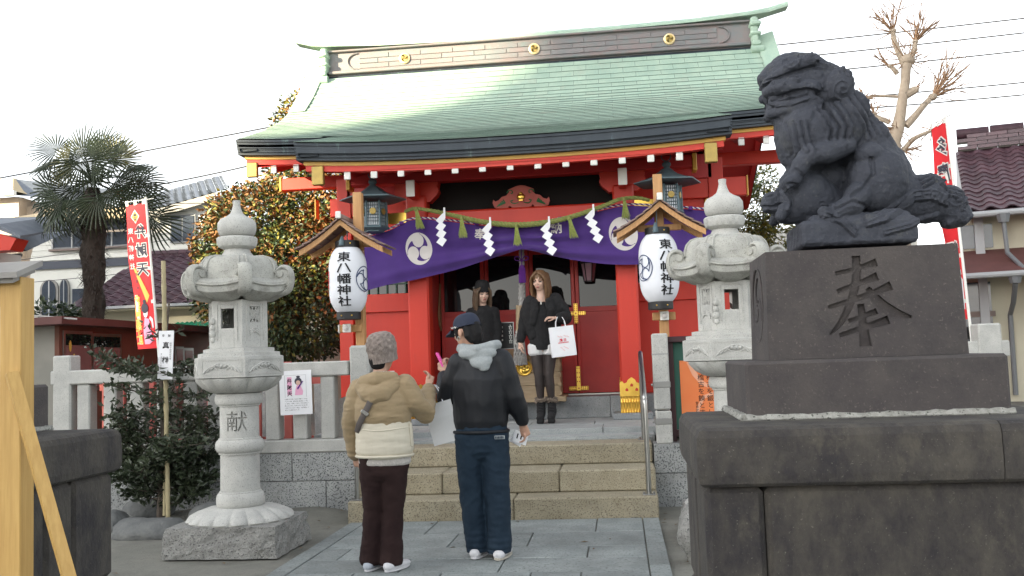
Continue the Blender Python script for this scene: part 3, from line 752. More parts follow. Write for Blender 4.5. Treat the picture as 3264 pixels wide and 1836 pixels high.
# handrails
def rail(x, lab):
    h = thing('handrail', lab, 'handrail', (x, 8.1, .19))
    P = smoothpath([(x, 8.07, .2), (x, 8.07, .90), (x, 8.10, .985), (x, 8.2, 1.06), (x, 8.9, 1.36), (x, 8.98, 1.375), (x, 9.05, 1.33), (x, 9.06, 1.25), (x, 9.06, .57)], 5)
    q = MB(); q.tube(P, .021, 12); q.build('rail_tube', MATS['steel'], h)
    for y, z in ((8.07, .197), (9.06, .571)):
        q = MB(); q.box((x, y, z), (.11, .09, .008), .003)
        for sx in (-1, 1): q.tube([(x+sx*.04, y-.02, z), (x+sx*.04, y-.02, z+.022)], .010, 8)
        q.build('base_plate', MATS['steel_dull'], h)
rail(.195, 'bent steel tube handrail on the right end of the steps'); rail(-2.33, 'steel tube handrail on the left end of the steps behind the woman')
# ------------------------------------------------------------------ stone lanterns
def boolean_cut(ob, cutter_mb):
    me = cutter_mb.mesh('cut', []); c = bpy.data.objects.new('cut', me); COL.objects.link(c)
    c.matrix_world = Matrix.Translation(WO.get(ob.name, Vector((0, 0, 0))))*1.0 if False else Matrix.Identity(4)
    # cutter given in the object's own coordinates
    c.matrix_world = Matrix.Translation(WO[ob.name])
    bpy.context.view_layer.update()
    m = ob.modifiers.new('b', 'BOOLEAN'); m.operation = 'DIFFERENCE'; m.object = c; m.solver = 'EXACT'; m.use_self = True
    dg = bpy.context.evaluated_depsgraph_get(); me2 = bpy.data.meshes.new_from_object(ob.evaluated_get(dg))
    ob.modifiers.clear()
    if len(me2.polygons) > 8:
        old = ob.data; ob.data = me2; bpy.data.meshes.remove(old)
    bpy.data.objects.remove(c); bpy.data.meshes.remove(me)
def hexf(a): 
    t = (a % R(60)) - R(30); return math.cos(R(30))/math.cos(t)
def rough_block(w_, d_, h_, seed, name, m, parent, at, amp=.018, top=True):
    b = MB(); n = 14; nz_ = 6; r_ = random.Random(seed); vs = []; k = 4*n
    def per(i):
        s_, t = divmod(i, n); t = t/n
        return [(-.5+t, -.5), (.5, -.5+t), (.5-t, .5), (-.5, .5-t)][s_]
    for j in range(nz_+1):
        for i in range(k):
            x, y = per(i); q = Vector((x*w_, y*d_, h_*j/nz_)); nn = noise.noise(q*9+Vector((seed, 0, 0)))*amp + noise.noise(q*24)*amp*.5
            f = 1+ (0 if j == nz_ else nn*2.2/ w_*1.2) + .05*(1-j/nz_)
            vs.append((q.x*f, q.y*f, q.z + (noise.noise(q*12)*.004 if j == nz_ else 0)))
    fs = [(j*k+i, j*k+(i+1) % k, (j+1)*k+(i+1) % k, (j+1)*k+i) for j in range(nz_) for i in range(k)]
    fs.append(tuple(range(nz_*k, (nz_+1)*k)))
    b.add(vs, fs); return b.build(name, MATS[m], parent, at=at)
M('lantern_roof_stone', (.33, .33, .305), (.44, .44, .40), 7, spk=(.20, .20, .18), spk_sc=140, bump=.3, bsc=110, rough=.95, stain=(.14, .135, .115), stain_sc=5, stain_lo=.54, stain_hi=.78)
def stone_lantern(loc, label, fire_open):
    t = thing('stone_lantern', label, 'stone lantern', loc, 'carved granite lanterns flanking the path')
    P = MATS['granite_pale']; o = Vector(loc)
    rough_block(.83, .70, .222, 4, 'base_block', 'granite_rough', t, (0, -.02, 0)+o if False else o+Vector((.005, -.045, 0)))
    B = lambda mb, n, par=t, m=P: mb.build(n, m, par)
    q = MB(); q.lathe([(.385, .215), (.395, .235), (.375, .262), (.32, .292), (.25, .315), (.20, .325)], 180, o, fn=lambda a, i: 1+(.085*abs(math.sin(a*9))**.7-.05)*(1 if 0 < i < 5 else .5)); B(q, 'lotus_foot')
    q = MB(); q.lathe([(.172, .325), (.180, .335), (.183, .37), (.176, .41), (.165, .425), (.160, .428), (.160, .436), (.149, .44), (.147, .72), (.160, .722), (.160, .735), (.172, .742), (.184, .765), (.184, .80), (.172, .825), (.160, .832), (.160, .842), (.148, .846), (.147, 1.085), (.158, 1.088), (.158, 1.10), (.172, 1.104), (.182, 1.125), (.182, 1.155), (.172, 1.185), (.14, 1.19)], 48, o)
    sh = B(q, 'shaft')
    q = MB(); q.lathe([(.175, 1.19), (.215, 1.20), (.275, 1.235), (.318, 1.285), (.325, 1.305)], 160, o, fn=lambda a, i: 1+(.085*abs(math.sin(a*7+.3))**.6-.06)*(.4 if i in (0, 4) else 1)); B(q, 'lotus_cup')
    q = MB(); q.lathe([(.325, 1.305), (.362, 1.312), (.362, 1.465), (.335, 1.472), (.335, 1.497), (.29, 1.503), (.29, 1.53), (.25, 1.535)], 6, o, sm=False); pl = B(q, 'hexagonal_platform')
    # carved wave panels on the platform and firebox
    def face_frame(k, rad):   # face k centred at -90+60k degrees
        a = R(-90+60*k); n = Vector((math.cos(a), math.sin(a), 0)); u = Vector((-math.sin(a), math.cos(a), 0)); return o+n*rad*math.cos(R(30)), u, n
    for k in range(6):
        c, u, n = face_frame(k, .362); up_ = Vector((0, 0, 1)); q = MB()
        for s_ in (-1, 1): q.box(c+u*(s_*.155)+up_*1.39+n*.001, (.006, .006, .115), 0, R(60*k)); q.box(c+up_*(1.39+s_*.055)+n*.001, (.31, .006, .006), 0, R(60*k))
        for j in range(3):
            for s_ in (-1, 1):
                q.tube([c+u*(s_*(.145-.03*j-.11*tt))+up_*(1.345+.012*j+.05*math.sin(tt*2.6))+n*.004 for tt in [i/8 for i in range(9)]], [.008-.004*abs(i/8-.4) for i in range(9)], 6)
        for j in range(3): q.ell(c+u*(-.03+.03*j)+up_*1.40+n*.002, (.015, .015, .015), 8, 6)
        B(q, 'wave_carving', pl)
    fb = MB(); R0 = .238
    z0, z1 = 1.535, 1.90
    for k in range(6):
        c, u, n = face_frame(k, R0); up_ = Vector((0, 0, 1)); hw = R0*.5
        T = Matrix.Rotation(R(60*k), 4, 'Z')
        def plate(a0, a1, b0, b1, dn=0., th=.035): fb.box(c+u*((a0+a1)/2)+up_*((b0+b1)/2)-n*(th/2+dn), (abs(a1-a0), th, abs(b1-b0)), .002, R(60*k))
        opn = k in (0, 3)
        hx, hz0, hz1 = (.052, 1.685, 1.835) if opn else (.05, 1.73, 1.85)
        plate(-hw, -hx, z0, z1); plate(hx, hw, z0, z1); plate(-hx, hx, z0, hz0); plate(-hx, hx, hz1, z1)
        for s_ in (-1, 1): fb.box(c+u*(s_*(hx+.028))+up_*1.73+n*.002, (.008, .008, .28), .002, R(60*k))
        fb.box(c+up_*1.872+n*.002, (hx*2+.06, .008, .008), .002, R(60*k)); 
        if not opn:
            for i in range(-3, 4):
                for s_ in (-1, 1): fb.tube([c+u*(max(-hx, min(hx, i*.034-.06*s_)))+up_*1.73-n*.012, c+u*(max(-hx, min(hx, i*.034+.06*s_)))+up_*1.85-n*.012], .0055, 4)
            for j in range(3): fb.tube([c+u*(.05-.1*tt)+up_*(1.625+.014*j+.035*math.sin(tt*2.8))+n*.003 for tt in [i/8 for i in range(9)]], .007, 6)
        # cloud scrolls on the corners
        a = R(-60+60*k); d = Vector((math.cos(a), math.sin(a), 0))
        if k in (2, 3, 5): 
            for zz, rr in ((1.60, .022), (1.645, .028), (1.69, .022), (1.74, .026)): fb.ell(o+d*(R0-.004)+up_*zz, (rr, rr, rr*1.1), 8, 6)
    B(fb, 'fire_box')
    core_ = MB(); core_.lathe([(.10, 1.535), (.10, 1.54)], 6, o); 
    # roof
    q = MB(); q.ang = 24; prof = [(.20, 1.885), (.30, 1.90), (.385, 1.94), (.40, 1.952), (.405, 1.99), (.40, 2.025), (.385, 2.037), (.37, 2.045), (.325, 2.062), (.312, 2.10), (.308, 2.15), (.295, 2.195), (.272, 2.224), (.235, 2.242), (.12, 2.246)]
    n = 96; vs = []
    for i, (r_, z) in enumerate(prof):
        for j in range(n):
            a = 2*math.pi*j/n; h = hexf(a); cor = max(0, (h-.866)/.134)**1.5
            wgt = 1 if i < 8 else max(0, 1-(i-6)/2.5)
            rr = r_*(lerp(1, h*1.05, 1. if i < 9 else .75)); zz = z + .045*cor*wgt
            if i == 5: rr -= .0
            vs.append(o+Vector((rr*math.cos(a), rr*math.sin(a), zz)))
    fs = [(i*n+j, i*n+(j+1) % n, (i+1)*n+(j+1) % n, (i+1)*n+j) for i in range(len(prof)-1) for j in range(n)] + [tuple(range(n))[::-1], tuple(range((len(prof)-1)*n, len(prof)*n))]
    q.add(vs, fs, sm=True); rf = B(q, 'lantern_roof', t, MATS['lantern_roof_stone'])
    for k in range(6):
        a = R(60*k); d = Vector((math.cos(a), math.sin(a), 0)); u = Vector((-d.y, d.x, 0)); up_ = Vector((0, 0, 1)); q = MB()
        RZ = [(.30, 1.945), (.37, 1.952), (.412, 1.972), (.432, 2.02), (.438, 2.075), (.426, 2.125), (.396, 2.15), (.36, 2.148), (.335, 2.125), (.333, 2.095), (.35, 2.075), (.374, 2.08), (.381, 2.10), (.366, 2.112)]
        q.tube(smoothpath([o+d*r_+up_*z for r_, z in RZ], 3), [(.050, .022)]*24+[(.053, .016)]*16, 10, up=up_)
        cc = o+d*.362+up_*2.098; q.tube([cc-u*.057, cc+u*.057], .026, 12); q.tube([o+d*.382+up_*2.065-u*.045, o+d*.382+up_*2.065+u*.045], .068, 14); q.ang = 50
        B(q, 'corner_scroll', rf, MATS['lantern_roof_stone'])
        for s_ in (-1, 1):
            r2 = MB(); r2.tube([o+d*rr+up_*zz+u*(s_*.03*(rr/.3)**.5) for rr, zz in ((.12, 2.246), (.22, 2.246), (.265, 2.232), (.295, 2.20), (.31, 2.155), (.315, 2.11))], .010, 6); B(r2, 'hip_rib', rf, MATS['lantern_roof_stone'])
        a2 = a+R(30); d2 = Vector((math.cos(a2), math.sin(a2), 0)); u2 = Vector((-d2.y, d2.x, 0)); r3 = MB()
        r3.tube([o+d2*(.425*.885)+u2*(x*.2)+up_*(2.005+.028*abs(x)**2) for x in [-.9+.15*i for i in range(13)]], .007, 6); B(r3, 'eave_line', rf, MATS['lantern_roof_stone'])
    q = MB(); q.lathe([(.10, 2.24), (.128, 2.245), (.128, 2.258), (.105, 2.285), (.095, 2.31)], 32, o); B(q, 'finial_neck')
    q = MB(); q.lathe([(.10, 2.31), (.14, 2.33), (.152, 2.36), (.155, 2.395), (.148, 2.405), (.12, 2.41)], 80, o, fn=lambda a, i: 1+(.05*abs(math.sin(a*9))**.6-.03)*(1 if i in (1, 2, 3) else 0)); B(q, 'finial_lotus')
    q = MB(); q.lathe([(.11, 2.41), (.138, 2.43), (.149, 2.47), (.146, 2.52), (.125, 2.55), (.08, 2.572), (.05, 2.595), (.036, 2.63), (.028, 2.665), (.031, 2.695), (.027, 2.70), (.006, 2.698)], 40, o); B(q, 'jewel_finial')
    return t, sh
lan, shaft = stone_lantern((-2.957, 7.03, 0), 'granite lantern with a carved character on its shaft beside the sapling', True)
lan2, shaft2 = stone_lantern((.845, 7.28, 0), 'granite lantern partly hidden behind the guardian lion pedestal', True)
def cylglyph(ch, size, ang, rad, zc, depth):
    g_ = glyphs(ch, .0, 2, .5); mb = MB(); bm = bmesh.new(); me = g_.mesh('g', []); bm.from_mesh(me); bpy.data.meshes.remove(me); bmesh.ops.remove_doubles(bm, verts=bm.verts[:], dist=1e-5); bmesh.ops.recalc_face_normals(bm, faces=bm.faces[:]); bm.verts.index_update()
    g_ = MB(); g_.add([v.co.copy() for v in bm.verts], [[v.index for v in f.verts] for f in bm.faces]); bm.free(); d = Vector((math.cos(ang), math.sin(ang), 0)); u = Vector((-d.y, d.x, 0))
    mb.add([d*(rad + p.z*2*depth) + u*((p.x-.5)*size) + Vector((0, 0, zc+(p.y-.38)*size)) for p in g_.v], g_.f); return mb
boolean_cut(shaft, cylglyph('献', .165, R(-76), .142, .975, .024))

# ------------------------------------------------------------------ guardian lion pedestals
def pedestal(x0, label, sgn, e=0.):
    """x0: face towards the path; sgn: +1 grows to +x"""
    t = thing('lion_pedestal', label, 'pedestal', (x0+sgn*.69, 3.75, 0), 'dark lava stone pedestals either side of the path')
    o = off(t); X = lambda a: x0+sgn*a
    L = MATS['lava']
    def bx(name, a0, a1, y0, y1, z0, z1, m='lava', b=.02):
        q = MB(); q.box((0, 0, 0), (abs(a1-a0), y1-y0, z1-z0), b); ob = q.build(name, MATS[m], t, at=((X(a0)+X(a1))/2, (y0+y1)/2, (z0+z1)/2)); return ob
    for z0, z1, fr, bk, sd in ((.0, .44, [.02, .62, 1.30], [.02, .75, 1.30], [3.33, 3.75, 4.17]), (.444, .915, [.02, .222, 1.30], [.02, .8, 1.30], [3.30, 3.89, 4.17])):
        for a, b_ in zip(fr, fr[1:]): bx('body_block', a+.002, b_-.002, 3.29, 3.66, z0, z1)
        for a, b_ in zip(bk, bk[1:]): bx('body_block', a+.002, b_-.002, 3.86, 4.18, z0, z1)
        bx('body_block', .02, .4, 3.664, 3.856, z0, z1); bx('body_block', .9, 1.30, 3.664, 3.856, z0, z1)
    # coping slab with rounded edges and a cove underneath
    for a0, a1, y0, y1 in ((0, .987, 3.25, 4.22), (.99, 1.36, 3.25, 4.22)):
        q = MB(); prof = [(.022, .918), (.006, .93), (.0, .96), (.0, 1.02), (.003, 1.085), (.014, 1.108), (.036, 1.118)]
        vs = []; n = 4
        for ins, z in prof:
            i0 = ins if a0 == 0 else 0; i1 = ins if a1 > 1.3 else 0
            xa, xb = X(a0+i0), X(a1-i1)
            if xa > xb: xa, xb = xb, xa
            vs += [(xa, y0+ins, z), (xb, y0+ins, z), (xb, y1-ins, z), (xa, y1-ins, z)]
        fs = [(4*i+j, 4*i+(j+1) % 4, 4*i+4+(j+1) % 4, 4*i+4+j) for i in range(len(prof)-1) for j in range(4)] + [(3, 2, 1, 0), tuple(range(4*len(prof)-4, 4*len(prof)))]
        q.add(vs, fs); q.build('coping_slab', L, t)
    q = MB(); rr = random.Random(2)
    for (xa, ya, xb, yb) in ((.21+e, 3.578, 1.16, 3.578), (.21+e, 3.578, .21+e, 4.25)):
        n = 46
        q.tube([(X(lerp(xa, xb, i/n)), lerp(ya, yb, i/n), 1.122) for i in range(n+1)], [rr.uniform(.014, .022) for i in range(n+1)], 6)
    q.build('mortar_bead', MATS['mortar'], t)
    bx('tier_block', .219+e, 1.158, 3.586, 4.255, 1.118, 1.335, 'lava_carved', .012)
    q = MB(); 
    a0, a1 = .325+e, 1.062
    vs = [(X(a), y, z) for z, e in ((1.336, 0), (1.757, .010)) for a, y in ((a0+e, 3.70+e), (a1-e, 3.70+e), (a1-e, 4.16-e), (a0+e, 4.16-e))]
    if sgn < 0: vs = [vs[i] for i in (1, 0, 3, 2, 5, 4, 7, 6)]
    q.add(vs, [(3, 2, 1, 0), (4, 5, 6, 7), (0, 1, 5, 4), (1, 2, 6, 5), (2, 3, 7, 6), (3, 0, 4, 7)])
    return t, q.build('inscribed_block', MATS['lava_carved'], t)
ped, insc = pedestal(.245, 'tall dark stone pedestal with a large carved character, under the guardian lion', 1)
ped2, insc2 = pedestal(-2.355, 'dark stone pedestal behind the pale yellow timber post', -1, .17)
# the brush character cut into the block, stroke by stroke (pixel-free layout in metres on the front face)
def stroke(pts, wid, depth=.030):
    P = smoothpath([Vector((x, 0, z)) for x, z in pts], 5); n = len(P); W_ = [interp([(i/(len(wid)-1), w_) for i, w_ in enumerate(wid)], k/(n-1)) for k in range(n)]
    q = MB(); Lf, Rt = [], []
    for i in range(n):
        d = (P[min(i+1, n-1)]-P[max(i-1, 0)]).normalized(); s_ = Vector((-d.z, 0, d.x)); Lf.append(P[i]+s_*W_[i]); Rt.append(P[i]-s_*W_[i])
    poly = [(p.x, p.z) for p in Lf + Rt[::-1]]
    q.prism(poly, (0, 3.66, 0), (1, 0, 0), (0, 0, 1), (0, .04+depth, 0)); return q
def K(x, y): return (.575+(x-445)*.000902, 1.757-(y-118)*.000956)
S8 = [([(738, 218), (800, 208), (862, 192), (912, 180)], [.008, .009, .010, .016]),
      ([(740, 292), (790, 276), (850, 256), (912, 236)], [.009, .010, .011, .017]),
      ([(700, 354), (780, 334), (880, 306), (965, 276)], [.008, .011, .012, .018]),
      ([(828, 150), (825, 230), (800, 320), (752, 410), (700, 462)], [.016, .017, .016, .013, .004]),
      ([(866, 282), (905, 335), (960, 380), (1040, 406)], [.010, .020, .022, .004]),
      ([(778, 412), (830, 398), (900, 376)], [.008, .009, .013]),
      ([(738, 468), (820, 446), (945, 412)], [.008, .011, .017]),
      ([(834, 345), (838, 430), (843, 515)], [.013, .017, .024])]
for pts, wid in S8:
    q = stroke([K(*p) for p in pts], wid); q.v = [p-WO[insc.name] for p in q.v]; boolean_cut(insc, q)
# crest lines on the side of the inscribed block
q = MB(); q.tube([(.574, 3.93+.13*math.cos(t), 1.56+.15*math.sin(t)) for t in [2*math.pi*i/28 for i in range(28)]], .004, 5, close=True)
for k in range(3):
    a = 2*math.pi*k/3; q.tube([(.574, 3.93+(.02+.028*i)*math.cos(a+.42*i)*.8, 1.56+(.02+.03*i)*math.sin(a+.42*i)*.8) for i in range(5)], .004, 5)
q.build('side_crest', MATS['lava_carved'], ped)

# ------------------------------------------------------------------ guardian lion
YC = 3.93
def LP(px, py, y=0.): return Vector((.503+.000603*px-.000034*(1400-py)*-1*.0+.000034*(1400-py), YC+y, 1.82-.00003*px+.000637*(1400-py)))
U = .00062
lion = thing('guardian_lion', 'dark weathered stone guardian lion statue resting a paw on a cub', 'statue', (.92, YC, 1.757))
b = MB(); import numpy as np
OUT = [(395,143),(460,147),(530,165),(590,212),(650,238),(700,270),(722,320),(738,352),(745,392),(800,460),(860,520),(890,572),(935,612),(990,655),(1022,712),(1062,772),(1110,832),(1142,892),(1172,962),(1232,952),(1292,958),(1342,985),(1366,1026),(1420,1026),(1470,1050),(1482,1110),(1502,1142),(1536,1190),(1530,1250),(1488,1292),(1400,1306),(1345,1306),(1338,1262),(1000,1275),(700,1275),(275,1275),(268,1240),(262,1216),(230,1204),(168,1196),(156,1150),(166,1082),(216,1062),(288,1060),(280,1020),(285,972),(310,946),(336,932),(330,908),(300,880),(275,830),(256,762),(248,692),(250,622),(235,602),(196,592),(182,562),(185,530),(202,500),(186,470),(175,420),(160,382),(145,352),(130,322),(128,300),(150,275),(176,254),(212,214),(262,170),(322,148)]
REC = [(505,950),(580,880),(700,835),(745,880),(735,1000),(705,1125),(640,1050),(560,985)]
def inside(P, X, Y):
    c = np.zeros(X.shape, bool); n = len(P)
    for i in range(n):
        (x0, y0), (x1, y1) = P[i], P[(i+1) % n]
        if y0 != y1: c ^= ((y0 > Y) != (y1 > Y)) & (X < (x1-x0)*(Y-y0)/(y1-y0)+x0)
    return c
def sdist(P, X, Y, closed=True):
    d = np.full(X.shape, 1e9); n = len(P)
    for i in range(n if closed else n-1):
        (x0, y0), (x1, y1) = P[i], P[(i+1) % n]; dx, dy = x1-x0, y1-y0; L2 = dx*dx+dy*dy+1e-9
        t = np.clip(((X-x0)*dx+(Y-y0)*dy)/L2, 0, 1); d = np.minimum(d, np.hypot(X-x0-t*dx, Y-y0-t*dy))
    return d
gx, gy = np.meshgrid(np.arange(130, 1540, 9.), np.arange(146, 1300, 9.)); dd_ = sdist(OUT, gx, gy); ins = inside(OUT, gx, gy); inr = inside(REC, gx, gy); dr_ = sdist(REC, gx, gy)
dd_ = np.where(inr, 0, np.minimum(dd_, dr_+25)); dd_ = np.where(ins, dd_, 0); cov = np.zeros(gx.shape, bool)
order = np.argsort(-dd_.ravel()); cnt = 0
for k in order:
    i, j = divmod(int(k), gx.shape[1]); r_ = dd_[i, j]
    if r_ < 16 or cnt > 420: break
    if cov[i, j]: continue
    x0, y0 = gx[i, j], gy[i, j]; ry = min(r_, 175)*1.0; ry = max(ry, 75)
    b.ell(LP(x0, y0), (r_*U, ry*U, r_*1.03*U), 18, 12); cov |= np.hypot(gx-x0, gy-y0) < r_*.42; cnt += 1
def E_(px, py, rx, ry, y=0., dy=None, tilt=0.): b.ell(LP(px, py, y), (rx*U, dy if dy else (rx+ry)/2*U, ry*U), 20, 14, Matrix.Rotation(R(tilt), 3, 'Y'))
def C_(pts, rad): b.capsule([LP(p[0], p[1], (p[2] if len(p) > 2 else 0)) for p in pts], [r_*U if not isinstance(r_, tuple) else (r_[0]*U, r_[1]*U) for r_ in rad], 14)
E_(640, 960, 120, 90, .03, .05); C_([(640, 880, .03), (660, 1000, .04), (690, 1120, .04)], [70, 55, 50])
for s_ in (-1, 1):
    E_(900, 1010, 185, 215, s_*.085, .085, 15); C_([(760, 1120, s_*.12), (700, 1190, s_*.13), (610, 1225, s_*.13)], [90, 75, 55]); E_(840, 860, 95, 80, s_*.10, .06)
    E_(470, 700, 190, 215, s_*.05, .105); E_(690, 640, 150, 230, s_*.06, .10, 20)
    C_([(480, 240, s_*.095), (340, 285, s_*.10), (235, 335, s_*.07), (178, 362, s_*.04)], [44, 38, 30, 22]); C_([(470, 430, s_*.11), (340, 420, s_*.112), (225, 410, s_*.082), (188, 430, s_*.045)], [56, 54, 46, 32]); C_([(480, 480, s_*.10), (330, 490, s_*.098), (225, 492, s_*.06)], [44, 40, 34])
    C_([(540, 500, s_*.09), (400, 545, s_*.09), (290, 558, s_*.07), (212, 562, s_*.03)], [50, 44, 38, 28]); E_(640, 420, 100, 110, s_*.11, .05)
    dx = 0 if s_ < 0 else 12
    C_([(690+dx, 800, s_*.11), (560+dx, 850, s_*.125), (440+dx, 862, s_*.13), (385+dx, 930, s_*.125), (350+dx, 1005, s_*.12)], [62, 72, 70, 58, 50]); E_(338+dx, 1025, 52, 46, s_*.12, .045)
    for k in range(3): b.ell(LP(300+dx, 1045, s_*(.09+.03*k)), (.022, .013, .024), 10, 8)
    for k in range(4): b.ell(LP(560-10*k, 1232, s_*(.10+.018*k)), (.03, .014, .024), 10, 8)
    C_([(300, 1190, s_*.07), (270, 1235, s_*.08)], [44, 36])
b.box((LP(745, 1352)), (1.185*603*U*1.0, .345, .105), .012); b.box(LP(760, 1278), (1.06*603*U, .31, .06), .02)
# carved relief on both flanks: strokes in the side view (px), width, height
def spiral(cx, cy, rad, turns=2.1, a0=0., cw=1): return [(cx+rad*(1-.9*i/26)*math.cos(a0+cw*turns*2*math.pi*i/26), cy+rad*(1-.9*i/26)*math.sin(a0+cw*turns*2*math.pi*i/26)) for i in range(27)]
RL = []
for c in ((322,250,62),(418,205,52),(652,452,78),(612,330,44),(542,1172,54),(1290,990,62),(1400,1115,74),(1462,1225,50),(255,395,34),(640,800,34),(1250,1120,60)): RL.append((spiral(*c), 9, .010)); RL.append((spiral(*c, 2.1, .55), 7, -.008))
def locks(P, n, dx, dy, w_=13, h_=.0085):
    for k in range(n): Q = [(x+dx*k, y+dy*k) for x, y in P]; RL.append((Q, w_, h_)); RL.append(([(x+dx*.5, y+dy*.5) for x, y in Q], w_*.55, -.007))
locks([(480,560),(520,640),(560,720),(550,780)], 4, 48, -8); locks([(680,520),(730,600),(800,680),(830,760)], 4, 42, -18); locks([(770,470),(840,560),(900,640),(960,720)], 3, 26, 26)
locks([(560,180),(640,205),(700,265)], 4, -16, 22); locks([(600,260),(660,300),(700,360)], 3, 14, 26); locks([(280,640),(300,740),(330,840)], 4, 42, 4, 10, .006)
locks([(1330,1120),(1220,1085),(1110,1095),(1010,1170),(900,1240),(790,1272)], 3, 4, 24, 12, .020); locks([(1290,1225),(1160,1255),(1060,1310),(910,1350)], 2, 0, 22, 11, .014); locks([(540,1235),(640,1270),(720,1345)], 3, -6, 18, 9, .014); locks([(1180,1000),(1260,960),(1340,1010)], 3, 6, 26, 10, .010); locks([(1380,1060),(1460,1080),(1480,1150)], 3, -16, 22, 10, .010)
RL += [([(192,488),(300,470),(430,452),(520,470)], 12, -.020), ([(200,505),(330,505),(440,480)], 11, -.010), ([(165,350),(240,352),(330,330),(470,290),(560,300)], 9, -.010), ([(330,372),(365,352),(400,372),(365,388),(330,372)], 8, .012), ([(200,395),(300,372),(380,400)], 8, -.010), ([(170,380),(210,372)], 10, -.016), ([(250,520),(330,530),(430,500)], 10, .010), ([(520,470),(560,520),(540,560)], 9, -.014),
       ([(160,1168),(230,1172),(280,1150)], 9, -.016), ([(190,1105),(235,1095)], 8, -.010), ([(300,1080),(330,1140),(310,1200)], 9, .012), ([(325,1085),(352,1145),(335,1205)], 7, -.010), ([(700,1130),(780,1080),(840,1000),(830,900)], 12, -.014), ([(600,1215),(700,1170),(800,1200)], 10, -.012), ([(300,1050),(360,1058)], 7, -.010), ([(345,960),(390,1000),(440,1010)], 8, -.008), ([(450,870),(470,930),(440,1000)], 10, .006), ([(560,560),(480,600),(440,700),(470,800)], 14, -.008), ([(1050,1270),(800,1285),(560,1280)], 10, -.006)]
def lion_px(p): z = (1.82-p.z)/.000637; x = (p.x-.503)/.000603; py = 1400+z-x*.047*0; return (p.x-.503-.000034*(1400-py))/.000603, py-.047*((p.x-.503)/.000603)
body = remesh(b, .0044, 1, None, .5)
nn_ = []; me_ = body.mesh('tmp', []); nn_ = [v.normal.copy() for v in me_.vertices]; bpy.data.meshes.remove(me_)
AX = np.array([lion_px(p) for p in body.v]); PX_, PY_ = AX[:, 0], AX[:, 1]; H_ = np.zeros(len(AX))
for P, w_, h_ in RL:
    xs, ys = [q[0] for q in P], [q[1] for q in P]; m_ = (PX_ > min(xs)-2*w_) & (PX_ < max(xs)+2*w_) & (PY_ > min(ys)-2*w_) & (PY_ < max(ys)+2*w_)
    if not m_.any(): continue
    d_ = sdist(P, PX_[m_], PY_[m_], False)/w_; H_[m_] += h_*np.clip(1-d_*d_/2.2, 0, 1)
body.v = [p+n_*(float(h_)*min(1, abs(n_.y)*1.6)*.85+.0030*noise.noise(p*30)+.0018*noise.noise(p*75)) for p, n_, h_ in zip(body.v, nn_, H_)]
body.build('lion_body', MATS['lion_stone'], lion)
# ------------------------------------------------------------------ curtain, ropes and lanterns on the porch
CY = 10.44
# purple curtain: top edge follows its cord, bottom edge gathered up at the middle
TOP = [(-2.93, 2.80), (-2.55, 2.90), (-2.30, 3.00), (-1.9, 2.965), (-1.5, 2.90), (-1.08, 2.865), (-.7, 2.90), (-.3, 2.965), (.12, 3.03), (.5, 3.0), (1.12, 2.92)]
BOT = [(-2.93, 2.19), (-2.62, 2.26), (-2.25, 2.32), (-1.85, 2.40), (-1.45, 2.50), (-1.2, 2.565), (-1.06, 2.60), (-.95, 2.585), (-.7, 2.515), (-.4, 2.44), (-.05, 2.385), (.25, 2.37), (.7, 2.385), (1.12, 2.37)]
def sp1(P, x):
    for i in range(len(P)-1):
        if x <= P[i+1][0] or i == len(P)-2:
            (x0, a), (x1, b_) = P[i], P[i+1]; t = max(0, min(1, (x-x0)/(x1-x0)))
            m0 = (b_-P[max(i-1, 0)][1])/(x1-P[max(i-1, 0)][0]) if i else (b_-a)/(x1-x0)
            j = min(i+2, len(P)-1); m1 = (P[j][1]-a)/(P[j][0]-x0)
            h = x1-x0; return (2*t**3-3*t*t+1)*a+(t**3-2*t*t+t)*h*m0+(-2*t**3+3*t*t)*b_+(t**3-t*t)*h*m1
def cur(x, t, d=0.):
    zt, zb = sp1(TOP, x), sp1(BOT, x); z = lerp(zt, zb, t)
    dx = x+1.06; near = math.exp(-(dx/.75)**2)
    fold = near*.030*math.sin(t*15+abs(dx)*3.2)*min(1, t*2.2)*min(1, abs(dx)*4+.25)
    sag = .022*math.sin(x*5.3+t*2.3)+.012*math.sin(x*11+1.3+t*4)*t
    low = .035*math.exp(-((t-.83)/.09)**2)*math.exp(-((abs(dx)-.9)/.7)**2)+.025*math.exp(-((t-.68)/.07)**2)*math.exp(-((abs(dx)-.6)/.5)**2)
    end = -.10*max(0, (-2.35-x)) if x < -2.35 else 0
    return Vector((x, CY-(fold+sag*.6+low)*1.0+end-d, z))
mb = MB(); mb.grid(lambda u, v: cur(lerp(-2.93, 1.12, u), v), 120, 40)
sol = MB(); sol.merge(mb); k = len(mb.v); sol.v += [p+Vector((0, .004, 0)) for p in mb.v]; sol.f += [[i+k for i in q][::-1] for q in mb.f]; sol.mi += mb.mi; sol.sm += mb.sm
curtain = tag(sol.build('shrine_curtain', MATS['purple_cloth']), 'purple curtain with two white swirl crests hung across the porch', 'curtain')
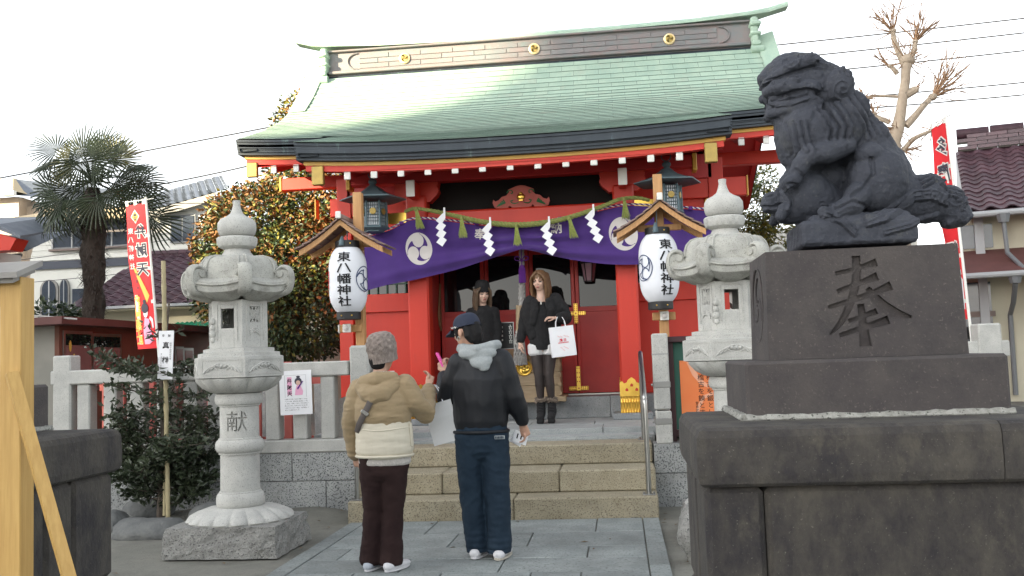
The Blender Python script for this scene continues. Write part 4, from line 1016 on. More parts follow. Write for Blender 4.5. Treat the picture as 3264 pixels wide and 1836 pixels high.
def on_curtain(poly, cx, cz, w_, h_, mb, shear=0., d=.004):
    """flat print following the cloth: polygon in unit coords, subdivided by slicing"""
    bm = bmesh.new(); vs = [bm.verts.new((a, b_, 0)) for a, b_ in poly]
    try: bm.faces.new(vs)
    except ValueError: pass
    bmesh.ops.triangulate(bm, faces=bm.faces[:])
    for ax in (0, 1):
        for k in range(-8, 9):
            g_ = bm.verts[:]+bm.edges[:]+bm.faces[:]; n = Vector((1, 0, 0)) if ax == 0 else Vector((0, 1, 0)); bmesh.ops.bisect_plane(bm, geom=g_, plane_co=n*(k/8), plane_no=n)
    bm.verts.index_update(); V_ = []
    for v in bm.verts:
        x = cx+v.co.x*w_; z = cz+v.co.y*h_+v.co.x*w_*shear; zt, zb = sp1(TOP, x), sp1(BOT, x); t = (zt-z)/(zt-zb); V_.append(cur(x, max(0, min(1, t)), d))
    fs = []
    for f in bm.faces:
        q = [v.index for v in f.verts]; n = (V_[q[1]]-V_[q[0]]).cross(V_[q[2]]-V_[q[0]]); fs.append(q if n.y < 0 else q[::-1])
    mb.add(V_, fs, 0, True); bm.free()
def comma(k, rot=0., n=18, mir=1):
    """one of three comma shapes of the swirl crest, unit disc: round head, tail along the rim"""
    a0 = 2*math.pi*k/3+rot; hc = (.50*math.cos(a0), .50*math.sin(a0)); P = []
    for i in range(n+1): a = a0-R(8)+R(122)*i/n; P.append((.97*math.cos(a), .97*math.sin(a)))
    for i in range(1, 9):
        t = i/9; a = a0+R(114)-R(76)*t; rr = lerp(.95, .66, t**.75); P.append((rr*math.cos(a), rr*math.sin(a)))
    b0 = a0+R(78)
    for i in range(n+1): a = b0+R(262)*i/n; P.append((hc[0]+.41*math.cos(a), hc[1]+.41*math.sin(a)))
    return [(mir*x, y) for x, y in P]
for cx, cz, w_, h_ in ((-2.225, 2.665, .158, .192), (.10, 2.72, .165, .195)):
    cr = MB()
    for k in range(3): on_curtain(comma(k, R(95), 16, 1), cx, cz, w_, h_, cr, -.10)
    cr.build('swirl_crest', MATS['crest_white'], curtain)
def curtain_char(ch, cx, cz, size):
    g_ = glyphs(ch, .02, 1); m = MB(); V_ = []
    for p in g_.v:
        x = cx+(p.x-.5)*size; z = cz+(p.y-.38)*size; zt, zb = sp1(TOP, x), sp1(BOT, x); V_.append(cur(x, (zt-z)/(zt-zb), .014))
    fs = []
    for q in g_.f: n = (V_[q[1]]-V_[q[0]]).cross(V_[q[2]]-V_[q[0]]); fs.append(q)
    m.add(V_, fs); m.build('curtain_lettering', MATS['crest_white'], curtain)
curtain_char('奉', -1.515, 2.80, .135); curtain_char('納', -.645, 2.825, .135)
# twisted purple and white cord along the top edge
def twisted(path, r, n, per, mats, parent, name, strands=2, at_r=.55):
    P = [Vector(p) for p in path]; L_ = 0; out = [MB() for _ in mats]
    S_ = []
    for i, p in enumerate(P):
        if i: L_ += (p-P[i-1]).length
        S_.append(L_)
    for k in range(strands):
        Q = []
        for i, p in enumerate(P):
            t = (P[min(i+1, len(P)-1)]-P[max(i-1, 0)]).normalized(); x = t.cross(Vector((0, 0, 1)) if abs(t.z) < .9 else Vector((0, 1, 0))).normalized(); y = t.cross(x); a = S_[i]/per*2*math.pi+2*math.pi*k/strands
            Q.append(p+(x*math.cos(a)+y*math.sin(a))*r*at_r)
        out[k % len(mats)].tube(Q, r*.62, 6)
    res = [m.build(name, mt, parent) for m, mt in zip(out, mats)]
    return res
def dense(P, step):
    P = [Vector(p) for p in P]; out = [P[0]]
    for a, b_ in zip(P, P[1:]):
        n = max(1, int((b_-a).length/step)); out += [a.lerp(b_, (i+1)/n) for i in range(n)]
    return out
cord = thing('curtain_cord', 'twisted purple and white cord along the top of the purple curtain', 'cord', (-1.0, CY-.02, 2.9))
twisted(dense([(x, CY-.015-(.1*(-2.35-x) if x < -2.35 else 0)*-1*0, sp1(TOP, x)+.018) for x in [-2.93+.09*i for i in range(46)]], .012), .012, 6, .06, [MATS['purple'], MATS['white_paint']], cord, 'cord_strand')
for x in (-2.7, -2.42, -1.55, -1.15, -.6, -.2, .45, .85): lp = MB(); lp.box((x, CY-.012, sp1(TOP, x)+.012), (.05, .03, .04), .004); lp.build('curtain_loop', MATS['purple'], cord)
# sacred straw rope with tassels and paper streamers
RP = smoothpath([(-2.36, 10.36, 3.09), (-2.24, 10.33, 3.115), (-2.05, 10.33, 3.08), (-1.78, 10.34, 3.01), (-1.45, 10.34, 2.92), (-1.07, 10.34, 2.868), (-.70, 10.34, 2.885), (-.40, 10.34, 2.945), (-.08, 10.34, 3.04), (.08, 10.33, 3.095), (.26, 10.33, 3.10), (.40, 10.36, 3.07)], 8)
rope = thing('sacred_rope', 'twisted green straw rope sagging across the porch in front of the curtain', 'rope', (-1.0, 10.34, 2.87))
D_ = dense(RP, .014)
mid = len(D_)/2
for k in range(3):
    m = MB(); Q = []; RR = []
    Ls = 0
    for i, p in enumerate(D_):
        if i: Ls += (p-D_[i-1]).length
        t = (D_[min(i+1, len(D_)-1)]-D_[max(i-1, 0)]).normalized(); x = t.cross(Vector((0, 0, 1))).normalized(); y = t.cross(x); a = Ls/.13*2*math.pi+2*math.pi*k/3
        rr = .030*(.55+.45*math.exp(-((i-mid)/(mid*.75))**2)); Q.append(p+(x*math.cos(a)+y*math.sin(a))*rr*.55); RR.append(rr*.62)
    m.tube(Q, RR, 7); m.build('rope_strand', MATS['rope_green'], rope)
def rope_at(x):
    return min(D_, key=lambda p: abs(p.x-x))
rt = random.Random(8)
for i, x in enumerate((-2.225, -1.70, -1.085, -.50, .115)):
    c = rope_at(x); t = thing('straw_tassel', ['straw tassel at the left end of the green rope over the left pillar', 'straw tassel between the two left paper streamers', 'straw tassel at the lowest middle point of the green rope', 'straw tassel between the two right paper streamers', 'straw tassel at the right end of the green rope over the right pillar'][i], 'tassel', (c.x, c.y-.03, c.z-.01), 'straw tassels on the green rope')
    m = MB()
    for j in range(70):
        a = rt.uniform(0, 6.28); q_ = rt.random()**.5; sk = (.035 if i in (0, 3) else -.0)+.01
        m.tube([Vector((c.x+.012*q_*math.cos(a), c.y-.03+.012*q_*math.sin(a), c.z)), Vector((c.x+.022*q_*math.cos(a)+sk*.4, c.y-.03+.02*q_*math.sin(a), c.z-.09)), Vector((c.x+.052*q_*math.cos(a)+sk, c.y-.03+.04*q_*math.sin(a), c.z-rt.uniform(.2, .245)))], [.004, .0035, .0025], 3, sm=False)
    m.build('straw', MATS['straw_green'], t); m2 = MB(); m2.tube([(c.x, c.y-.03, c.z+.01), (c.x, c.y-.03, c.z-.035)], .019, 8); m2.build('binding', MATS['rope_green'], t)
def streamer(x, label, lean):
    c = rope_at(x); t = thing('paper_streamer', label, 'paper streamer', (c.x, c.y-.035, c.z), 'zigzag paper streamers on the green rope')
    m = MB(); y = c.y-.045
    W2 = .085; k = 0; px_ = c.x-.005; z = c.z+.02
    m.prism([(-.012, 0), (.012, 0), (.010, .06), (-.010, .06)], (c.x+.012, c.y-.036, c.z), (1, 0, 0), (0, 0, 1), (0, .003, 0))
    m.build('paper_tie', MATS['paper'], t)
    pr = [c.x+.01, c.z+.0]
    for k in range(4):
        cx = c.x-.035+lean*k+(0, 0, 0, .0)[k]; cz = c.z-.075-.083*k; q = MB()
        s_ = .062
        rot = R(38)
        poly = [(-s_*.95, -.010), (.008, -s_*.98), (s_*.98, .012), (-.004, s_*.98)]
        if k == 0: poly = [(-s_*.85, -.01), (.008, -s_*.98), (s_*.95, .012), (.062, .085), (.02, .06)]
        q.prism(poly, (cx, y-.004*k, cz), (1, 0, .0), (0, .06 if k % 2 else -.06, 1), (0, .002, 0)); q.build('paper_fold', MATS['paper'], t)
streamer(-1.905, 'zigzag white paper streamer beside the left swirl crest, leftmost of the four', 0.003)
streamer(-1.385, 'zigzag white paper streamer just left of the middle tassel, beside a white character', .012)
streamer(-.735, 'zigzag white paper streamer just right of the middle tassel, overlapping a white character', .022)
streamer(-.235, 'zigzag white paper streamer nearest the right crest, rightmost of the four', .028)
# hanging bronze lanterns
def bronze(loc, label):
    t = thing('bronze_lantern', label, 'hanging lantern', loc, 'bronze lanterns hung under the eaves'); o = Vector(loc); P = MATS['bronze']
    q = MB(); q.lathe([(.375, .0), (.375, .012), (.26, .045), (.16, .085), (.088, .135), (.06, .16)], 6, o+Vector((0, 0, .02)), rot=R(12), sm=False); q.build('lantern_roof', P, t)
    q = MB(); q.lathe([(.05, .165), (.055, .18), (.03, .20), (.05, .225), (.045, .25), (.012, .275)], 14, o); q.build('roof_finial', P, t)
    q = MB(); q.tube([o+Vector((.05*math.cos(a), 0, .32+.05*math.sin(a))) for a in [2*math.pi*i/20 for i in range(20)]], .007, 6, close=True); q.build('hanging_ring', P, t)
    q = MB()
    for i in range(6): z = o.z+.38+i*.035; q.tube([(o.x+.012*math.cos(a)*(i % 2), o.y+.012*math.cos(a)*(1-i % 2), z+.02*math.sin(a)) for a in [2*math.pi*k/8 for k in range(8)]], .004, 4, close=True)
    q.build('chain', P, t)
    q = MB(); q.lathe([(.145, -.0), (.15, -.28), (.165, -.30), (.14, -.335)], 6, o, rot=R(12), sm=False); body_ = None
    bd = MB(); r0 = .15
    pan = MB(); pan.lathe([(.128, -.01), (.132, -.275)], 6, o, rot=R(12), sm=False); 
    for k in range(6):
        a = R(12+60*k); d = Vector((math.cos(a), math.sin(a), 0)); bd.tube([o+d*.145+Vector((0, 0, 0)), o+d*.152+Vector((0, 0, -.30))], .014, 6)
        a2 = a+R(60); d2 = Vector((math.cos(a2), math.sin(a2), 0)); A, B_ = o+d*.142, o+d2*.142
        for j in range(1, 6): p = A.lerp(B_, j/6); bd.tube([p+Vector((0, 0, -.015)), p+Vector((0, 0, -.27))], .0042, 4)
        for j in range(7): z = -.015-.036*j; bd.tube([A+Vector((0, 0, z)), B_+Vector((0, 0, z))], .0042, 4)
        mdp = A.lerp(B_, .5); n = mdp-o; n.z = 0; n = n.normalized()
        if n.y < -.2:
            dd = MB(); dd.lathe([(.038, 0), (.036, .01), (.0, .012)], 12); dd.xf(Matrix.Translation(mdp+n*.008+Vector((0, 0, -.12))) @ n.to_track_quat('Z', 'Y').to_matrix().to_4x4()); dd.build('gilt_medallion', MATS['gold_dull'], t)
    bd.build('lattice_cage', P, t); pan.build('paper_screen', MATS['lantern_paper'], t); q2 = MB(); q2.lathe([(.155, -.275), (.175, -.295), (.175, -.305), (.12, -.335), (.12, -.345)], 6, o, rot=R(12), sm=False); q2.build('lantern_floor', P, t)
bronze((-2.70, 10.25, 3.20), 'green bronze hanging lantern with lattice sides over the left pillar')
bronze((.60, 10.25, 3.205), 'green bronze hanging lantern with lattice sides right of the right pillar')
# shrine paper lanterns on roofed wooden posts
def lantern_post(x, y, zt, label, face):
    t = thing('lantern_post', label, 'lantern post', (x, y, .5), 'roofed wooden lantern posts'); C_ = MATS['cedar']
    def bx(n, c, d, m='cedar', rz=0): q = MB(); q.box(c, d, .006, rz); return q.build(n, MATS[m], t)
    bx('post', (x, y, (zt+.45)/2), (.088, .088, zt-.45))
    ax = -face*.11     # the roof is centred off the post
    cx = x+ax; ry0, ry1 = y-.27, y+.12; zt2 = zt-.30
    def arm(sg, yy, dp, nm, m, lift=0., th=.055):
        n = 7; vs = []
        for i in range(n+1):
            u_ = i/n; xx = cx+sg*.415*u_; zz = zt2-.37*u_+.085*u_*u_*1.0+lift
            for dz in (0, -th):
                for dy in (0, dp): vs.append((xx, yy+dy, zz+dz))
        fs = []
        for i in range(n):
            a = 4*i; b_ = a+4
            for p, q_ in ((0, 1), (1, 3), (3, 2), (2, 0)): fs.append((a+p, a+q_, b_+q_, b_+p) if sg > 0 else (a+p, b_+p, b_+q_, a+q_))
        fs += [(0, 2, 3, 1), (4*n, 4*n+1, 4*n+3, 4*n+2)] if sg > 0 else [(0, 1, 3, 2), (4*n, 4*n+2, 4*n+3, 4*n+1)]
        q = MB(); q.add(vs, fs); return q.build(nm, MATS[m], t)
    for sg in (-1, 1):
        arm(sg, ry0, .035, 'barge_board', 'cedar'); arm(sg, ry1-.035, .035, 'barge_board', 'cedar')
        n = 6
        for i in range(n):
            u0, u1 = i/n, (i+1.25)/n
            def zz(u_): return zt2-.37*u_+.085*u_*u_
            q = MB(); c = [(cx+sg*.43*u, yy, zz(u)+dz) for u, dz in ((u0, .004), (u1, .018), (u1, .032), (u0, .018)) for yy in (ry0-.03, ry1+.03)]
            f_ = [(0, 1, 3, 2), (2, 3, 5, 4), (4, 5, 7, 6), (6, 7, 1, 0), (0, 2, 4, 6), (1, 7, 5, 3)]
            q.add(c, [ff[::-1] if sg > 0 else ff for ff in f_]); q.build('shingle', MATS['shingle'], t)
    bx('ridge_pole', (cx, (ry0+ry1)/2, zt2+.03), (.05, ry1-ry0+.10, .045), 'shingle'); bx('ridge_cap', (cx, ry0-.055, zt2+.035), (.052, .02, .07), 'white_paint')
    bx('cross_arm', (x-face*.07, y, zt2-.22), (.42, .05, .06)); bx('lower_arm', (x-face*.09, y-.045, 1.73), (.22, .04, .075)); bx('arm_end_cap', (x-face*.205, y-.045, 1.73), (.016, .055, .085), 'white_paint')
    bx('outer_arm_cap', (x-face*.10, y-.15, 1.73), (.082, .016, .085), 'white_paint'); bx('outer_arm', (x-face*.10, y-.09, 1.73), (.06, .11, .06))
    b_ = MB(); b_.ell((x-face*.105, y-.165, 1.73), (.028, .012, .028), 10, 6); b_.build('lamp_bulb', MATS['crest_white'], t)
    return cx
def paper_lantern(x, y, z0, z1, rad, label, text_ang, crest_ang, red_ang):
    t = thing('paper_lantern', label, 'paper lantern', (x, y, z0), 'white paper lanterns by the steps'); o = Vector((x, y, 0)); h = z1-z0
    def prof(s_): 
        e = abs(2*s_-1); return rad*(1-e**4.2*.42)
    n = 66; P = []
    for i in range(n*2+1):
        s_ = i/(2*n); P.append((prof(s_)-(.0022 if i % 2 else 0), z0+h*s_))
    q = MB(); q.ang = 80; q.lathe(P, 56, o, cap=True); shade = q.build('lantern_shade', MATS['lantern_paper'], t)
    for nm, za, zb in (('lantern_cap', z1-.002, z1+.065), ('lantern_foot', z0-.07, z0+.004)):
        q = MB(); q.lathe([(.112, za), (.118, za+.004), (.118, zb-.004), (.112, zb)], 32, o); q.build(nm, MATS['black'], t)
        q = MB()
        for a in (-60, -110): q.ell(o+Vector((.119*math.cos(R(a)), .119*math.sin(R(a)), (za+zb)/2)), .008, 8, 6)
        q.build('brass_stud', MATS['gold'], t)
    q = MB(); q.tube([(x, y, z1+.06), (x, y, z1+.24)], .006, 6); q.tube([(x-.02, y-.13, z1+.01), (x-.02, y-.125, z1+.05), (x-.02, y-.10, z1+.10)], [.028, .026, .012], 10); q.build('hanger', MATS['bronze'], t)
    def wrap(mb2, a0, zc, m, nm):   # mb2 in metres: x tangential, y vertical
        bm = bmesh.new(); me = mb2.mesh('w', []); bm.from_mesh(me); bpy.data.meshes.remove(me); bmesh.ops.triangulate(bm, faces=bm.faces[:]); T3 = [[v.co.copy() for v in f.verts] for f in bm.faces]; bm.free(); m_ = MB()
        def put(t):
            k = max(range(3), key=lambda i: abs(t[i].x-t[(i+1) % 3].x)); A, B_, C_ = t[k], t[(k+1) % 3], t[(k+2) % 3]
            if abs(A.x-B_.x) > .022: M_ = (A+B_)/2; put([A, M_, C_]); put([M_, B_, C_]); return
            V_ = []
            for q in t: z = zc+q.y; r_ = prof(max(0, min(1, (z-z0)/h)))+.0045+q.z; a = a0+q.x/rad; V_.append(o+Vector((r_*math.cos(a), r_*math.sin(a), z)))
            m_.add(V_, [(0, 1, 2)])
        for t in T3: put(t)
        m_.build(nm, m, shade)
    tx = MB(); zc = (z0+z1)/2
    for i, ch in enumerate('東八幡神社'):
        g_ = glyphs(ch, .0, 1); sz = .120
        for k, (bx_, by_) in enumerate(((-.022, .008), (.022, -.008), (-.012, -.014), (.012, .014))): tx.add([Vector(((p.x-.5+bx_)*sz*1.18, .214-.107*i+(p.y-.38+by_)*sz*.86, .0003*k)) for p in g_.v], g_.f)
    wrap(tx, text_ang, zc, MATS['ink'], 'lantern_lettering')
    cr = MB()
    for k in range(3):
        for rr in (1.0,):
            P_ = [(p[0]*.105, p[1]*.125) for p in comma(k, R(60))]; nP = len(P_)
            for i in range(nP):
                a, b_ = Vector((*P_[i], 0)), Vector((*P_[(i+1) % nP], 0)); d = (b_-a)
                if d.length < 1e-6: continue
                nn = Vector((-d.y, d.x, 0)).normalized()*.0045; cr.add([a-nn, b_-nn, b_+nn, a+nn], [(0, 1, 2, 3)])
    wrap(cr, crest_ang, zc-.0, M('crest_blue', (.02, .04, .12), rough=.7) if 'crest_blue' not in MATS else MATS['crest_blue'], 'swirl_crest')
    if red_ang is not None:
        rd = MB(); 
        for i in range(10): rd.box((0, -.09+.018*i, 0), (.04, .010, .0004), 0)
        rd.v = [Vector((p.x, p.y, 0)) for p in rd.v]; rd2 = MB()
        for i in range(10): a = -.09+.018*i; rd2.add([(-.02, a, 0), (.02, a, 0), (.02, a+.011, 0), (-.02, a+.011, 0)], [(0, 1, 2, 3)])
        wrap(rd2, red_ang, zc, M('seal_red', (.6, .02, .02), rough=.7), 'red_seal')
lantern_post(-2.53, 9.02, 3.085, 'wooden post with a small shingled roof left of the steps', 1)
lantern_post(.437, 9.1, 3.11, 'wooden post with a small shingled roof right of the steps', 0.0001)
paper_lantern(-2.60, 8.85, 1.880, 2.515, .186, 'white paper lantern with black lettering left of the steps', R(-90+4), R(-90+72), R(-90-62))
paper_lantern(.405, 8.92, 1.858, 2.50, .188, 'white paper lantern with black lettering half hidden by the right stone lantern', R(-90+22), R(-90-52), None)
# bell rope with tassel and macrame cover
bell = thing('bell_rope', 'thick grey braided bell rope with a purple tassel hanging before the doors', 'bell rope', (-1.12, 10.85, 1.3))
twisted(dense([(-1.085, 10.82, 2.9), (-1.09, 10.82, 2.4), (-1.12, 10.82, 1.95), (-1.14, 10.82, 1.7), (-1.15, 10.82, 1.3)], .02), .030, 6, .16, [MATS['rope_grey']]*3, bell, 'rope_strand', 3)
m = MB(); m.tube([(-1.135, 10.82, 1.99), (-1.15, 10.82, 1.66)], .042, 10); m.build('wooden_grip', MATS['wood_pale'], bell)
m = MB(); rr = random.Random(1)
for i in range(11):
    for s_ in (-1, 1):
        P = []
        for j in range(9):
            t = j/8; a = 2*math.pi*(i/11)+s_*t*1.7; r_ = lerp(.045, .072, t); P.append((-1.15+r_*math.cos(a), 10.82+r_*math.sin(a), lerp(1.66, 1.38, t)))
        m.tube(P, .0075, 5)
for i in range(22): a = 2*math.pi*i/22; m.tube([(-1.15+.072*math.cos(a), 10.82+.072*math.sin(a), 1.39), (-1.15+.078*math.cos(a), 10.82+.078*math.sin(a), 1.30)], .007, 5)
m.lathe([(.044, 1.66), (.05, 1.675), (.04, 1.70)], 14, (-1.15, 10.82, 0)); m.build('knotted_cover', MATS['rope_grey'], bell)
m = MB(); tx_ = -1.078
for k in range(26): a = 2*math.pi*k/26; m.tube([(tx_+.02*math.cos(a), 10.70+.02*math.sin(a), 2.44), (tx_+.033*math.cos(a), 10.70+.03*math.sin(a), 2.40), (tx_+.036*math.cos(a), 10.70+.033*math.sin(a), 2.245)], .006, 4)
m.lathe([(.0, 2.46), (.026, 2.445), (.033, 2.41), (.031, 2.25), (0.0, 2.25)], 12, (tx_, 10.70, 0), cap=False)
for s_ in (-1, 1): m.tube(smoothpath([(tx_, 10.70, 2.49), (tx_+s_*.03, 10.69, 2.545), (tx_+s_*.075, 10.69, 2.545), (tx_+s_*.07, 10.69, 2.51), (tx_, 10.70, 2.50)], 5), .006, 5)
m.tube([(tx_, 10.70, 2.45), (tx_, 10.70, 2.64)], .006, 5); m.ell((tx_, 10.70, 2.50), .014, 8, 6); m.build('purple_tassel', MATS['purple'], bell)
# offertory box with the gilt swirl roundel
box = thing('offertory_box', 'plain wooden offertory box with a round gilt swirl crest on its front', 'offertory box', (-1.05, 11.2, .655))
for i, (z0, z1) in enumerate(((.905, 1.05), (1.053, 1.20), (1.203, 1.36))):
    q = MB(); q.span(-1.42, -.70, 10.93, 11.40, z0, z1, .006); q.build('plank', MATS['wood_pale'], box)
for x in (-1.42, -.72):
    for i in range(4): q = MB(); q.span(x-.012, x+.032, 10.915, 10.96, .93+.11*i, .98+.11*i, .004); q.build('corner_joint', MATS['wood_pale'], box)
q = MB(); q.span(-1.46, -.66, 10.90, 11.42, 1.36, 1.40, .006); q.build('top_frame', MATS['wood_brown'], box)
for i in range(7): q = MB(); q.span(-1.40, -.72, 10.95+.062*i, 10.98+.062*i, 1.38, 1.415, .003); q.build('slat', MATS['wood_brown'], box)
q = MB(); q.span(-1.47, -.64, 10.88, 11.44, .86, .925, .006); q.build('box_base', MATS['wood_pale'], box)
q = MB(); q.lathe([(.092, 0), (.095, .012), (.085, .022), (.075, .018), (0, .016)], 28); q.xf(Matrix.Translation((-1.118, 10.93, 1.262)) @ Matrix.Rotation(R(90), 4, 'X')); ro = q.build('gilt_roundel', MATS['gold'], box)
q = MB()
for k in range(3):
    a = 2*math.pi*k/3+.5; c = (-1.118+.036*math.cos(a), 1.262+.036*math.sin(a))
    q.ell((c[0], 10.905, c[1]), (.03, .016, .03), 12, 8)
    q.tube([(-1.118+(.05+.022*t)*math.cos(a+t*1.9), 10.908, 1.262+(.05+.022*t)*math.sin(a+t*1.9)) for t in [i/8 for i in range(9)]], [.018-.014*i/8 for i in range(9)], 6)
q.build('swirl_relief', MATS['gold'], ro)
# small dark notice board beside the bell rope
nb = thing('notice_board', 'small framed black notice board with white lettering left of the bell rope', 'notice board', (-1.33, 11.1, 1.4))
q = MB(); q.span(-1.405, -1.24, 11.0, 11.015, 1.50, 1.80); q.build('board', MATS['black'], nb)
q = MB()
for a in ((-1.415, -1.405, 1.49, 1.81), (-1.24, -1.23, 1.49, 1.81), (-1.405, -1.24, 1.80, 1.81), (-1.405, -1.24, 1.49, 1.50)): q.span(a[0], a[1], 10.995, 11.02, a[2], a[3])
q.build('frame', MATS['steel_dull'], nb); q = MB(); q.span(-1.42, -1.22, 10.99, 11.1, 1.40, 1.485, .005); q.build('stand', MATS['wood_brown'], nb)
q = MB()
for k in range(4):
    for (dx, dz, wx, wz) in ((0, .012, .040, .008), (-.010, -.008, .010, .030), (.010, -.010, .009, .026), (0, .024, .009, .016)): q.box((-1.272+dx, 10.996, 1.745-.055*k+dz), (wx, .002, wz))
    q.box((-1.37, 10.996, 1.75-.05*k), (.014, .002, .022))
q.build('board_lettering', MATS['white_paint'], nb)
# lamp hanging in front of the right hand glass
lm = thing('hanging_lamp', 'tapered pink glass lamp with dark ribs hanging before the door glass', 'lamp', (-.33, 11.42, 2.5))
M('lamp_glass', (.45, .27, .33), (.40, .24, .30), 5, rough=.3)
q = MB(); q.lathe([(.052, 2.285), (.058, 2.29), (.092, 2.50), (.09, 2.505)], 6, (-.33, 11.42, 0), sm=False); q.build('lamp_shade', MATS['lamp_glass'], lm)
q = MB()
for k in range(6): a = R(60*k); q.tube([(-.33+.06*math.cos(a), 11.42+.06*math.sin(a), 2.28), (-.33+.096*math.cos(a), 11.42+.096*math.sin(a), 2.505)], .007, 5)
q.lathe([(.10, 2.50), (.11, 2.52), (.04, 2.575), (.02, 2.6)], 6, (-.33, 11.42, 0), sm=False); q.lathe([(.062, 2.275), (.062, 2.29)], 6, (-.33, 11.42, 0), sm=False); q.tube([(-.33, 11.42, 2.59), (-.33, 11.42, 2.76)], .006, 5); q.build('lamp_frame', MATS['black'], lm)
# ------------------------------------------------------------------ people
M('hair_black', (.008, .0075, .008), (.013, .012, .012), 30, st=(1, 1, .1), rough=.65, spec=.2)
M('hair_brown', (.085, .044, .021), (.19, .10, .042), 60, st=(6, 6, .15), rough=.5, bump=.4, bsc=200)
M('hair_dark_brown', (.055, .033, .019), (.11, .068, .036), 60, st=(6, 6, .15), rough=.5, bump=.4, bsc=200)
M('jacket_tan', (.25, .185, .10), (.29, .215, .12), 5, rough=.75, bump=.25, bsc=35, bdist=.01, sheen=.15)
M('jacket_cream', (.52, .48, .385), (.56, .52, .42), 6, rough=.8, bump=.2, bsc=40, bdist=.008)
M('knit_grey', (.33, .28, .25), (.16, .13, .115), 46, rough=.95, bump=1., bsc=65, bdist=.012, st=(1, 1, .7))
M('knit_white', (.55, .52, .48), (.38, .36, .34), 75, rough=.95, bump=.8, bsc=90, bdist=.006)
M('cord_brown', (.020, .0105, .0105), (.032, .018, .017), 5, rough=.95, bump=.25, bsc=60, spec=.2)
M('nylon_black', (.0055, .0065, .009), (.009, .0105, .014), 4, rough=.55, bump=.25, bsc=16, bdist=.008, spec=.35)
M('sweat_grey', (.27, .295, .30), (.32, .345, .35), 90, rough=.95, bump=.15, bsc=200)
M('trouser_navy', (.009, .020, .035), (.016, .031, .050), 5, rough=.85, spec=.25, bump=.2, bsc=40, bdist=.008)
M('cap_navy', (.009, .015, .036), (.014, .021, .044), 20, rough=.8)
M('wool_black', (.008, .008, .009), (.014, .014, .015), 30, rough=.95, bump=.4, bsc=120)
M('tights', (.022, .016, .015), (.036, .025, .022), 6, rough=.6)
M('shorts_white', (.66, .66, .66), rough=.8)
M('fur', (.26, .21, .165), (.13, .10, .08), 50, rough=1., bump=.8, bsc=120)
M('lips', (.42, .14, .12), rough=.4); M('eye_dark', (.012, .010, .010), rough=.3); M('eye_white', (.62, .58, .55), rough=.3)
M('shoe_white', (.66, .66, .68), (.58, .58, .60), 8, rough=.6); M('shoe_grey', (.42, .45, .50), (.36, .39, .44), 8, rough=.7); M('sole', (.45, .42, .36), rough=.8)
M('strap_grey', (.10, .085, .08), rough=.8); M('pink_plastic', (.85, .10, .42), rough=.35); M('bag_paper', (.60, .61, .61), (.56, .57, .57), 4, rough=.7)
V = Vector
def hand(b, w_, d, palm_n, s=1., curl=.5, thumb=1, spread=.12):
    """five fingers: w_ wrist point, d finger direction, palm_n palm normal, curl bends fingers to the palm side"""
    d = d.normalized(); n = (palm_n-d*palm_n.dot(d)).normalized(); u = d.cross(n)
    b.capsule([w_-d*.03*s, w_+d*.03*s, w_+d*.075*s], [(.022*s, .024*s), (.034*s, .017*s), (.037*s, .014*s)], 12)
    for k, (off_, L_) in enumerate(((-.030, .062), (-.010, .074), (.010, .080), (.029, .072))):
        base = w_+d*.078*s+u*off_*s; dd = (d+u*(spread*(k-1.5)*.5)).normalized(); P = [base-dd*.015*s, base]; a = 0; p = base
        for seg in (.42, .33, .25):
            a += curl*.75; q = dd*math.cos(a)+n*math.sin(a); p = p+q*(L_*seg*s); P.append(p)
        b.capsule(P, [.0088*s, .0088*s, .0082*s, .0076*s, .0066*s], 8, 3)
    base = w_+d*.025*s-u*.028*s*thumb; t1 = base-u*.030*s*thumb+d*.022*s+n*.010*s; t2 = t1+d*.026*s-u*.008*s*thumb+n*.012*s; t3 = t2+d*.022*s+n*.008*s
    b.capsule([base+u*.01*s*thumb, base, t1, t2, t3], [.013*s, .013*s, .011*s, .0095*s, .0078*s], 8, 3)
def head_shape(b, c, fwd, s=1., tilt=None, face=1):
    """cranium, face, jaw, nose, ears around c (centre of the skull)"""
    f = fwd.normalized(); up_ = V((0, 0, 1)); up_ = (up_-f*up_.dot(f)).normalized(); r = f.cross(up_)
    X = Matrix((r, f, up_)).transposed()
    P = lambda x, y, z: c+(r*x+f*y+up_*z)*s
    b.ell(P(0, -.012, .030), (.074*s, .092*s, .083*s), 18, 12, X); b.ell(P(0, .030, -.020), (.063*s, .062*s, .078*s), 16, 12, X)
    b.ell(P(0, .048, -.074), (.036*s, .036*s, .030*s), 14, 10, X); b.ell(P(0, .030, -.060), (.053*s, .048*s, .040*s), 14, 10, X)
    if face:
        b.capsule([P(0, .086, .008), P(0, .103, -.020)], [.008*s, .0115*s], 8, 3); b.ell(P(0, .098, -.024), (.016*s, .010*s, .009*s), 10, 8, X)
        b.ell(P(0, .084, -.053), (.022*s, .014*s, .012*s), 10, 8, X)
        for sx in (-1, 1): b.ell(P(sx*.034, .066, -.022), (.024*s, .024*s, .022*s), 10, 8, X); b.capsule([P(sx*.012, .082, .026), P(sx*.045, .070, .024)], [.009*s, .008*s], 8, 3)
    for sx in (-1, 1): b.ell(P(sx*.077, -.008, -.012), (.010*s, .018*s, .030*s), 10, 8, X)
    return P, r, f, up_, X
